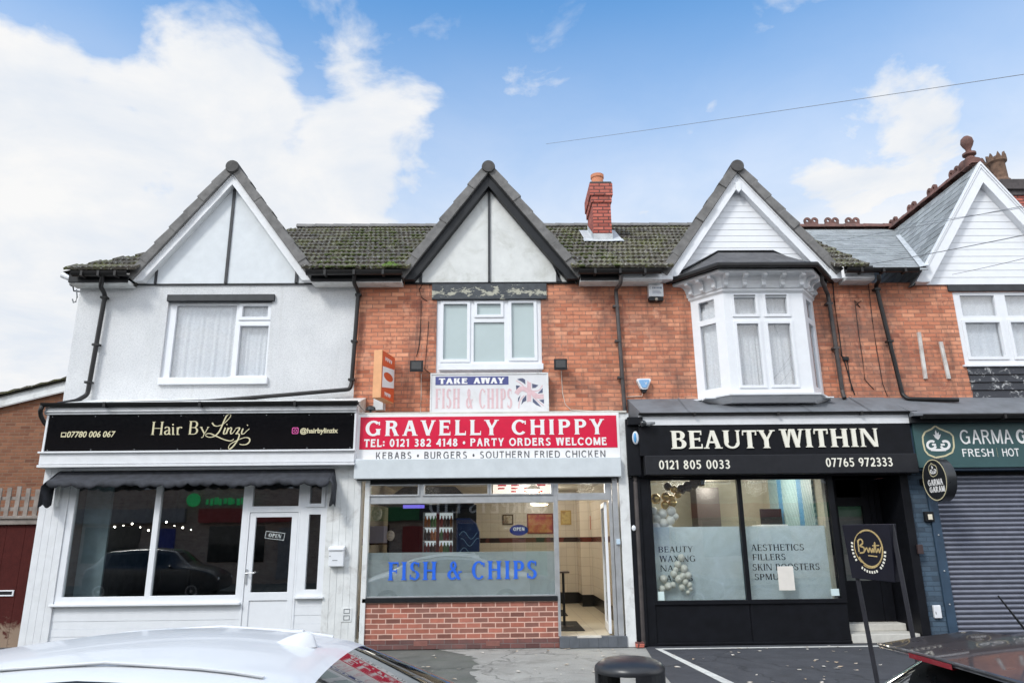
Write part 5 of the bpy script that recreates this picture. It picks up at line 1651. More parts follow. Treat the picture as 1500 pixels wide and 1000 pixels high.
# salon room
CREAMWALL = plain('cream_salon_wall', (.42, .4, .32), .8)
room(B3, X23 + .15, dX0 - .1, Y3 + .1, 14.8, .05, zhead + .15, CREAMWALL, FTILE, CEIL, 'beauty')
MB().box(P(1017, 740, 14.5).x, P(1050, 740, 14.5).x, 14.3, 14.75, .05, P(1030, 715, 14.5).z).build('dark_doorway', plain('dark_brown_door', (.07, .06, .055), .6), B3)
c_ = thing('reception_desk', 'dark reception desk seen over the frosted part of the salon window', 'desk', (P(1140, 765, 13.6).x, 13.6, .05))
q0 = P(1112, 745, 13.6); q1 = P(1146, 772, 13.6)
MB().box(q0.x, q1.x, 13.55, 13.6, .05, q0.z).build('front', BLACK, c_, bevel=.01)
MB().box(q0.x - .03, q1.x + .9, 13.5, 14.0, q1.z, q1.z + .05).build('worktop', UPVC, c_, bevel=.005)
MB().box(q0.x, q1.x + .85, 13.6, 13.98, .05, q1.z).build('body', plain('grey_brown_desk', (.12, .1, .09), .6), c_)
# striped panel on the right wall, painted as a blue building's reflection
blm = NT('blue_striped_reflection')
sx = blm.n('SeparateXYZ'); blm.l(blm.pos(), sx.inputs[0])
dgl = blm.math('FRACT', blm.math('MULTIPLY', blm.math('ADD', sx.outputs[1], blm.math('MULTIPLY', sx.outputs[2], .75)), 14))
cc = blm.ramp(dgl, [(.45, (.14, .25, .28)), (.55, (.32, .43, .43))])
bigb = blm.math('LESS_THAN', blm.math('FRACT', blm.math('MULTIPLY', sx.outputs[1], 1.1)), .22)
blm.base(blm.mix(bigb, cc, (.05, .2, .36))); blm.rough(.5)
MB().box(dX0 - .19, dX0 - .151, 12.3, 14.3, 1.78, 2.72).build('reflection_panel', blm.m, B3)
for (x, y, e_) in ((3.0, 12.75, 9), (4.6, 13.2, 14), (4.0, 14.2, 6)):  # unseen lights added indoors; the front one brightens the balloons
    la = bpy.data.lights.new('salon_fill_light', 'POINT'); la.energy = e_ * 2.6; la.color = (1, .95, .86); la.shadow_soft_size = .2
    lo = bpy.data.objects.new('salon_fill_light', la); lo.location = (x, y, 2.5); COL.objects.link(lo)
# balloons inside the window
WB = plain('white_balloon_latex', (.75, .74, .7), .28, var=.03)
GB = plain('gold_chrome_balloon', (.6, .42, .16), .22, metal=.7, var=.05)
KB = plain('black_balloon_latex', (.012, .012, .013), .25)
pw = {}
def balloon(x, y, r, Y, m, lab, grp):
    c = P(x, y, Y)
    key = m.name
    if key not in pw:
        o = MB().lathe([(.002, -1.22), (.12, -1.2), (.05, -1.1), (.1, -1.05)] + [(math.sin(PI * i / 12) * (1 if i > 6 else 1 - .05 * math.cos(PI * i / 12)), -math.cos(PI * i / 12) * (1.08 if i < 6 else 1)) for i in range(1, 13)], (0, 0, 0), 20).build('balloon', m, None, smooth=True, loc=(0, 0, 0), angle=180)
        pw[key] = o
    else:
        o = pw[key].copy(); COL.objects.link(o)
    o.location = c
    o.scale = (r * 1.12, r * 1.12, r * 1.12)
    o.rotation_euler = (R_.uniform(-.5, .5), R_.uniform(-.6, .6), R_.uniform(0, 6))
    tag(o, lab, 'balloon', grp)
    return o


for (x, y, r) in ((960, 730, .075), (975, 727, .065), (974, 739, .062), (985, 736, .06), (984, 729, .045), (993, 724, .05), (987, 716, .055)):
    balloon(x, y, r, 12.2, GB, 'gold balloon of the garland in the top left of the salon window', 'gold balloons in the salon window garland')
for (x, y, r) in ((957, 748, .06), (970, 752, .072), (983, 748, .07), (961, 759, .07), (971, 766, .075), (982, 762, .068), (960, 771, .072), (981, 774, .055), (966, 780, .06), (989, 756, .05)):
    balloon(x, y, r, 12.18, WB, 'white balloon hanging below the gold ones in the salon window', 'white balloons in the salon window garland')
for (x, y, r) in ((998, 716, .07), (1007, 712, .075), (1016, 708, .075), (1026, 705, .07), (978, 712, .06)):
    balloon(x, y, r, 12.32, KB, 'black balloon at the top of the garland in the salon window', 'black balloons in the salon window garland')
PBm = plain('pearl_balloon_latex', (.72, .7, .62), .25)
for (x, y, r) in ((998, 816, .05), (993, 826, .05), (1002, 832, .055), (987, 840, .05), (1008, 842, .05), (994, 847, .055), (1004, 852, .045), (1010, 856, .04), (986, 856, .04), (999, 860, .045), (1012, 862, .03), (1008, 867, .03), (972, 847, .055), (979, 858, .055), (970, 862, .05), (990, 834, .04), (1000, 843, .045)):
    balloon(x, y, min(r, .055), 12.005, PBm, 'pearl balloon covering the dark lettering low in the salon window', 'pearl balloons low in the salon window')

# ------------------------------------------------------------------ building 4 : slate roof
B4 = thing('shop_house', 'brick shop house with slate roof and crested red ridge above the teal sign', 'building', (9.2, 12.4, 0))
cxa = XZ(1435.5, 242, Yb)
g4l = XZ(1343.5, 413, Yb)
hw4 = cxa[0] - g4l[0]
zb4 = g4l[1]
zw4 = P(1450, 427, YW).z
w4 = (P(1404, 480, YW).x, P(1404, 480, YW).x + 2.2, P(1450, 534, YW).z, zw4)
upper_wall(B4, X34, XR, 3.2, ZT - .1, BRICK, [w4])
MB().box(X34, XR, 19.2, 19.5, 0, ZT).box(XR - .28, XR, YW + .28, 19.2, 0, ZT - .1).build('rear_wall', BRICK, B4)
MB().box(P(1387, 420, YW).x, w4[1] + .1, YW - .03, YW + .05, zw4 + .003, P(1450, 415, YW).z).build('lintel', BLACKBOARD, B4, bevel=.005)
pq = []
xa_, xb_ = P(1409, 447, YW).x, P(1470, 447, YW).x
xa_, xb_ = P(1413, 468, YW).x, P(1470, 500, YW).x
zt0, zt1_ = P(1430, 462, YW).z, P(1430, 432, YW).z
zl0_, zl1_ = P(1440, 522, YW).z, P(1440, 472, YW).z
for k in range(2):
    o_ = k * (xb_ - xa_ + .2)
    pq += [(xa_ + o_, xb_ + o_, zt0, zt1_), (xa_ + o_, xb_ + o_, zl0_, zl1_)]
f4 = framed(B4, (w4[0], w4[1], w4[2], w4[3]), pq, YW + .02, .07, mat_g=GLASS_UP, sashes=[sash(pq[1]), sash(pq[3])])
curtain(f4, w4[0] + .05, w4[1] - .05, w4[2], w4[3], YW + .14, 12, .012)
MB().box(w4[0], w4[1], YW + .4, YW + .42, w4[2], w4[3]).build('room_back', PANEL1, f4)
MB().box(w4[0] - .05, w4[1] + .05, YW - .05, YW + .03, w4[2] - .04, w4[2] - .002).build('sill', UPVC, f4, bevel=.005)
bb = MB()
zb_0, zb_1 = P(1460, 583, YW).z, w4[2] - .045
for i in range(4):
    h = (zb_1 - zb_0) / 4
    v = [(w4[0] + .02 + .015 * (3 - i), YW - .035, zb_0 + i * h + .006), (w4[1], YW - .035, zb_0 + i * h + .006), (w4[1], YW - .012, zb_0 + (i + 1) * h), (w4[0] + .02 + .015 * (3 - i), YW - .012, zb_0 + (i + 1) * h),
         (w4[0] + .02, YW + .01, zb_0 + i * h + .006), (w4[1], YW + .01, zb_0 + i * h + .006), (w4[1], YW + .01, zb_0 + (i + 1) * h), (w4[0] + .02, YW + .01, zb_0 + (i + 1) * h)]
    bb.add(v, [(0, 1, 2, 3), (7, 6, 5, 4), (0, 1, 5, 4), (1, 2, 6, 5), (2, 3, 7, 6), (3, 0, 4, 7)])
n = NT('peeling_black_boards')
k = n.ramp(n.noise(7, 7, .75, dist=1.0), [(.55, (0, 0, 0)), (.6, (1, 1, 1))])
n.base(n.mix(k, (.035, .037, .045), (.4, .4, .4))); n.rough(.75); n.bump(n.noise(25, 5, .7), .5, .01)
bb.build('weatherboard', n.m, B4)
tiled('roof', B4, SLATE, (X34 - .05, RY0, RZ0 - .07), (1, 0, 0), PV, XR - X34 + .05, PL, .19, .26, .01, 0.0, jit=.006, res=1, tints=(.82, 1.1), skip=behind_gable)


def crest(mb, x, y, z, along):
    """pair of pierced rings standing on a ridge tile"""
    ax = Vector((1, 0, 0)) if along == 'X' else Vector((0, 1, 0))
    side = Vector((0, 1, 0)) if along == 'X' else Vector((1, 0, 0))
    c0 = Vector((x, y, z))
    for sx_ in (-.085, .085):
        for (ro, ri) in ((.085, .032),):
            c = c0 + ax * sx_ + Vector((0, 0, .1))
            v = []
            for s_ in (-.02, .02):
                for rr in (ro, ri):
                    v += [c + ax * rr * math.cos(a) + Vector((0, 0, rr * math.sin(a))) + side * s_ for a in [2 * PI * k / 14 for k in range(14)]]
            f = []
            for k in range(14):
                k2 = (k + 1) % 14
                f += [(k, k2, k2 + 14, k + 14), (k + 28, k + 42, k2 + 42, k2 + 28), (k, k + 28, k2 + 28, k2), (k + 14, k2 + 14, k2 + 42, k + 42)]
            mb.add(v, f)
    p = [c0 - ax * .16 + side * s_ for s_ in (-.025, .025)] + [c0 + ax * .16 + side * s_ for s_ in (-.025, .025)]
    mb.add(p + [q_ + Vector((0, 0, .07)) for q_ in p], [(0, 1, 3, 2), (4, 5, 7, 6), (0, 2, 6, 4), (1, 3, 7, 5), (0, 1, 5, 4), (2, 3, 7, 6)])


zr4 = RZ1 - .05
rt = MB(); half_round(rt, (X34 - .55, RY1, zr4), (XR, RY1, zr4), .11, .45); rt.build('ridge_tile', TERRA, B4, smooth=True)
for i in range(13):
    x = P(1188.5, 330, RY1).x + i * .485
    if x > cxa[0] - .6 and x < cxa[0] + .6: continue
    m_ = MB(); crest(m_, x, RY1, zr4 + .09, 'X'); m_.build('ridge_crest', TERRA, B4)
gable_roof(B4, cxa[0], cxa[1] + .02, hw4, zb4, SLATE, y0=12.26, y1=15.6, fine=True)
for i in range(4):
    y = 12.95 + i * .78
    m_ = MB(); crest(m_, cxa[0], y, cxa[1] + .15, 'Y'); m_.build('ridge_crest', TERRA, B4)
gable(B4, cxa[0], cxa[1], g4l[0], 2 * cxa[0] - g4l[0], zb4, .2, UPVC, UPVC, cap=False, boards=True)
MB().prism([(g4l[0] - .03, zb4 + .0), (cxa[0], cxa[1] + .07), (2 * cxa[0] - g4l[0] + .03, zb4), (2 * cxa[0] - g4l[0], zb4), (cxa[0], cxa[1] + .012), (g4l[0], zb4)], Yb - .03, Yb + .2).build('verge_strip', UPVC, B4)
fin = MB()
fx_, fy_ = P(1421, 240, 12.45).x, 12.42
fz_ = cxa[1] + .12
fin.lathe([(.11, -.05), (.12, .1), (.06, .17), (.12, .2), (.12, .24), (.05, .26), (.05, .33), (.09, .4), (.115, .47), (.1, .55), (.05, .6), (.001, .61)], (cxa[0] - .02, fy_, fz_), 18)
fin.ball((cxa[0] - .02, fy_ + .16, fz_ + .06), .12, 14, 10)
fin.build('finial', TERRA, B4, smooth=True)
# valley flashing between main roof and gable
vl = MB()
for (yy0, yy1) in ((12.1, 14.6),):
    zr4f = lambda y: RZ0 - .07 + (y - RY0) * (RZ1 - RZ0) / (RY1 - RY0)
    pts = []
    for i in range(9):
        y = yy0 + (yy1 - yy0) * i / 8
        z = zr4f(y) + .035
        u = (z - zb4 - .02) / (cxa[1] - zb4)
        x = g4l[0] + hw4 * max(u, -.02)
        pts.append((x, y, z))
    for a, b in zip(pts, pts[1:]):
        vl.add([(a[0] - .13, a[1], a[2]), (a[0] + .06, a[1], a[2] + .04), (b[0] + .06, b[1], b[2] + .04), (b[0] - .13, b[1], b[2])], [(0, 1, 2, 3)])
vl.build('valley_flashing', FLASH, B4, recalc=False)
pipe(B4, [P(1287, 402, 12.0), P(1288, 410, 12.03), P(1283, 418, 12.3), P(1322, 578, 12.3), P(1330, 584, 12.22), P(1404, 585.5, 12.05)], .037, BPLASTIC,
     brackets=[(P(1284, 424, 12.3), 0), (P(1303, 500, 12.3), 0)])
for (x0_, y0_, x1_, y1_) in ((1345, 487, 1355, 555), (1377, 501, 1389, 555)):
    a, b = P(x0_, y0_, YW), P(x1_, y1_, YW)
    MB().prism([(a.x - .03, a.z), (a.x + .03, a.z), (b.x + .03, b.z), (b.x - .03, b.z)], YW - .035, YW + .002).build('batten', plain('paint_flecked_batten', (.6, .58, .55), .8, var=.2, dirt=(.35, .2, .14), dirt_amt=.9), B4)
# chimney of the slate house with crown pots
cc0 = P(1470, 262, 14.6)
cw = .62
chz = cc0.z
c4 = MB().box(cc0.x - .06, cc0.x + cw * 2.2, 14.6, 15.6, 7.4, chz - .42).build('chimney_stack', BRICK_CHIM, B4)
MB().box(cc0.x - .1, cc0.x + cw * 2.25, 14.56, 15.64, chz - .42, chz - .3).box(cc0.x - .16, cc0.x + cw * 2.3, 14.5, 15.7, chz - .298, chz - .16).box(cc0.x - .1, cc0.x + cw * 2.25, 14.56, 15.64, chz - .158, chz - .02).build('corbel', plain('sooty_brick', (.07, .06, .06), .9, var=.3, bump=.3), c4, bevel=.01)
def pot(x, y, z, s_):
    m_ = MB()
    m_.lathe([(.2, 0), (.2, .08), (.16, .12), (.15, .5), (.16, .52), (.2, .56), (.2, .6), (.15, .6), (.14, .2)], (x, y, z), 20)
    for k in range(8):
        a0_, a1_ = 2 * PI * k / 8, 2 * PI * (k + 1) / 8
        am = (a0_ + a1_) / 2
        p3 = [(x + r_ * math.cos(a), y + r_ * math.sin(a), z + zz) for r_ in (.205, .15) for (a, zz) in ((a0_, .58), (am, .76), (a1_, .58))]
        m_.add(p3, [(0, 1, 2), (3, 5, 4), (0, 1, 4, 3), (1, 2, 5, 4), (0, 2, 5, 3)])
    for i in range(len(m_.v)): pass
    return m_.build('chimney_pot', BUFF_POT, c4, smooth=True, angle=40)
pot(cc0.x + .12, 14.85, chz - .02, 1)
pot(P(1459, 262, 14.9).x, 15.05, chz - .02, .9)
# lean-to and shutter front
YL4 = 11.55
x4a = X34 + .0
zq1, zq0 = P(1450, 581, YW).z, P(1450, 604, YL4).z
MB().add([(x4a, YL4, zq0), (XR, YL4, zq0), (XR, YW + .01, zq1), (x4a, YW + .01, zq1), (x4a, YL4, zq0 - .04), (XR, YL4, zq0 - .04), (XR, YW + .01, zq0 - .04), (x4a, YW + .01, zq0 - .04)],
         [(0, 1, 2, 3), (4, 5, 6, 7), (0, 1, 5, 4), (1, 2, 6, 5), (3, 0, 4, 7)]).build('lean_to_roof', LEAD, B4)
gutter(B4, x4a + .1, XR, YL4 - .02, zq0 - .03, .065)
MB().box(x4a, XR, 11.66, YW + .01, P(1420, 618, 11.66).z, zq0 - .045).build('fascia_head', BLACK, B4)
z683, z618 = P(1420, 684, 11.74).z, P(1420, 618, 11.74).z
MB().box(x4a - .02, XR, 11.8, YW + .01, z683 - .04, z618 - .004).build('fascia_box', BLUEPAINT, B4)
Y4 = 11.95
pp0, pp1, pp2 = pr1 - .018, P(1385, 900, Y4).x, P(1402, 920, Y4).x
MB().box(pp0, pp1, Y4, Y4 + .4, 0, z683 - .045).build('pillar', BRICK_BLUE, B4, bevel=.004)
gd = MB().box(pp1 + .002, pp2, Y4 - .03, Y4 + .2, 0, z683 - .045).build('shutter_guide', BLUEPAINT, B4, bevel=.006)
bt2 = MB()
for pz_ in (.12, .55, 1.05, 1.6): bt2.ball(((pp1 + pp2) / 2, Y4 - .032, pz_), .014, 8, 6)
bt2.build('bolt', ALU, gd, smooth=True)
sh = MB()
pitch = .0745
nsl = int((z683 - .05) / pitch)
prof = []
for i in range(nsl):
    z0_ = .02 + i * pitch
    for (dy, dz) in ((.02, 0), (.0, .007), (-.014, .022), (-.018, .037), (-.014, .052), (.0, .065), (.02, .072)):
        prof.append((Y4 + .06 + dy, z0_ + dz))
v = [(x, y, z) for x in (pp2 - .01, XR) for (y, z) in prof]
k_ = len(prof)
sh.add(v, [(i, i + 1, i + 1 + k_, i + k_) for i in range(k_ - 1)])
sh.build('roller_shutter', SHUTTER, B4, smooth=True, recalc=False, angle=60)
MB().box(pp2, XR, Y4 + .2, Y4 + .22, 0, z683).build('shutter_back', BLACK, B4)
# ------------------------------------------------------------------ signs
# salon fascia
S1 = thing('fascia_sign', 'long gloss black shop sign with pale gold hair salon lettering', 'sign', ((FX0 + FX1) / 2, YS, ZF0))
sgx0, sgx1 = P(62.5, 661, YS).x + .02, P(518, 640, YS).x
MB().box(sgx0, sgx1, YS, YS + .028, ZF0 - .004, ZF1 - .002).build('board', GLOSSBLACK, S1, bevel=.002)
MB().box(sgx0 - .03, sgx0 - .002, YS - .012, YS + .03, ZF0 - .004, ZF1).box(sgx1 + .002, sgx1 + .03, YS - .012, YS + .03, ZF0 - .004, ZF1).build('edge_trim', WHITE, S1)
t = MB()
pw_ = lambda px, py: XZ(px, py, YS)
y_ = YS - .003
a, z1 = pw_(223, 617.5); b, z0 = pw_(238.5, 636.5)
write(t, 'H', a, b, z0, z1, y_, w=.13, t=.05, s=.07, st=.035)
a, z1 = pw_(277.5, 616.5); b, z0 = pw_(290, 636)
write(t, 'B', a, b, z0, z1, y_, w=.14, t=.05, s=.06, st=.035)
zx = lambda x, y: XZ(300 + x / 4.547, 560 + y / 4.547, YS)
zy = lambda x, y: XZ(x / 4.547, 560 + y / 4.547, YS)
def pen(pts, w, tr=zy):
    ribbon(t, [tr(*p) for p in pts], y_, w, .003)
th = lambda u, d: .010 + .016 * abs(d.y)
# a, i, r, y in an old-style roman hand
pen([(1098, 305), (1110, 296), (1124, 300), (1128, 315), (1127, 340), (1136, 346)], th)
pen([(1127, 318), (1108, 322), (1098, 333), (1104, 345), (1116, 344), (1127, 335)], th)
pen([(1153, 298), (1153, 345)], .024); pen([(1146, 346), (1164, 346)], .01); pen([(1146, 300), (1155, 297)], .01)
t.add([(*q, ) for q in ((zy(1148, 276)[0], y_, zy(1148, 276)[1]), (zy(1158, 276)[0], y_, zy(1158, 276)[1]), (zy(1158, 285)[0], y_, zy(1158, 285)[1]), (zy(1148, 285)[0], y_, zy(1148, 285)[1]))], [(0, 1, 2, 3)])
pen([(1183, 298), (1183, 345)], .024); pen([(1176, 346), (1195, 346)], .01); pen([(1184, 315), (1194, 300), (1206, 297), (1210, 304)], th)
pen([(1340, 297), (1362, 342)], .022); pen([(1388, 297), (1360, 345), (1352, 362), (1340, 366)], .012); pen([(1332, 297), (1350, 297)], .009); pen([(1380, 297), (1394, 297)], .009)
sc_ = lambda u, d: .009 + .013 * max(0, -d.y) + .004 * abs(d.x)
pen([(50, 268), (62, 285), (85, 290), (120, 278), (152, 250), (172, 225), (170, 213), (158, 212), (142, 228), (126, 262), (110, 300), (90, 335), (62, 358), (30, 364), (8, 355), (12, 342), (38, 340), (75, 356), (125, 378), (165, 388), (185, 384), (192, 374)], sc_, zx)
pen([(138, 300), (128, 325), (126, 340), (136, 342), (152, 325)], sc_, zx)
pen([(158, 300), (150, 322), (144, 342), (156, 316), (172, 300), (178, 308), (172, 330), (176, 342), (190, 332), (204, 312)], sc_, zx)
pen([(204, 308), (216, 302), (232, 303), (222, 325), (208, 342), (222, 340), (230, 350), (222, 376), (204, 406), (182, 432), (166, 442), (158, 434), (166, 414), (196, 394), (236, 376), (270, 366), (296, 372), (298, 392), (280, 410), (252, 414), (232, 410)], sc_, zx)
pen([(256, 306), (246, 330), (248, 342), (262, 340), (280, 322), (298, 308)], sc_, zx)
pen([(282, 280), (287, 288)], .014, zx); pen([(146, 276), (150, 283)], .014, zx)
t.build('lettering', GOLD, S1, recalc=False); t = MB()
a, z1 = pw_(99, 631.5); b, z0 = pw_(168.5, 640)
bwrite(t, '07780 006 067', a, b, z0, z1, y_, bold=.02, shear=.12)
# phone mark
a, z1 = pw_(90, 633); b, z0 = pw_(96.5, 640)
t.rect((a, b, z0, z1), y_, y_ + .003, [(a + .012, b - .012, z0 + .02, z1 - .012)])
t.build('lettering', GOLD, S1, recalc=False); t = MB()
a, z1 = pw_(440, 626.5); b, z0 = pw_(495, 636)
bwrite(t, '@hairbylinzix', a, b, z0, z1, y_, bold=.03)
t.build('lettering', GOLD, S1, recalc=False)
a, z1 = pw_(428, 626); b, z0 = pw_(437, 635)
ig = MB(); cxi, czi, ri = (a + b) / 2, (z0 + z1) / 2, (b - a) / 2
rr_ = lambda r, m: [(cxi + r * max(-1, min(1, 1.25 * math.cos(q_))), czi + r * max(-1, min(1, 1.25 * math.sin(q_)))) for q_ in [2 * PI * i / m for i in range(m)]]
ig.prism(rr_(ri, 24), y_, y_ + .003, [rr_(ri * .76, 24)])
c_in = lambda r: [(cxi + r * math.cos(q_), czi + r * math.sin(q_)) for q_ in [2 * PI * i / 18 for i in range(18)]]
ig.prism(c_in(ri * .5), y_, y_ + .003, [c_in(ri * .3)])
ig.build('camera_mark', plain('pink_camera_mark', (.6, .08, .3), .4), S1)
sc = MB()
for i in range(8):
    for zz in (ZF0 + .02, ZF1 - .03):
        sc.ball((sgx0 + .05 + (sgx1 - sgx0 - .1) * i / 7, YS - .001, zz), .007, 8, 6)
sc.build('screw', ALU, S1)

# chip shop fascia
Yc = Y2 - .06
S2 = thing('fascia_sign', 'crimson and white takeaway sign with bold white lettering', 'sign', ((sx0 + sx1) / 2, Yc, zb_))
bx0_, bx1_ = P(523, 640, Yc).x, P(908, 640, Yc).x
zt_, zbb = P(715, 605.5, Yc).z, P(715, 671.5, Yc).z
MB().box(bx0_, bx1_, Yc + .002, Y2 - .002, zbb, zt_).build('board', SIGNWHITE, S2, bevel=.005)
zr1, zr0 = P(715, 609.5, Yc).z, P(715, 656.5, Yc).z
MB().box(bx0_ + .045, bx1_ - .045, Yc - .004, Yc + .001, zr0, zr1).build('red_panel', RED, S2, bevel=.002)
t = MB(); yy = Yc - .007
def fit(txt, x0, y0, x1, y1, Y, f=write, mb=None, **k):
    a, z1 = XZ(x0, y0, Y); b, z0 = XZ(x1, y1, Y)
    f(mb if mb is not None else t, txt, a, b, z0, z1, Y, **k)
fit('GRAVELLY CHIPPY', 536, 616, 885, 635.5, yy, w=.2, t=.14, s=.05, st=.06, gap=.2, thick=.003)
t.build('lettering', SIGNWHITE, S2); t = MB()
fit('TEL: 0121 382 4148 . PARTY ORDERS WELCOME', 533.5, 643, 889, 651.5, yy, w=.2, t=.19, s=.015, st=.05, gap=.15, thick=.003)
t.build('lettering', SIGNWHITE, S2)
t = MB()
fit('KEBABS . BURGERS . SOUTHERN FRIED CHICKEN', 551, 662, 887, 669.5, Yc - .001, w=.14, t=.14, s=.0, st=.0, gap=.24, thick=.002)
t.build('dark_lettering', DARKTEXT, S2)

# take away board on the brick
Yt = 12.25
S3 = thing('wall_sign', 'weathered white take away board with faded flag under the middle window', 'sign', (P(715, 575, Yt).x, Yt, P(715, 604, Yt).z))
r = R(631, 547, 804, 604, Yt)
MB().box(r[0], r[1], Yt, YW - .002, r[2], r[3]).build('board', plain('weathered_sign_white', (.7, .7, .71), .55, var=.03, dirt=(.5, .5, .48), dirt_amt=.4), S3, bevel=.006)
MB().rect((r[0] - .004, r[1] + .004, r[2] - .004, r[3] + .004), Yt - .012, Yt + .02, [(r[0] + .02, r[1] - .02, r[2] + .02, r[3] - .02)]).build('edge_trim', WORN, S3)
tz_ = lambda x, y: XZ(620 + x / 7.5, 530 + y / 7.5, Yt)
a, z1 = tz_(135, 162); b, z0 = tz_(937, 248)
MB().box(a, b, Yt - .003, Yt + .001, z0, z1).build('blue_panel', FADEDBLUE, S3)
t = MB()
a, z1 = tz_(172, 180); b, z0 = tz_(487, 240)
write(t, 'TAKE', a, b, z0, z1, Yt - .006, w=.26, t=.2, s=.03, st=.05, gap=.06, thick=.003)
t.build('lettering', SIGNWHITE, S3); t = MB()
a, z1 = tz_(552, 174); b, z0 = tz_(893, 236)
write(t, 'AWAY', a, b, z0, z1, Yt - .006, w=.26, t=.2, s=.03, st=.05, gap=.02, thick=.003)
t.build('lettering', SIGNWHITE, S3)
for (w_, x0_, x1_) in (('FISH', 132, 405), ('&', 470, 545), ('CHIPS', 612, 980)):
    a, z1 = tz_(x0_, 295); b, z0 = tz_(x1_, 508)
    write(MB(), w_, a, b, z0, z1, Yt - .003, w=.24, t=.06, s=.08, st=.03, gap=.12, thick=.003).build('pink_lettering', PINKTEXT, S3)
nv = MB()
for poly in ([(1030, 190), (1060, 180), (1090, 178), (1118, 192), (1122, 245), (1080, 215)], [(1018, 255), (1065, 262), (1022, 305)], [(1195, 237), (1265, 255), (1232, 282), (1197, 287)], [(1312, 285), (1312, 338), (1258, 345)],
             [(1132, 360), (1132, 425), (1100, 440), (1076, 470), (1090, 410)], [(1068, 365), (1050, 425), (1040, 440), (1042, 395)], [(1203, 395), (1245, 435), (1298, 495), (1240, 470), (1203, 440)], [(1326, 410), (1326, 458), (1272, 418)]):
    nv.prism([tz_(*p) for p in poly], Yt - .003, Yt + .001)
nv.build('flag_navy_print', FADEDNAVY, S3)
pk = MB()
pk.prism([tz_(*p) for p in [(1142, 205), (1165, 222), (1185, 225), (1185, 435), (1165, 430), (1142, 440)]], Yt - .0035, Yt + .001)
ribbon(pk, [tz_(*p) for p in [(1022, 350), (1050, 312), (1090, 292), (1140, 310), (1190, 335), (1250, 375), (1322, 378)]], Yt - .003, .08, .002)
pk.build('flag_cross_print', PINKTEXT, S3)
pk = MB()
for L_ in ([(1020, 205), (1070, 235), (1130, 300)], [(1310, 255), (1270, 310), (1195, 320)], [(1048, 510), (1060, 430), (1110, 365)], [(1200, 375), (1250, 420), (1322, 480)]):
    ribbon(pk, [tz_(*p) for p in L_], Yt - .002, .016, .002)
pk.build('flag_diagonal_print', PINKTEXT, S3)

# orange projecting light box
c0 = P(551, 546, 11.72)
OX0, OX1 = P(547.5, 512, 11.72).x, P(560.5, 512, 11.72).x
OZ1, OZ0 = P(553, 512, 11.72).z, P(550, 582, 11.72).z
OY0, OY1 = 11.72, 12.3
S4 = thing('projecting_sign', 'faded orange light box sign standing out from the brick by the downpipe', 'sign', ((OX0 + OX1) / 2, OY1, OZ0))
MB().box(OX0, OX1, OY0, OY1, OZ0, OZ1).build('box', ORANGE_SIDE, S4, bevel=.006)
pl = lambda x, y, z: (OX1 + .002 + (y if False else 0) + .0, OY0 + x, z)
f_ = MB().add([(OX1 + .004, OY0 + .012, OZ0 + .012), (OX1 + .004, OY1 - .012, OZ0 + .012), (OX1 + .004, OY1 - .012, OZ1 - .012), (OX1 + .004, OY0 + .012, OZ1 - .012)], [(0, 1, 2, 3)])
f_.build('face', ORANGE, S4, recalc=False)
def oface(u, y, z): return (OX1 + .008 - y, OY0 + u, z)
w_, h_ = OY1 - OY0, OZ1 - OZ0
t = MB()
ell = lambda a, b, cz: [(w_ / 2 + a * math.cos(q_), cz + b * math.sin(q_)) for q_ in [2 * PI * i / 24 for i in range(24)]]
def oprism(pts, x_, holes=()):
    m_ = MB().prism(pts, 0, .003, holes)
    for q_ in m_.v: t.v.append(Vector((x_ - q_.y, OY0 + q_.x, q_.z)))
    n_ = len(t.v) - len(m_.v)
    t.f.extend(tuple(i + n_ for i in f) for f in m_.f)
cz = OZ0 + h_ * .52
oprism([(.03, cz - h_ * .3), (w_ - .03, cz - h_ * .2), (w_ - .03, cz + h_ * .2), (.03, cz + h_ * .14)], OX1 + .0075, [ell(w_ * .36, h_ * .09, cz - .02)])
for (z_, wd) in ((OZ1 - h_ * .15, .16), (OZ0 + h_ * .12, .14)):
    for i in range(4):
        u0 = w_ / 2 - wd + i * wd * .5
        ribbon_pts = [(u0, z_ + .03), (u0 + wd * .15, z_ - .03), (u0 + wd * .3, z_ + .025)]
        m_ = MB(); ribbon(m_, ribbon_pts, 0, .018, .003)
        for q_ in m_.v: t.v.append(Vector((OX1 + .0075 - q_.y, OY0 + q_.x, q_.z)))
        n_ = len(t.v) - len(m_.v)
        t.f.extend(tuple(i_ + n_ for i_ in f) for f in m_.f)
t.build('white_print', SIGNWHITE, S4)
S4.rotation_euler.z = math.radians(-13)
S4.location.x += .13
r = R(537, 567, 547, 596, 12.3)
MB().box(P(536, 580, 12.3).x, P(551, 580, 12.3).x, 12.26, YW - .001, P(545, 600, 12.3).z, P(545, 566, 12.3).z).build('backing_plate', MIDGREY if False else ROLLER, S4, bevel=.004)
pc = P(543, 601, 11.95)
dl = thing('dome_lamp', 'small dark dome lamp on a post at the left end of the crimson sign', 'lamp', (pc.x, pc.y, pc.z - .1))
MB().lathe([(.02, -.12), (.02, -.01), (.085, 0), (.075, .05), (.04, .08), (.001, .085)], tuple(pc), 18).build('dome', LAMPGLASS, dl, smooth=True)
MB().box(pc.x - .04, pc.x + .04, pc.y - .04, pc.y + .04, pc.z - .16, pc.z - .1).build('base', BLACK, dl)

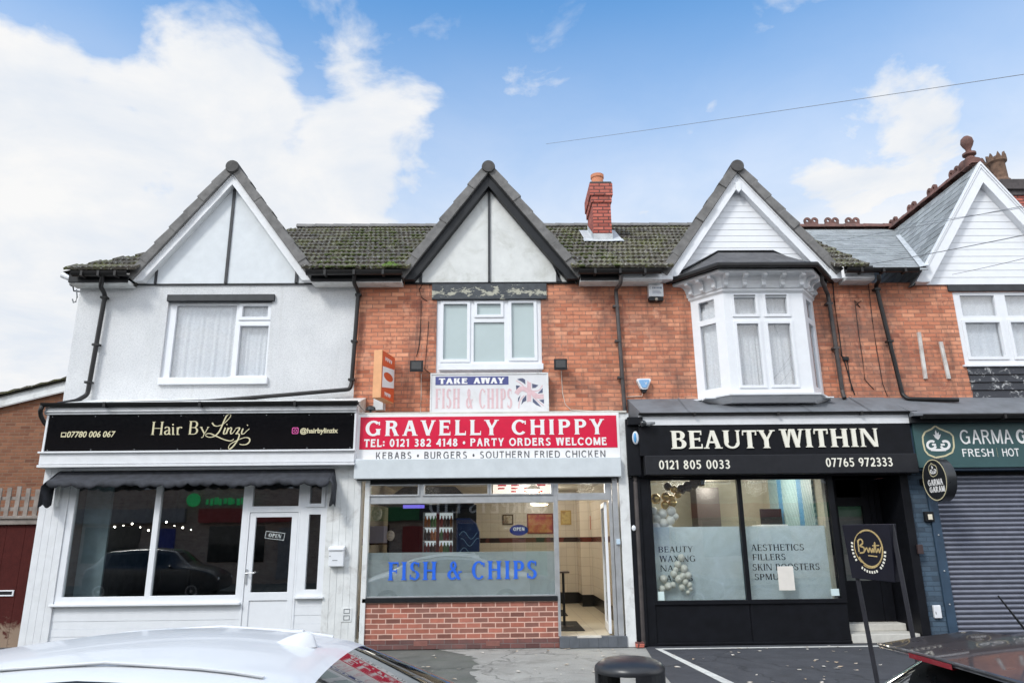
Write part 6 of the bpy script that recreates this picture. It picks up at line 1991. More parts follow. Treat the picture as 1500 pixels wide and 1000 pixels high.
# beauty salon fascia
Y5 = 11.74
S5 = thing('fascia_sign', 'near black beauty salon sign with raised cream serif letters and phone numbers', 'sign', ((sxl + sxr) / 2, Y5, z694))
MB().box(sxl + .02, sxr, Y5, 11.858, z665 + .003, z622 - .002).build('board', NAVY, S5, bevel=.004)
MB().box(sxl + .08, sxr, 11.66, 11.855, z694 + .002, z665).build('shutter_box', NAVYBOX, S5, bevel=.012)
for (w2_, x0_, y0_, x1_, y1_) in (('BEAUTY', 981, 631, 1135, 656), ('WITHIN', 1142, 628.5, 1288, 654)):
    a, z1 = XZ(x0_, y0_, Y5); b, z0 = XZ(x1_, y1_, Y5)
    write(MB(), w2_, a, b, z0, z1, Y5 - .025, w=.2, t=.1, s=.075, st=.06, gap=.09, thick=.026).build('lettering', CREAM, S5)
t = MB()
fit('0121 805 0033', 965, 674, 1070, 686, 11.658, w=.17, t=.15, s=0, st=0, gap=.14, thick=.004)
t.build('lettering', CREAM, S5); t = MB()
fit('07765 972333', 1209, 670.5, 1308.5, 682.5, 11.658, w=.17, t=.15, s=0, st=0, gap=.12, thick=.004)
t.build('lettering', CREAM, S5)
# round oval lamp/alarm on the corbel
c = P(931, 641, 11.76)
ov = thing('alarm_box', 'small oval pale blue alarm box on the black corbel left of the salon sign', 'alarm box', tuple(c))
m_ = MB().ball(tuple(c), 1, 20, 12, (.055, .04, .11)); m_.build('casing', plain('pale_white_plastic', (.7, .74, .78), .3), ov, smooth=True)
m_ = MB().ball((c.x - .012, c.y - .018, c.z), 1, 16, 10, (.03, .03, .085)); m_.build('blue_lens', plain('sky_blue_lens', (.1, .32, .6), .2), ov, smooth=True)
c = P(942, 620, 11.66)
cm = thing('security_camera', 'small dark security camera at the left end of the white strip over the salon sign', 'camera', tuple(c))
MB().ball((c.x, c.y, c.z), .055, 16, 10).build('dome', LAMPGLASS, cm, smooth=True)
MB().tube([(c.x + .03, c.y + .02, c.z), (c.x + .1, c.y - .02, c.z - .01), (c.x + .19, c.y + .01, c.z + .01)], [.03, .035, .02], 10).build('arm', MIDGREY, cm, smooth=True)
MB().box(c.x - .02, c.x + .03, c.y + .04, 11.8, c.z - .03, c.z + .03).build('bracket', BLACK, cm)

# teal takeaway fascia on the right
Y6 = 11.76
S6 = thing('fascia_sign', 'dark teal shop sign with white crest and lettering over the roller shutter', 'sign', (9.5, Y6, z683))
MB().box(P(1342, 660, Y6).x, XR - .05, Y6, 11.798, z683, z618 - .006).build('board', TEAL, S6, bevel=.003)
gz = lambda x, y: XZ(1320 + x / 5.883, 590 + y / 5.883, Y6)
t = MB()
for (txt, x0_, y0_, x1_, y1_) in (('GARMA', 495, 232, 970, 350),):
    a, z1 = gz(x0_, y0_); b, z0 = gz(x1_, y1_)
    write(t, txt, a, b, z0, z1, Y6 - .004, w=.13, t=.12, s=0, st=0, gap=.1, thick=.003)
wl = (b - a)
t.build('lettering', SIGNWHITE, S6); t = MB()
write(t, 'GARAM', b + .06, b + .06 + wl, z0, z1, Y6 - .004, w=.2, t=.18, s=0, st=0, gap=.1, thick=.003)
t.build('lettering', SIGNWHITE, S6); t = MB()
a, z1 = gz(522, 395); b, z0 = gz(800, 460)
write(t, 'FRESH', a, b, z0, z1, Y6 - .004, w=.14, t=.14, s=0, st=0, gap=.12, thick=.003)
t.build('lettering', SIGNWHITE, S6); t = MB()
a2, z1 = gz(865, 392); b2, z0 = gz(1022, 458)
write(t, 'HOT', a2, b2, z0, z1, Y6 - .004, w=.14, t=.14, s=0, st=0, gap=.12, thick=.003)


def crest_mark(tr, mb_white, mb_gold, Y, plane=None):
    """shield outline with two facing G letters under a flame; tr maps the zoom pixels to x, z"""
    sh_ = [(293, 198), (330, 222), (420, 258), (446, 285), (455, 375), (440, 425), (380, 455), (296, 470), (235, 445), (205, 410), (188, 340), (185, 290), (205, 250), (260, 225), (293, 198)]
    for k in range(len(sh_) - 1):
        ribbon(mb_gold, [tr(*sh_[k]), tr(*sh_[k + 1])], Y, abs(tr(15, 0)[0] - tr(0, 0)[0]) * .9, .003, plane, k=1)
    def ring(cx_, cy_, r_, a0_, a1_, wpx):
        pts = [tr(cx_ + r_ * math.cos(math.radians(a0_ + (a1_ - a0_) * i / 14)), cy_ - r_ * .95 * math.sin(math.radians(a0_ + (a1_ - a0_) * i / 14))) for i in range(15)]
        ribbon(mb_white, pts, Y, abs(tr(wpx, 0)[0] - tr(0, 0)[0]), .003, plane, k=2)
    ring(262, 362, 36, 50, 345, 20); ring(378, 362, 36, 130, -165, 20)
    for L_ in ([(265, 358), (300, 358)], [(340, 358), (375, 358)]): ribbon(mb_white, [tr(*p) for p in L_], Y, abs(tr(16, 0)[0] - tr(0, 0)[0]), .003, plane)
    ribbon(mb_white, [tr(255, 402), tr(320, 405), tr(385, 402)], Y, abs(tr(20, 0)[0] - tr(0, 0)[0]), .003, plane)
    for L_ in ([(318, 318), (292, 300), (274, 270), (292, 278), (290, 250), (296, 232), (308, 262), (322, 250), (325, 275), (342, 268), (332, 300)],):
        pts = [tr(*p) for p in L_]
        tri = tessellate_polygon([[Vector((q_[0], q_[1], 0)) for q_ in pts]])
        vv = [(q_[0], Y, q_[1]) for q_ in pts]
        if plane: vv = [plane(*q_) for q_ in vv]
        mb_white.add(vv, [tuple(x) for x in tri])


t.build('lettering', SIGNWHITE, S6); t = MB()
gold = MB()
crest_mark(gz, t, gold, Y6 - .004)
t.build('crest', SIGNWHITE, S6, recalc=False)
a, z1 = gz(820, 385); b, z0 = gz(834, 465)
gold.box(a, b, Y6 - .004, Y6 - .001, z0, z1)
gold.build('gold_outline', GOLD, S6, recalc=False)

# round projecting sign
rc = P(1369, 702.5, 11.45)
S7 = thing('projecting_sign', 'round black drum sign with white lettering jutting out beside the shutter', 'sign', tuple(rc))
RR, TH = .335, .16
dx_, dy_ = math.cos(math.radians(0)), 0
MB().lathe([(RR - .012, 0), (RR, .012), (RR, TH - .012), (RR - .012, TH)], (rc.x, rc.y, rc.z), 48, 'X').build('drum', plain('drum_black', (.02, .022, .025), .3, var=.1), S7, smooth=True, angle=40)
MB().box(rc.x + .04, rc.x + .12, rc.y + RR - .03, Y4 + .02, rc.z - .05, rc.z + .05).build('bracket', BLACK, S7)
fx_pl = lambda u, y, z: (rc.x - .003 + y, rc.y - u, rc.z + z)   # u grows towards the street (-Y), seen left to right from the left
fpl = lambda u, y, z: (rc.x - .003 + y, rc.y - u, z)
rg = MB()
pts = [(math.cos(2 * PI * i / 48) * RR * .93, rc.z + math.sin(2 * PI * i / 48) * RR * .93) for i in range(49)]
ribbon(rg, pts, 0, .016, .002, fpl, k=1)
t = MB()
write(t, 'GARMA', -.19, .21, rc.z - .085, rc.z + .01, 0, w=.2, t=.17, s=0, st=0, gap=.1, thick=.002, plane=fpl)
t.build('lettering', SIGNWHITE, S7, recalc=False); t = MB()
write(t, 'GARAM', -.17, .23, rc.z - .19, rc.z - .1, 0, w=.22, t=.2, s=0, st=0, gap=.09, thick=.002, plane=fpl)
t.build('lettering', SIGNWHITE, S7, recalc=False); t = MB()
k_ = .00085
trr = lambda x, y: ((x - 320) * k_ * .95 + .0, rc.z + .155 - (y - 335) * k_ * .92)
crest_mark(trr, t, rg, 0, fpl)
t.build('crest', SIGNWHITE, S7, recalc=False)
rg.build('gold_outline', GOLD, S7, recalc=False)

# ------------------------------------------------------------------ awning over the salon window
Ya = YF - .03
aL, aR = P(83, 700, 11.8).x, P(488, 690, 11.8).x
za1, za0 = P(280, 688.5, Ya).z, P(280, 704, 11.56).z
AW = thing('awning', 'folded black fabric awning with scalloped edge above the hair salon window', 'awning', ((aL + aR) / 2, 11.7, za0))
am = MB()
nx, ny = 90, 6
Yo = 11.56
for j in range(ny + 1):
    for i in range(nx + 1):
        u, v_ = i / nx, j / ny
        x = aL + (aR - aL) * u
        wr = .012 * math.sin(u * 60 + 3 * v_) * v_ + .012 * math.sin(u * 23 + 1.3)
        if j <= 4:
            s_ = j / 4
            y, z = Ya + (Yo - Ya) * s_, za1 + (za0 - za1) * s_ - .03 * math.sin(PI * s_) + wr * s_
        else:
            s_ = (j - 4) / 2
            sc2 = abs(math.sin(u * 22 * PI)) ** .8
            y = Yo + .015 * math.sin(u * 70) * s_
            z = za0 - (.05 + .045 * sc2) * s_ + wr
        am.v.append(Vector((x, y, z)))
for j in range(ny):
    for i in range(nx):
        a = j * (nx + 1) + i
        am.f.append((a, a + 1, a + nx + 2, a + nx + 1))
AWM = plain('faded_black_canvas', (.035, .037, .045), .85, var=.35, scale=9, bump=.3, bscale=30)
o = am.build('canopy', AWM, AW, smooth=True, recalc=False, angle=180)
sm = o.modifiers.new('thickness', 'SOLIDIFY'); sm.thickness = .006
for (xx, sd) in ((aL, -1), (aR, 1)):
    fm = MB(); n_ = 16
    zlow = P(82, 743, 11.6).z if sd < 0 else P(484, 741, 11.6).z
    for i in range(n_ + 1):
        u = i / n_
        yq = Ya + (Yo - .0 - Ya) * u
        sc2 = abs(math.sin(u * 2.5 * PI))
        fm.v += [Vector((xx + sd * .01, yq, za1 + (za0 - za1) * u)), Vector((xx + sd * (.05 + .02 * math.sin(u * 9)), yq - .02 * u, (za1 + za0 + .0) / 2 - .16)), Vector((xx + sd * (.04 + .03 * math.sin(u * 7)), yq - .03, zlow + .05 * (1 - sc2)))]
    for i in range(n_):
        for j in (0, 1): fm.f.append((3 * i + j, 3 * i + 3 + j, 3 * i + 4 + j, 3 * i + 1 + j))
    o = fm.build('side_flap', AWM, AW, smooth=True, recalc=False, angle=180)
    sm = o.modifiers.new('thickness', 'SOLIDIFY'); sm.thickness = .008
    MB().box(xx - sd * .04 - .025, xx - sd * .04 + .025, Ya - .06, Ya - .02, zlow + .02, za1 - .05).build('strut', WORN, AW)

# ------------------------------------------------------------------ wall fittings
mx = R(481, 799, 502.5, 829, 11.76)
MBX = thing('mailbox', 'white metal mailbox on the white boards right of the salon door', 'mailbox', ((mx[0] + mx[1]) / 2, 11.8, mx[2]))
hgt = mx[3] - mx[2]
MB().box(mx[0] + .01, mx[1] - .005, 11.77, 11.878, mx[2], mx[2] + hgt * .78).build('body', UPVC, MBX, bevel=.006)
MB().add([(mx[0], 11.75, mx[2] + hgt * .78), (mx[1], 11.75, mx[2] + hgt * .78), (mx[1], 11.878, mx[2] + hgt * .78), (mx[0], 11.878, mx[2] + hgt * .78), (mx[0], 11.755, mx[2] + hgt * .9), (mx[1], 11.755, mx[2] + hgt * .9), (mx[1], 11.878, mx[3]), (mx[0], 11.878, mx[3])],
         [(0, 1, 2, 3), (4, 5, 6, 7), (0, 1, 5, 4), (1, 2, 6, 5), (2, 3, 7, 6), (3, 0, 4, 7)]).build('lid', UPVC, MBX, bevel=.004)
MB().ball((mx[0] + .03, 11.768, mx[2] + hgt * .5), .009, 8, 6).build('lock', MIDGREY, MBX)
MB().box(mx[0] + .07, mx[0] + .15, 11.767, 11.77, mx[2] + hgt * .28, mx[2] + hgt * .31).build('label_slot', MIDGREY, MBX)
ux = R(500, 890, 515, 910, YF - .02)
up_ = thing('meter_plate', 'worn white utility plate low on the white boards beside the takeaway', 'plate', ((ux[0] + ux[1]) / 2, YF - .02, ux[2]))
MB().rect(ux, YF - .03, YF - .021, []).build('plate', WORN, up_, bevel=.003)
for zz in (.3, .78):
    z_ = ux[2] + (ux[3] - ux[2]) * zz
    MB().rect((ux[0] + .04, ux[1] - .03, z_ - .035, z_ + .035), YF - .034, YF - .029, [(ux[0] + .05, ux[1] - .04, z_ - .025, z_ + .025)]).build('cover', MIDGREY, up_)
# OPEN card on the salon door
oc = XZ(402, 784, YF + .03)
OC = thing('open_card', 'small black open card hanging tilted behind the salon door glass', 'sign', (oc[0], YF + .06, oc[1]))
a_ = math.radians(-7)
rotp = lambda u, y, z: (oc[0] + u * math.cos(a_) - z * math.sin(a_), y, oc[1] + u * math.sin(a_) + z * math.cos(a_))
m_ = MB().box(-.16, .16, YF + .055, YF + .06, -.062, .062); m_.v = [Vector(rotp(*q_)) for q_ in m_.v]; m_.build('card', BLACK, OC)
m_ = MB().rect((-.155, .155, -.058, .058), YF + .0515, YF + .0545, [(-.145, .145, -.048, .048)]); m_.v = [Vector(rotp(*q_)) for q_ in m_.v]; m_.build('border_print', SIGNWHITE, OC)
write(MB(), 'OPEN', -.1, .1, -.028, .03, YF + .052, w=.3, t=.1, s=.02, st=.04, gap=.1, thick=.003, plane=rotp).build('lettering', SIGNWHITE, OC)
# floodlights
for (px, py, lab) in ((611, 535.5, 'square black floodlight on the brick left of the take away board'), (820.5, 533, 'square black floodlight on the brick right of the take away board')):
    c = P(px, py, 12.2)
    t_ = thing('floodlight', lab, 'floodlight', (c.x, c.y, c.z - .12), 'floodlights lighting the take away board')
    v = [(c.x + sx_ * w__, y, c.z + z) for (y, w__, z0__, z1__) in ((12.1, .115, -.13, .07), (12.28, .08, -.08, .1)) for sx_ in (-1, 1) for z in (z0__, z1__)]
    MB().add(v, [(0, 1, 3, 2), (4, 6, 7, 5), (0, 4, 5, 1), (2, 3, 7, 6), (0, 2, 6, 4), (1, 5, 7, 3)]).build('casing', BLACK, t_, bevel=.008)
    MB().box(c.x - .085, c.x + .085, 12.094, 12.099, c.z - .085, c.z + .045).build('lamp_glass', LAMPGLASS, t_)
    MB().box(c.x - .03, c.x + .03, 12.26, YW - .001, c.z - .02, c.z + .03).build('bracket', BLACK, t_)
# alarm boxes
ax_ = R(949.5, 415.5, 972.5, 434, 12.28)
AB = thing('alarm_box', 'square white alarm box on the brick below the eaves beside the bay', 'alarm box', ((ax_[0] + ax_[1]) / 2, 12.3, ax_[2]))
MB().box(ax_[0], ax_[1], 12.28, YW - .001, ax_[2], ax_[3]).build('casing', plain('aged_white_plastic', (.68, .69, .7), .4), AB, bevel=.01)
MB().box(ax_[0] + .005, ax_[1] - .005, 12.3, YW - .001, ax_[2] - .07, ax_[2] - .001).build('underside', BLACK, AB, bevel=.006)
MB().ball(((ax_[0] + ax_[1]) / 2, 12.29, ax_[2] - .05), .03, 12, 8).build('lens', plain('dull_amber_lens', (.4, .36, .3), .3), AB, smooth=True)
t = MB(); wA = ax_[1] - ax_[0]
for (u0_, u1_) in ((.25, .33), (.35, .47), (.49, .53), (.55, .63), (.65, .72), (.74, .9)): t.box(ax_[0] + wA * u0_, ax_[0] + wA * u1_, 12.278, 12.2799, ax_[2] + .145, ax_[2] + .18)
for i in range(3): t.box(ax_[0] + wA * .25, ax_[1] - wA * (.15 + .05 * i), 12.2785, 12.2799, ax_[2] + .055 + i * .025, ax_[2] + .065 + i * .025)
ribbon(t, [(ax_[0] + wA * (.13 + .05 * math.cos(q_)), ax_[2] + .165 + .018 * math.sin(q_)) for q_ in (.6, 1.6, 2.6, 3.6, 4.6, 5.6)], 12.278, .006, .002)
t.build('grey_print', plain('grey_print', (.25, .27, .32), .5), AB)
c = P(943.5, 562, 12.3)
TB = thing('alarm_box', 'shield shaped alarm box with blue front on the brick above the salon roof', 'alarm box', (c.x, 12.3, c.z - .13))
shp = lambda k: [(c.x - .115 * k, c.z + .095 * k), (c.x + .115 * k, c.z + .095 * k), (c.x + .125 * k, c.z + .06 * k), (c.x + .06 * k, c.z - .085 * k), (c.x + .03 * k, c.z - .1 * k), (c.x - .03 * k, c.z - .1 * k), (c.x - .06 * k, c.z - .085 * k), (c.x - .125 * k, c.z + .06 * k)]
MB().prism(shp(1), 12.29, YW - .001).build('casing', UPVC, TB, bevel=.012)
MB().prism(shp(.72), 12.275, 12.291).build('blue_front', plain('pale_blue_plastic', (.22, .42, .68), .3), TB, bevel=.004)
MB().prism([(c.x - .062, c.z - .08), (c.x + .062, c.z - .08), (c.x + .03, c.z - .15), (c.x - .03, c.z - .15)], 12.31, YW - .001).build('lower_lamp', BLACK, TB, bevel=.006)
MB().tube([(c.x - .02, 12.37, c.z - .15), (c.x - .03, 12.38, c.z - .2), (c.x - .3, 12.385, c.z - .21)], .007, 6).build('cable', WIRE, TB)
t = MB(); bwrite(t, 'V', c.x + .005, c.x + .05, c.z - .02, c.z + .03, 12.272, thick=.002); t.build('lettering', SIGNWHITE, TB)
# lamp and bracket on the left gable wall
SL = thing('security_light', 'white floodlight arm with dark sensor on the left corner under the eaves', 'security light', tuple(P(120, 412, 12.6)))
a0_, a1_ = P(91, 403, 12.7), P(121, 416, 12.75)
MB().tube([a0_, (a0_ + a1_) / 2, a1_], [.05, .045, .04], 10).build('lamp_arm', UPVC, SL, smooth=True)
s0 = P(107, 414, 12.7)
MB().lathe([(.03, .06), (.055, .04), (.055, -.05), (.03, -.07)], tuple(s0), 14).build('sensor', MIDGREY, SL, smooth=True)
MB().tube([P(107, 420, 12.7), P(108, 426, 12.7), P(118, 427, 12.75)], .014, 8).build('bracket', BLACK, SL, smooth=True)
HK = MB().tube([P(112, 424, 12.7), P(113, 435, 12.7), P(111, 442, 12.7), P(107.5, 443, 12.7), P(106, 438, 12.7)], .012, 8).build('wall_hook', MIDGREY, smooth=True)
tag(HK, 'thin curled metal hook hanging below the security light at the left corner', 'hook')
# lamp and box on the blue pier
c = P(1362, 756, Y4 - .06)
LP = thing('bulkhead_lamp', 'small black wall lamp with pale lens on the blue painted pier', 'lamp', tuple(c))
MB().box(c.x - .075, c.x + .075, Y4 - .06, Y4 - .001, c.z - .08, c.z + .08).build('casing', BLACK, LP, bevel=.01)
MB().box(c.x - .03, c.x + .04, Y4 - .068, Y4 - .058, c.z - .05, c.z + .035).build('lens', plain('pale_lens', (.8, .74, .6), .3), LP, bevel=.004)
r = R(1367, 886, 1381, 905, Y4 - .05)
WBX = thing('meter_box', 'white meter box at the foot of the blue painted pier', 'meter box', ((r[0] + r[1]) / 2, Y4 - .03, r[2]))
MB().box(r[0], r[1], Y4 - .05, Y4 - .001, r[2], r[3]).build('box', UPVC, WBX, bevel=.012)
MB().box(r[0] + .02, r[0] + .03, Y4 - .054, Y4 - .05, r[2] + .06, r[2] + .1).build('catch', MIDGREY, WBX)
r = R(1343, 797, 1353, 811, Y3 - .06)
EB = MB().box(r[0], r[1], Y3 - .08, Y3 - .031, r[2], r[3]).build('door_entry_box', plain('dark_brown_box', (.05, .03, .03), .5), bevel=.008); tag(EB, 'small dark entry box on the black pilaster beside the blue pier', 'box')
r = R(903, 790, 908.5, 797, Y2 - .05)
c = P(906, 793, Y2 - .08)
KB_ = MB().box(c.x - .03, c.x + .03, Y2 - .085, Y2 - .041, c.z - .04, c.z + .04).build('shutter_key_switch', plain('pale_blue_switch', (.5, .62, .72), .4), bevel=.005); tag(KB_, 'small pale key switch on the right jamb of the takeaway door', 'switch')
c = P(929, 773, Y3 - .08)
BP = MB().ball((c.x, Y3 - .045, c.z), 1, 12, 8, (.035, .02, .045)).build('bell_push', UPVC, smooth=True); tag(BP, 'small white bell push on the black pilaster left of the salon window', 'bell')

# ------------------------------------------------------------------ left: garage door, trellis, brick house
gx1 = P(55, 770, 12.25).x
GR = thing('garage_door', 'dark red painted wooden gate left of the white pilaster, peeling at its foot', 'gate', (gx1 - 1.3, 12.25, 0))
ztg = P(20, 768, 12.25).z
vb = MB()
vboards(vb, gx1 - 2.6, gx1 + .12, 12.25, 12.32, .06, ztg, 9)
n = NT('red_paint_over_old_boards')
sx = n.n('SeparateXYZ'); n.l(n.pos(), sx.inputs[0])
nz = n.noise(5, 6, .7, dist=.8)
lo_ = n.math('SUBTRACT', n.math('MULTIPLY', nz, 1.5), sx.outputs[2])
k = n.ramp(lo_, [(.3, (0, 0, 0)), (.5, (1, 1, 1))])
n.base(n.mix(k, n.mix(n.noise(14, 4), (.045, .008, .007), (.085, .016, .013)), (.26, .19, .14))); n.rough(.85); n.b.inputs['Specular IOR Level'].default_value = .2; n.bump(n.noise(40, 4, .7), .4, .008)
vb.build('boarding', n.m, GR)
lx0, lz1 = XZ(-12, 864, 12.25); lx1, lz0 = XZ(20, 872.5, 12.25)
MB().rect((lx0, lx1, lz0, lz1), 12.235, 12.251, [(lx0 + .025, lx1 - .025, lz0 + .02, lz1 - .02)]).build('letter_slot', UPVC, GR, bevel=.003)
MB().box(lx0 + .02, lx1 - .02, 12.246, 12.2495, lz0 + .015, lz1 - .015).build('slot_flap', BLACK, GR)
MB().box(gx1 - 2.7, gx1 + .14, 12.2, 12.4, ztg, ztg + .09).box(gx1 - 2.7, gx1 + .14, 12.17, 12.4, ztg + .09, ztg + .14).build('head_rail', OLDWOOD, GR, bevel=.006)
sheet('gate_threshold', gx1 - 2.7, gx1 + .14, 12.0, 12.5, .02, .02, STONE, 'strip of worn concrete under the red gate')
TRL = thing('trellis_fence', 'weathered grey picket trellis standing on top of the red gate', 'fence', (gx1 - 1.3, 12.3, ztg + .14))
zt_t, zb_t = P(30, 714, 12.3).z, ztg + .14
i = 0
while True:
    x = gx1 + .05 - i * .155
    if x < gx1 - 2.6: break
    MB().box(x - .035, x + .035, 12.28, 12.3, zb_t, zt_t + R_.uniform(-.03, .03)).build('picket', OLDWOOD, TRL)
    i += 1
MB().box(gx1 - 2.65, gx1 + .1, 12.3, 12.33, zb_t + .08, zb_t + .14).box(gx1 - 2.65, gx1 + .1, 12.3, 12.33, zb_t + .26, zb_t + .31).build('rail', OLDWOOD, TRL)
# drain pipe beside the pilaster
BH = thing('brick_house', 'brown brick house with low mossy roof behind the red gate', 'building', (-12, 17, 0))
YH = 16.5
va, vb_ = XZ(-60, 611, YH), XZ(110, 570, YH)
ra, rb2 = XZ(-60, 580, YH), XZ(110, 555, YH)
sl_ = (vb_[1] - va[1]) / (vb_[0] - va[0])
ex = lambda x: va[1] + sl_ * (x - va[0])
xa0, xa1 = -16.5, -8.2
MB().prism([(xa0, 0), (xa1, 0), (xa1, ex(xa1)), (xa0, ex(xa0))], YH, YH + .3).box(xa1 - .3, xa1, YH + .3, 24, 0, ex(xa1) - .2).build('wall', BRICK_BROWN, BH)
MB().prism([(xa0 - .2, ex(xa0 - .2) - .02), (xa1 + .2, ex(xa1 + .2) - .02), (xa1 + .2, ex(xa1 + .2) + .2), (xa0 - .2, ex(xa0 - .2) + .2)], YH - .12, YH - .08).build('bargeboard', WORN, BH)
Ub = Vector((1, 0, sl_)).normalized()
tiled('roof', BH, TILE, (xa0 - .2, YH - .2, ex(xa0 - .2) + .24), Ub, (0, 1, .32), xa1 - xa0 + .4, 4.5, .3, .3, .03, .02, res=4)

# ------------------------------------------------------------------ free standing board
YAb = 7.6
AB_ = thing('board_sign', 'black board on two tilted posts with gold ring emblem before the salon entrance', 'sign', (P(1290, 1000, YAb).x, YAb, zg(YAb)))
YA0, YA1 = YAb + .3, YAb - .25
tlp, blp = P(1233, 768.5, YA0), P(1248, 846, YA0)
trp, brp = P(1303, 767.5, YA1), P(1311, 852.5, YA1)
# straight board: left and right edges share the lean, thickness to the back
e1 = (trp - tlp); dn1 = (blp - tlp); dn2 = (brp - trp)
nb = e1.cross(dn1).normalized()
ray_ = P(1311, 852.5, 1.0) - Vector((0, 0, HC))
brp = Vector((0, 0, HC)) + ray_ * ((tlp - Vector((0, 0, HC))).dot(nb) / ray_.dot(nb))
if nb.y < 0: nb = -nb
bk_ = nb * .09
MB().add([tlp, trp, brp, blp, tlp + bk_, trp + bk_, brp + bk_, blp + bk_], [(0, 1, 2, 3), (7, 6, 5, 4), (0, 1, 5, 4), (1, 2, 6, 5), (2, 3, 7, 6), (3, 0, 4, 7)]).build('panel', plain('navy_black_panel', (.008, .008, .015), .5, var=.15, spec=.25), AB_, bevel=.004)
def leg_to(a, d):
    k = (zg(YAb) + .0 - a.z) / d.z
    return a + d * k
POSTM = plain('dark_grey_post', (.022, .022, .028), .5, var=.2, spec=.3)
for (a, d, sd) in ((tlp + e1 * .06 + bk_ * .5, P(1275, 998, YA0) - P(1247, 848, YA0), 0), (trp - e1 * .03 + bk_ * .6, P(1325, 942, YA1) - P(1308, 850, YA1), 1)):
    foot = leg_to(a, d)
    MB().tube([a - d.normalized() * .0, foot], .026, 4).build('post', POSTM, AB_, bevel=.003)
    MB().box(foot.x - .22, foot.x + .22, foot.y - .05, foot.y + .05, zg(YAb) - .002, zg(YAb) + .035).build('foot', POSTM, AB_, bevel=.005)
ux_ = e1.normalized()
def bpl(u, y, z):
    s_ = u; r_ = z
    a = tlp + e1 * s_; b = blp + (brp - blp) * s_
    return a + (b - a) * r_ + nb * (y - .003)
t = MB()
ring_ = lambda cx_, cy_, rx_, ry_, a0_, a1_, n_=30: [(cx_ + rx_ * math.cos(math.radians(a0_ + (a1_ - a0_) * i / n_)), cy_ + ry_ * math.sin(math.radians(a0_ + (a1_ - a0_) * i / n_))) for i in range(n_ + 1)]
ribbon(t, ring_(.52, .43, .29, .33, -120, 150), 0, .03, .002, bpl, 1)
ribbon(t, ring_(.5, .44, .31, .345, -80, 120), 0, .014, .002, bpl, 1)
ribbon(t, ring_(.5, .44, .3, .33, 130, 250), 0, .018, .002, bpl, 1)
# looping script word across the ring
ribbon(t, [(.3, .28), (.29, .5), (.31, .3), (.38, .27), (.4, .34), (.33, .39), (.41, .42), (.4, .5), (.3, .52)], 0, .028, .002, bpl)
ribbon(t, [(.42, .48), (.47, .42), (.5, .5), (.54, .42), (.57, .5), (.6, .43), (.62, .5), (.66, .32), (.67, .5), (.72, .43), (.74, .5), (.78, .4)], 0, .024, .002, bpl)
ribbon(t, [(.6, .38), (.75, .37)], 0, .022, .002, bpl); ribbon(t, [(.48, .56), (.68, .57)], 0, .02, .002, bpl)
t.build('emblem', GOLDMETAL, AB_, recalc=False)
t = MB()
import itertools
for i in range(22):
    a0_ = 160 + i * 9.2
    if i in (6, 7, 15): continue
    p_ = [(.5 + .355 * math.cos(math.radians(a0_ + q_)) , .46 + .4 * -math.sin(math.radians(a0_ + q_))) for q_ in (0, 2.5, 5)]
    ribbon(t, p_, 0, .045, .002, bpl, 2)
t.build('arc_print', CREAM, AB_, recalc=False)

# ------------------------------------------------------------------ litter bin
bxc = P(922.5, 985, 5.7)
bx_, by_ = bxc.x, 5.7
zt_b = P(922, 960, 5.7).z
rb_ = (P(974, 985, 5.7).x - P(872, 985, 5.7).x) / 2
BIN = thing('litter_bin', 'black rounded litter bin with open side slots at the foot of the photo', 'bin', (bx_, by_, zg(by_)))
BINM = plain('black_polyethylene', (.022, .023, .026), .33, var=.2, scale=12)
zb0_ = zg(by_)
dome = MB()
dome.lathe([(rb_, -.105), (rb_ * 1.01, -.09), (rb_ * .985, -.065), (rb_ * .9, -.045), (rb_ * .72, -.022), (rb_ * .4, -.008), (.001, 0)], (bx_, by_, zt_b), 40)
dome.build('lid', BINM, BIN, smooth=True, angle=50)
hood = MB(); n_ = 40
for k in range(n_):
    a0_, a1_ = 360 * k / n_, 360 * (k + 1) / n_
    am_ = (a0_ + a1_) / 2 % 360
    if any(abs((am_ - c__ + 180) % 360 - 180) < 36 for c__ in (235, 60)): continue
    for rr in (rb_, rb_ - .02):
        p_ = [(bx_ + rr * math.cos(math.radians(q_)), by_ + rr * math.sin(math.radians(q_)), z) for z in (zt_b - .4, zt_b - .1) for q_ in (a0_, a1_)]
        hood.add(p_, [(0, 1, 3, 2)])
    prev = any(abs(((a0_ - 4.5) % 360 - c__ + 180) % 360 - 180) < 36 for c__ in (235, 60))
    nxt = any(abs(((a1_ + 4.5) % 360 - c__ + 180) % 360 - 180) < 36 for c__ in (235, 60))
    for (flag, q_) in ((prev, a0_), (nxt, a1_)):
        if flag: hood.add([(bx_ + rr * math.cos(math.radians(q_)), by_ + rr * math.sin(math.radians(q_)), z) for rr in (rb_, rb_ - .02) for z in (zt_b - .4, zt_b - .1)], [(0, 1, 3, 2)])
hood.build('hood', BINM, BIN, smooth=True, recalc=False)
MB().lathe([(rb_ * .92, 0), (rb_ * .98, .05), (rb_, zt_b - .4 - zb0_), (rb_ - .025, zt_b - .4 - zb0_), (rb_ - .04, .1)], (bx_, by_, zb0_), 40).build('body', BINM, BIN, smooth=True, angle=50)
MB().lathe([(rb_ * 1.02, zt_b - .48 - zb0_), (rb_ * 1.02, zt_b - .44 - zb0_)], (bx_, by_, zb0_), 40).build('gold_band', GOLD, BIN, smooth=True)
dp_ = MB()
for (px_, py_) in ((905, 963.5), (947, 964.5), (916, 960)):
    c = P(px_, py_, 5.68); dp_.ball((c.x, c.y, zt_b - .02), .012, 8, 6, (1, 1, .6))
dp_.build('droppings', SIGNWHITE, BIN, smooth=True)

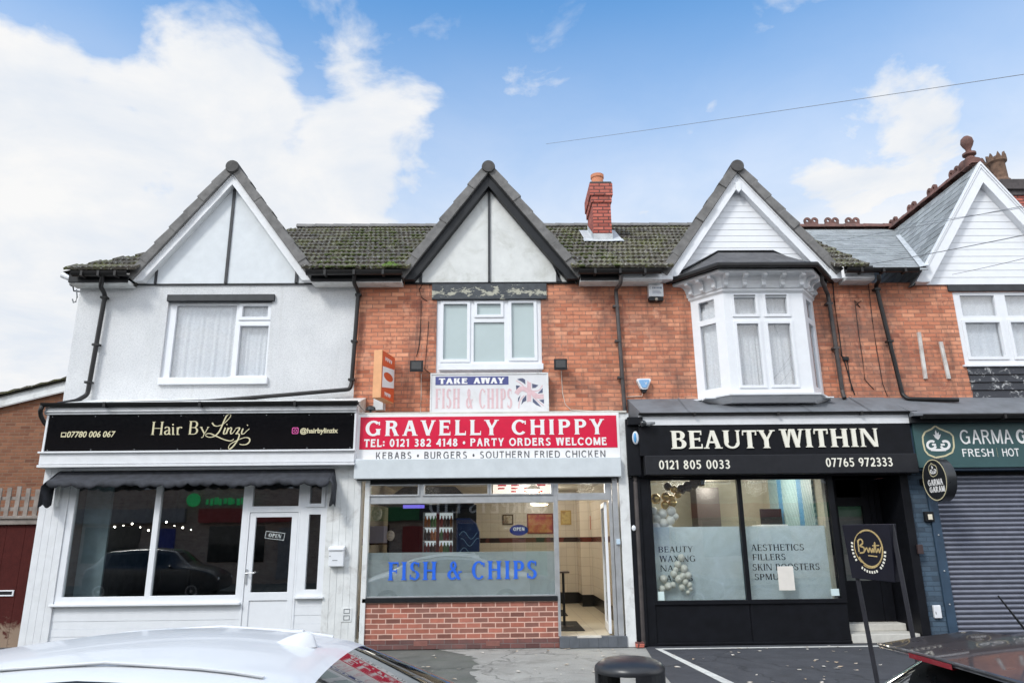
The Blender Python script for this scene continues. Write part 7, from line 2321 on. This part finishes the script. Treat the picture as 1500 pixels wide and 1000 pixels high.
# ------------------------------------------------------------------ overhead cables
for i, (p0, p1, sag, lab) in enumerate((((800, 211, 16.0), (1500, 104, 7.5), .05, 'thin grey cable crossing the open sky above the bay gable'),
                                        ((1262, 389, 12.3), (1560, 326, 7.5), .05, 'dark cable rising from the gutter past the right gable'),
                                        ((1198, 357, 14.5), (1560, 284, 7.5), .05, 'fine cable crossing the slate roof, upper of the close pair'),
                                        ((1318, 330, 13.5), (1560, 290, 7.5), .04, 'fine cable crossing the slate roof, lower of the close pair'),
                                        ((1395, 402, 12.2), (1560, 360, 7.5), .03, 'lowest cable across the white boards of the right gable'))):
    a, b = P(*p0), P(*p1)
    b = a + (b - a) * 1.6
    pts = [a + (b - a) * u - Vector((0, 0, sag * 4 * u * (1 - u))) for u in [k / 16 for k in range(17)]]
    o = MB().tube(pts, .0042 if i != 1 else .006, 6).build('overhead_cable', MIDGREY, smooth=True)
    tag(o, lab, 'cable', 'overhead cables')
# fallen leaves and scraps
lv = MB()
for k in range(150):
    u = R_.random()
    if u < .35: x, y = R_.uniform(2.3, 6), R_.uniform(8.2, 11.6)
    elif u < .7: x, y = R_.uniform(-2.2, 2), R_.uniform(8.6, 11.8)
    else: x, y = R_.uniform(-8, 9), R_.uniform(5.2, 11.8)
    s_ = R_.uniform(.02, .055); a0_ = R_.uniform(0, 6.3)
    pts = [(x + s_ * math.cos(a0_ + q_) * r_, y + s_ * math.sin(a0_ + q_) * r_, zg(y) + .014 + R_.uniform(0, .012)) for q_, r_ in ((0, 1), (1.2, .55), (2.4, .5), (3.14, .9), (4.0, .5), (5.1, .6))]
    lv.add(pts, [tuple(range(6))])
n = NT('pale_fallen_leaf')
n.base(n.ramp(n.noise(2.5, 1), [(.4, (.5, .46, .4)), (.52, (.4, .3, .2)), (.6, (.6, .56, .5))])); n.rough(.8)
o = lv.build('leaf_litter', n.m, recalc=False); tag(o, 'scattered fallen leaves and scraps on the pavement and bay', 'leaves', kind='stuff')
rb3 = MB()
for k in range(5):
    c = P(936 + R_.uniform(-4, 5), 950 + R_.uniform(-3, 4), 11.8); s_ = R_.uniform(.03, .06)
    rb3.box(c.x - s_, c.x + s_, 11.8 - s_, 11.8 + s_, .0 + .03 * (k % 2), .05 + .03 * (k % 2))
o = rb3.build('broken_brick', BRICK_CHIM, bevel=.008); tag(o, 'bits of broken red brick at the foot of the pillar between takeaway and salon', 'rubble', kind='stuff')
# ------------------------------------------------------------------ cars
CARGLASS = plain('car_glass', (.008, .009, .01), .03, var=.1, coat=.3)
WHITEPAINT = plain('white_car_paint', (.7, .71, .72), .35, var=.03, scale=3, coat=.35, spec=.35)
DARKPAINT = plain('dark_grey_car_paint', (.03, .03, .034), .3, var=.15, coat=.7)
LIGHTSEAM = plain('pale_roof_seam', (.38, .39, .4), .5)
TYRE = plain('tyre_rubber', (.015, .015, .015), .85)
CHROME = plain('wheel_alloy', (.5, .5, .52), .3, metal=.8)
REDLENS = plain('red_lens', (.22, .004, .014), .2, coat=.4)
CLEARLENS = plain('clear_lens', (.5, .52, .55), .1, coat=.8)


def car(label, rear_x, yc, rot, paint, prof, spoiler=False, rails=False, w=.88, z0=-.25, belt=.98, drop=.075, rear=(.2, .62), front=(2.74, 3.3)):
    """prof: list of x, top height, crown, top half width; the car points along +x from its rear at x = 0"""
    cs, sn = (1, 0) if rot == 0 else (-1, 0)
    org = Vector((rear_x, yc, z0))
    T = lambda x, y, z: Vector((rear_x + cs * x, yc + cs * y, z0 + z))
    root = thing('parked_car', label, 'car', tuple(org))
    L = prof[-1][0]
    rings = []
    for (x, zt, crown, wr) in prof:
        e = min(x, L - x)
        ww = w * (1 - .22 * max(0, 1 - e / .45) ** 2)
        zb = .2 + .16 * max(0, 1 - e / .35)
        cabin = zt > belt + .12
        bl = belt if cabin else min(belt, zt - .05)
        wt = min(wr, ww * .97)
        half = [(0, zb), (ww * .8, zb), (ww * .97, zb + .1), (ww, (zb + bl) / 2 + .06), (ww * .99, bl - .05), (ww * .965, bl), (wt, max(zt - drop, bl + .01)), (wt * .965, max(zt - drop * .35, bl + .018)), (wt * .62, zt + crown * .7), (0, zt + crown)]
        rings.append([T(x, y, z) for (y, z) in half] + [T(x, -y, z) for (y, z) in half[-2:0:-1]])
    n = len(rings[0])
    me = bpy.data.meshes.new('cage')
    v = [q - org for r in rings for q in r]
    f, mi = [], []
    for i in range(len(rings) - 1):
        xa, xb = prof[i], prof[i + 1]
        for j in range(n):
            f.append((i * n + j, i * n + (j + 1) % n, (i + 1) * n + (j + 1) % n, (i + 1) * n + j))
            m = 0
            slope = abs(xb[1] - xa[1]) / (xb[0] - xa[0])
            jj = j if j < 9 else 17 - j
            both = min(xa[1], xb[1]) > belt + .2
            if jj == 5 and both and xb[0] - xa[0] > .12: m = 1
            if jj in (7, 8):
                if rear[0] - .001 <= xa[0] and xb[0] <= rear[1] + .001: m = 2
                if front[0] - .001 <= xa[0] and xb[0] <= front[1] + .001: m = 3
            mi.append(m)
    f += [tuple(range(n)), tuple(range(len(v) - n, len(v)))]
    mi += [0, 0]
    me.from_pydata([tuple(q) for q in v], [], f)
    bm = bmesh.new(); bm.from_mesh(me); bmesh.ops.recalc_face_normals(bm, faces=bm.faces); bm.to_mesh(me); bm.free()
    for _ in range(4): me.materials.append(paint)
    for p, m in zip(me.polygons, mi): p.material_index = m
    o = bpy.data.objects.new('cage', me); COL.objects.link(o)
    ss = o.modifiers.new('s', 'SUBSURF'); ss.levels = ss.render_levels = 3
    dg = bpy.context.evaluated_depsgraph_get()
    fine = bpy.data.meshes.new_from_object(o.evaluated_get(dg))
    bpy.data.objects.remove(o)
    names = ('body', 'side_window', 'rear_window', 'windscreen')
    for k, nm in enumerate(names):
        bm = bmesh.new(); bm.from_mesh(fine)
        bmesh.ops.delete(bm, geom=[q for q in bm.faces if q.material_index != k], context='FACES')
        if not bm.faces:
            bm.free(); continue
        m2 = bpy.data.meshes.new(nm); bm.to_mesh(m2); bm.free()
        for p in m2.polygons: p.use_smooth, p.material_index = True, 0
        m2.materials.clear(); m2.materials.append(paint if k == 0 else CARGLASS)
        oo = bpy.data.objects.new(nm, m2); COL.objects.link(oo); oo.parent = root
        ORG[oo.name] = org
    bpy.data.meshes.remove(fine)
    # black seals round the rear screen
    top = lambda x: next((a[1] + (b[1] - a[1]) * (x - a[0]) / (b[0] - a[0]) for a, b in zip(prof, prof[1:]) if a[0] <= x <= b[0]), 1.3)
    for x in (.72, L - .82):
        for sd in (-1, 1):
            wc = T(x, sd * (w + .005), .31)
            tm = MB().lathe([(.19, -.1), (.3, -.1), (.315, -.06), (.315, .06), (.3, .1), (.19, .1)], tuple(T(x, sd * (w - .09), .31)), 28, 'Y')
            ty = tm.build('wheel', TYRE, root, smooth=True)
            MB().lathe([(.2, -.095), (.2, .105), (.05, .09), (.05, .11), (.001, .11)] if cs * sd > 0 else [(.001, -.11), (.05, -.11), (.05, -.09), (.2, -.105), (.2, .095)], tuple(T(x, sd * (w - .09), .31)), 14, 'Y').build('rim', CHROME, ty, smooth=True)
    for sd in (-1, 1):
        for (x, z, nm, m_) in ((.06, .82, 'taillight', REDLENS), (L - .12, .66, 'headlight', CLEARLENS)):
            c = T(x, sd * w * .68, z)
            MB().ball(tuple(c), 1, 16, 10, (.1, .14, .075)).build(nm, m_, root, smooth=True)
        c = T(L * .655, sd * (w + .09), belt + .04)
        MB().ball(tuple(c), 1, 14, 8, (.07, .1, .065)).build('mirror', paint, root, smooth=True)
    return root, T, top


WC, TW, topw = car('white fastback car parked below the hair salon, its roof fin and dark rear window showing', .85, 2.98, 1, WHITEPAINT,
    [(0, .62, .02, .62), (.05, .85, .03, .66), (.12, .96, .03, .68), (.42, 1.0, .03, .66), (.56, 1.04, .03, .63), (.64, 1.075, .03, .62), (.7, 1.1, .03, .62), (1.38, 1.375, .03, .6), (1.46, 1.404, .03, .6), (1.5, 1.418, .035, .6), (1.56, 1.43, .035, .6), (1.75, 1.46, .035, .6), (2.1, 1.485, .04, .6), (2.5, 1.465, .04, .6), (3.0, 1.395, .04, .59), (3.25, 1.34, .04, .58), (3.33, 1.315, .04, .58), (3.85, 1.04, .05, .66), (3.95, .99, .05, .7), (4.3, .9, .05, .72), (4.55, .76, .04, .66), (4.65, .6, .02, .6)], w=.9, belt=.95, drop=.045, rear=(.64, 1.46), front=(3.33, 3.85))
fc = TW(1.62, .0, topw(1.62) + .028)
fin_ = MB()
prof_f = [(-.085, .0), (-.03, .0), (.07, .0), (.1, .0)]
sec = [(.12, .0, .012), (.08, .022, .03), (.03, .045, .034), (-.02, .058, .03), (-.05, .05, .02), (-.065, .0, .012)]
rows = []
for (u, h, hw) in sec:
    rows.append([fc + Vector((-u, s_ * hw, -.004)) if True else 0 for s_ in (-1,)] + [fc + Vector((-u, -hw * .5, h * .75)), fc + Vector((-u, 0, h)), fc + Vector((-u, hw * .5, h * .75)), fc + Vector((-u, hw, -.004))])
v_ = [q for r in rows for q in r]
fin_.add(v_, [(i * 5 + j, i * 5 + j + 1, i * 5 + j + 6, i * 5 + j + 5) for i in range(5) for j in range(4)])
fo = fin_.build('antenna', WHITEPAINT, WC, smooth=True, angle=180)
ms = fo.modifiers.new('s', 'SUBSURF'); ms.levels = ms.render_levels = 2
for sd in (-1, 1):
    rl = [TW(x, sd * .49, topw(x) + .004) for x in [1.6 + i * .1 for i in range(17)]]
    MB().tube(rl, .006, 8).build('roof_strip', WHITEPAINT, WC, smooth=True)
    MB().tube([TW(x, sd * .612, topw(x) - .04) for x in [1.62 + i * .1 for i in range(18)]], .013, 8).build('window_seal', BLACK, WC, smooth=True)
    MB().tube([TW(x, sd * .5, topw(x) + .0035) for x in [1.6 + i * .1 for i in range(17)]], 0.003, 6).build('roof_joint', LIGHTSEAM, WC, smooth=True)
for x in (1.78, 2.3, 2.75):
    c = TW(x, -.49, topw(x) + .006)
    MB().box(c.x - .05, c.x + .05, c.y - .016, c.y + .016, c.z - .012, c.z + .004).build('rail_cap', WHITEPAINT, WC, bevel=.006)
# black glass border and seams of the rear screen

DC, TD, topd = car('dark grey hatchback with roof spoiler and red brake light strip parked below the shutter', 1.58, 3.5, 0, DARKPAINT,
    [(0, .7, .02, .62), (.05, .9, .03, .62), (.1, .98, .03, .62), (.2, 1.04, .03, .6), (.62, 1.27, .03, .57), (.68, 1.3, .03, .57), (1.0, 1.36, .035, .57), (1.5, 1.39, .035, .57), (2.0, 1.385, .035, .57), (2.5, 1.34, .035, .565), (2.66, 1.31, .04, .56), (2.74, 1.28, .04, .56), (3.3, .99, .05, .66), (3.4, .95, .05, .7), (3.85, .87, .05, .7), (4.15, .75, .04, .64), (4.25, .6, .02, .58)], w=.86)
sp_ = MB()
nn_ = 12
rows = []
for i in range(nn_ + 1):
    u = -1 + 2 * i / nn_
    y = .56 * u
    zt_ = .02 * (1 - u * u)
    rows.append([TD(.9, y, 1.36 + zt_), TD(.62, y, 1.335 + zt_), TD(.36 + .05 * u * u, y, 1.305 + zt_), TD(.35 + .05 * u * u, y, 1.285 + zt_), TD(.5, y, 1.25 + zt_), TD(.9, y, 1.3 + zt_)])
v_ = [q for r in rows for q in r]
sp_.add(v_, [(i * 6 + j, i * 6 + (j + 1) % 6, (i + 1) * 6 + (j + 1) % 6, (i + 1) * 6 + j) for i in range(nn_) for j in range(6)] + [tuple(range(6)), tuple(range(len(v_) - 6, len(v_)))])
so_ = sp_.build('spoiler', DARKPAINT, DC, smooth=True, angle=50)
MB().tube([TD(.352 + .05 * u * u, .56 * u, 1.3 + .02 * (1 - u * u)) for u in [-1 + i / 10 for i in range(21)]], .008, 8).build('spoiler_lip', DARKPAINT, so_, smooth=True)
bl_ = MB()
for i in range(10):
    u0, u1 = -.17 + .034 * i, -.17 + .034 * (i + 1)
    f_ = lambda u: .05 * (u / .58) ** 2
    g_ = lambda u: .02 * (1 - (u / .58) ** 2)
    p = []
    for u in (u0, u1):
        p += [TD(.344 + f_(u), u, 1.296 + g_(u)), TD(.344 + f_(u), u, 1.274 + g_(u)), TD(.41 + f_(u), u, 1.274 + g_(u))]
    bl_.add(p, [(0, 1, 4, 3), (1, 2, 5, 4)])
bl_.build('brake_light', REDLENS, so_, recalc=False)
a, b = P(1500, 925, 3.5), P(1462, 872, 3.5)
an = MB().tube([TD(a.x - 1.58, 0, topd(a.x - 1.58) + .02), a + Vector((.02, 0, -.01)), b], [.012, .006, .0035], 8)
an.build('antenna', BLACK, DC, smooth=True)
MB().box(*(lambda q, r: (min(q.x, r.x), max(q.x, r.x), min(q.y, r.y), max(q.y, r.y)))(TD(1.15, -.42, 0), TD(2.3, .42, 0)), TD(1.5, 0, 1.39).z - .05, TD(1.5, 0, 1.432).z).build('sunroof', CARGLASS, DC, bevel=.02)

# ------------------------------------------------------------------ the far side of the street, seen only in the glass
car('dark estate car parked across the road, mirrored in the hair salon window', P(150, 830, 26.5).x - .3, -2.7, 0, DARKPAINT,
    [(0, .7, .02, .66), (.05, 1.0, .03, .66), (.12, 1.1, .03, .66), (.3, 1.2, .03, .62), (.62, 1.56, .03, .6), (.7, 1.6, .03, .6), (1.6, 1.68, .04, .6), (2.4, 1.67, .04, .6), (2.9, 1.6, .04, .59), (3.0, 1.56, .04, .59), (3.5, 1.14, .05, .7), (3.62, 1.08, .05, .74), (4.2, 1.0, .05, .74), (4.5, .85, .04, .68), (4.6, .6, .02, .6)], w=.92, belt=1.05, rear=(.3, .62), front=(3.0, 3.5))
OB = thing('terrace_building', 'long brick terrace across the road, mirrored in the shop windows', 'building', (0, -9, 0))
MB().box(-26, 26, -14, -9, -.25, 6.4).build('wall', BRICK_FAR, OB)
MB().add([(-26, -8.8, 6.4), (26, -8.8, 6.4), (26, -14.2, 6.4), (-26, -14.2, 6.4), (-26, -11.5, 8.8), (26, -11.5, 8.8)], [(0, 1, 5, 4), (2, 3, 4, 5), (0, 4, 3), (1, 2, 5), (0, 1, 2, 3)]).build('roof', TILE_DARK, OB)
FAS = [plain('far_green_fascia', (.02, .2, .06), .4), plain('far_blue_fascia', (.03, .05, .3), .4), plain('far_grey_fascia', (.25, .25, .26), .4), plain('far_red_fascia', (.35, .03, .03), .4)]
for i in range(9):
    x = -24 + i * 5.4
    MB().box(x, x + 4.8, -8.99, -8.75, 2.45, 3.05).build('shop_fascia', FAS[(i + 1) % 4], OB)
    MB().box(x + .5, x + 2.9, -9.0, -8.95, .8, 2.3).build('shop_window', CARGLASS, OB)
    MB().box(x + 3.5, x + 4.4, -9.0, -8.95, .05, 2.2).build('door', FAS[i % 4], OB)
    for k in (0, 1):
        MB().box(x + .6 + k * 2.1, x + 1.9 + k * 2.1, -9.0, -8.94, 3.9, 5.4).build('window', UPVC, OB)
        MB().box(x + .7 + k * 2.1, x + 1.8 + k * 2.1, -8.95, -8.92, 4.0, 5.3).build('pane', CARGLASS, OB)
t = MB()
VY = 2 * 11.94 + 8.75
ca, cb = P(628, 752, VY), P(800, 730, VY)
MB().box(ca.x - .4, cb.x + .4, -8.76, -8.7, ca.z - .25, cb.z + .2).build('sign_board', BLACK, OB)
mir = lambda x, y, z: (-x, -8.697 + -y, z)
write(t, 'CARPETS LTD', -cb.x, -ca.x, ca.z, cb.z, 0, w=.2, t=.12, s=.05, st=.05, gap=.14, thick=.003, plane=mir)
t.build('lettering', SIGNWHITE, OB, recalc=False)
gr_ = P(318, 735, VY)
GLOW = emit('lit_green_sign', (.05, .7, .2), .3)
lt_ = MB().lathe([(.3, 0), (.3, .06)], (gr_.x - 1.0, -8.72, gr_.z + .1), 24, 'Y')
for i in range(11): lt_.box(gr_.x - .45 + i * .19, gr_.x - .32 + i * .19 + .03 * (i % 3 - 1), -8.72, -8.66, gr_.z - .1 - .04 * (i % 2), gr_.z + .12 + .03 * (i % 3))
lt_.build('lit_sign', GLOW, OB)
o = MB().box(-60, 60, -9.0, -4.2, -.29, -.12).build('far_pavement', ASPHALT); tag(o, 'pavement on the far side of the road', 'pavement', kind='structure')

# ------------------------------------------------------------------ sky and light
SUN_EL, SUN_AZ = 42.0, 218.0
w = bpy.data.worlds.new('World'); SC.world = w
w.use_nodes = True
nt = w.node_tree
nt.nodes.clear()
N = lambda t, **k: (lambda d: ([setattr(d, a, b) for a, b in k.items()], d)[1])(nt.nodes.new('ShaderNode' + t))
out = N('OutputWorld')
sky = N('TexSky', sky_type='NISHITA', sun_disc=False, sun_elevation=math.radians(SUN_EL), sun_rotation=math.radians(SUN_AZ), altitude=100, air_density=1.0, dust_density=0.6, ozone_density=2.5)
bg1 = N('Background'); bg1.inputs[1].default_value = 0.15
tintn = N('Mix', data_type='RGBA', blend_type='MULTIPLY'); tintn.inputs[0].default_value = 1.0; tintn.inputs[7].default_value = (.86, 1.38, 1.55, 1)
nt.links.new(sky.outputs[0], tintn.inputs[6]); nt.links.new(tintn.outputs[2], bg1.inputs[0])
tc = N('TexCoord')
DV = tc.outputs['Generated']
def wm(op, a, b=0.0, c=None, clamp=False):
    d = N('Math', operation=op, use_clamp=clamp)
    for s_, v_ in zip(d.inputs, (a, b, c)):
        if v_ is None: continue
        if isinstance(v_, (int, float)): s_.default_value = v_
        else: nt.links.new(v_, s_)
    return d.outputs[0]
sep = N('SeparateXYZ'); nt.links.new(DV, sep.inputs[0])
# cloud layer seen in perspective: direction over height
zz = wm('ADD', wm('MAXIMUM', sep.outputs[2], 0.02), 0.22)
cmb = N('CombineXYZ')
nt.links.new(wm('DIVIDE', sep.outputs[0], zz), cmb.inputs[0]); nt.links.new(wm('DIVIDE', sep.outputs[1], zz), cmb.inputs[1])
def wnoise(scale, det, rough, dist, off):
    mp = N('Mapping'); mp.inputs['Location'].default_value = off
    nt.links.new(cmb.outputs[0], mp.inputs[0])
    d = N('TexNoise'); d.inputs['Scale'].default_value = scale; d.inputs['Detail'].default_value = det; d.inputs['Roughness'].default_value = rough; d.inputs['Distortion'].default_value = dist
    nt.links.new(mp.outputs[0], d.inputs['Vector'])
    return d.outputs['Fac']
n1 = wnoise(5.0, 12, .56, .3, (3.1, 1.7, 0))
bias = None
def blob(px, py, rad, wgt):
    global bias
    d = (RT * ((px - 750) / F) + UP * ((500 - py) / F) + FW).normalized()
    vm = N('VectorMath', operation='DOT_PRODUCT'); nt.links.new(DV, vm.inputs[0]); vm.inputs[1].default_value = d
    c = math.cos(math.radians(rad))
    k = wm('MULTIPLY', wm('DIVIDE', wm('SUBTRACT', vm.outputs['Value'], c), 1 - c, clamp=True), wgt)
    bias = k if bias is None else wm('ADD', bias, k)
for b_ in ((-20, 110, 4, .3), (40, 190, 7, .42), (150, 170, 5, .34), (320, 115, 6, .75), (290, 180, 7, .5), (430, 220, 8, .5), (560, 200, 6, .3), (560, 265, 7, .42), (60, 430, 12, .8), (330, 350, 9, .5), (470, 330, 7, .3),
           (1370, 145, 4.5, .34), (1280, 150, 3, .16), (1310, 270, 6, .42), (1240, 290, 6, .32), (1400, 265, 5, .12), (1150, 310, 6, .12), (780, 180, 4, .16), (-300, 420, 22, .5)):
    blob(*b_)
behind = wm('MULTIPLY', wm('LESS_THAN', sep.outputs[1], 0.2), .42)
raw = wm('ADD', wm('ADD', bias, behind), wm('MULTIPLY', wm('SUBTRACT', n1, .5), 2.3))
ss_ = N('MapRange', interpolation_type='SMOOTHSTEP'); ss_.inputs['From Min'].default_value = .06; ss_.inputs['From Max'].default_value = .62
nt.links.new(raw, ss_.inputs['Value'])
# pale haze low down
hz_ = wm('MULTIPLY', wm('SUBTRACT', 1.0, wm('DIVIDE', wm('SUBTRACT', sep.outputs[2], .2), .46, clamp=True)), 1.5)
mask = wm('MAXIMUM', ss_.outputs[0], wm('POWER', hz_, 1.3), clamp=True)
n2 = wnoise(3.2, 8, .6, .3, (7.3, 2.2, 0))
cr_ = N('ValToRGB'); cr_.color_ramp.elements[0].position = .3; cr_.color_ramp.elements[0].color = (.78, .85, .95, 1); cr_.color_ramp.elements[1].position = .62; cr_.color_ramp.elements[1].color = (1, 1, 1, 1)
nt.links.new(n2, cr_.inputs[0])
bg2 = N('Background'); nt.links.new(wm('ADD', .75, wm('MULTIPLY', wm('LESS_THAN', sep.outputs[1], .1), .75)), bg2.inputs[1])
nt.links.new(cr_.outputs[0], bg2.inputs[0])
mx = N('MixShader')
nt.links.new(mask, mx.inputs[0]); nt.links.new(bg1.outputs[0], mx.inputs[1]); nt.links.new(bg2.outputs[0], mx.inputs[2])
nt.links.new(mx.outputs[0], out.inputs[0])
su = bpy.data.lights.new('sun', 'SUN')
su.energy, su.angle, su.color = 1.7, math.radians(12), (1, .97, .92)
so = bpy.data.objects.new('sun', su); COL.objects.link(so)
el, az = math.radians(SUN_EL), math.radians(SUN_AZ)
sd_ = Vector((math.sin(az) * math.cos(el), math.cos(az) * math.cos(el), math.sin(el)))
so.rotation_euler = sd_.to_track_quat('Z', 'Y').to_euler()
SC.view_settings.view_transform = 'Standard'
SC.view_settings.look = 'None'
SC.view_settings.exposure = 0.34
SC.view_settings.gamma = 1
SC.view_settings.use_curve_mapping = False
SC.cycles.max_bounces = 8
SC.cycles.transparent_max_bounces = 16
SC.cycles.use_denoising = True
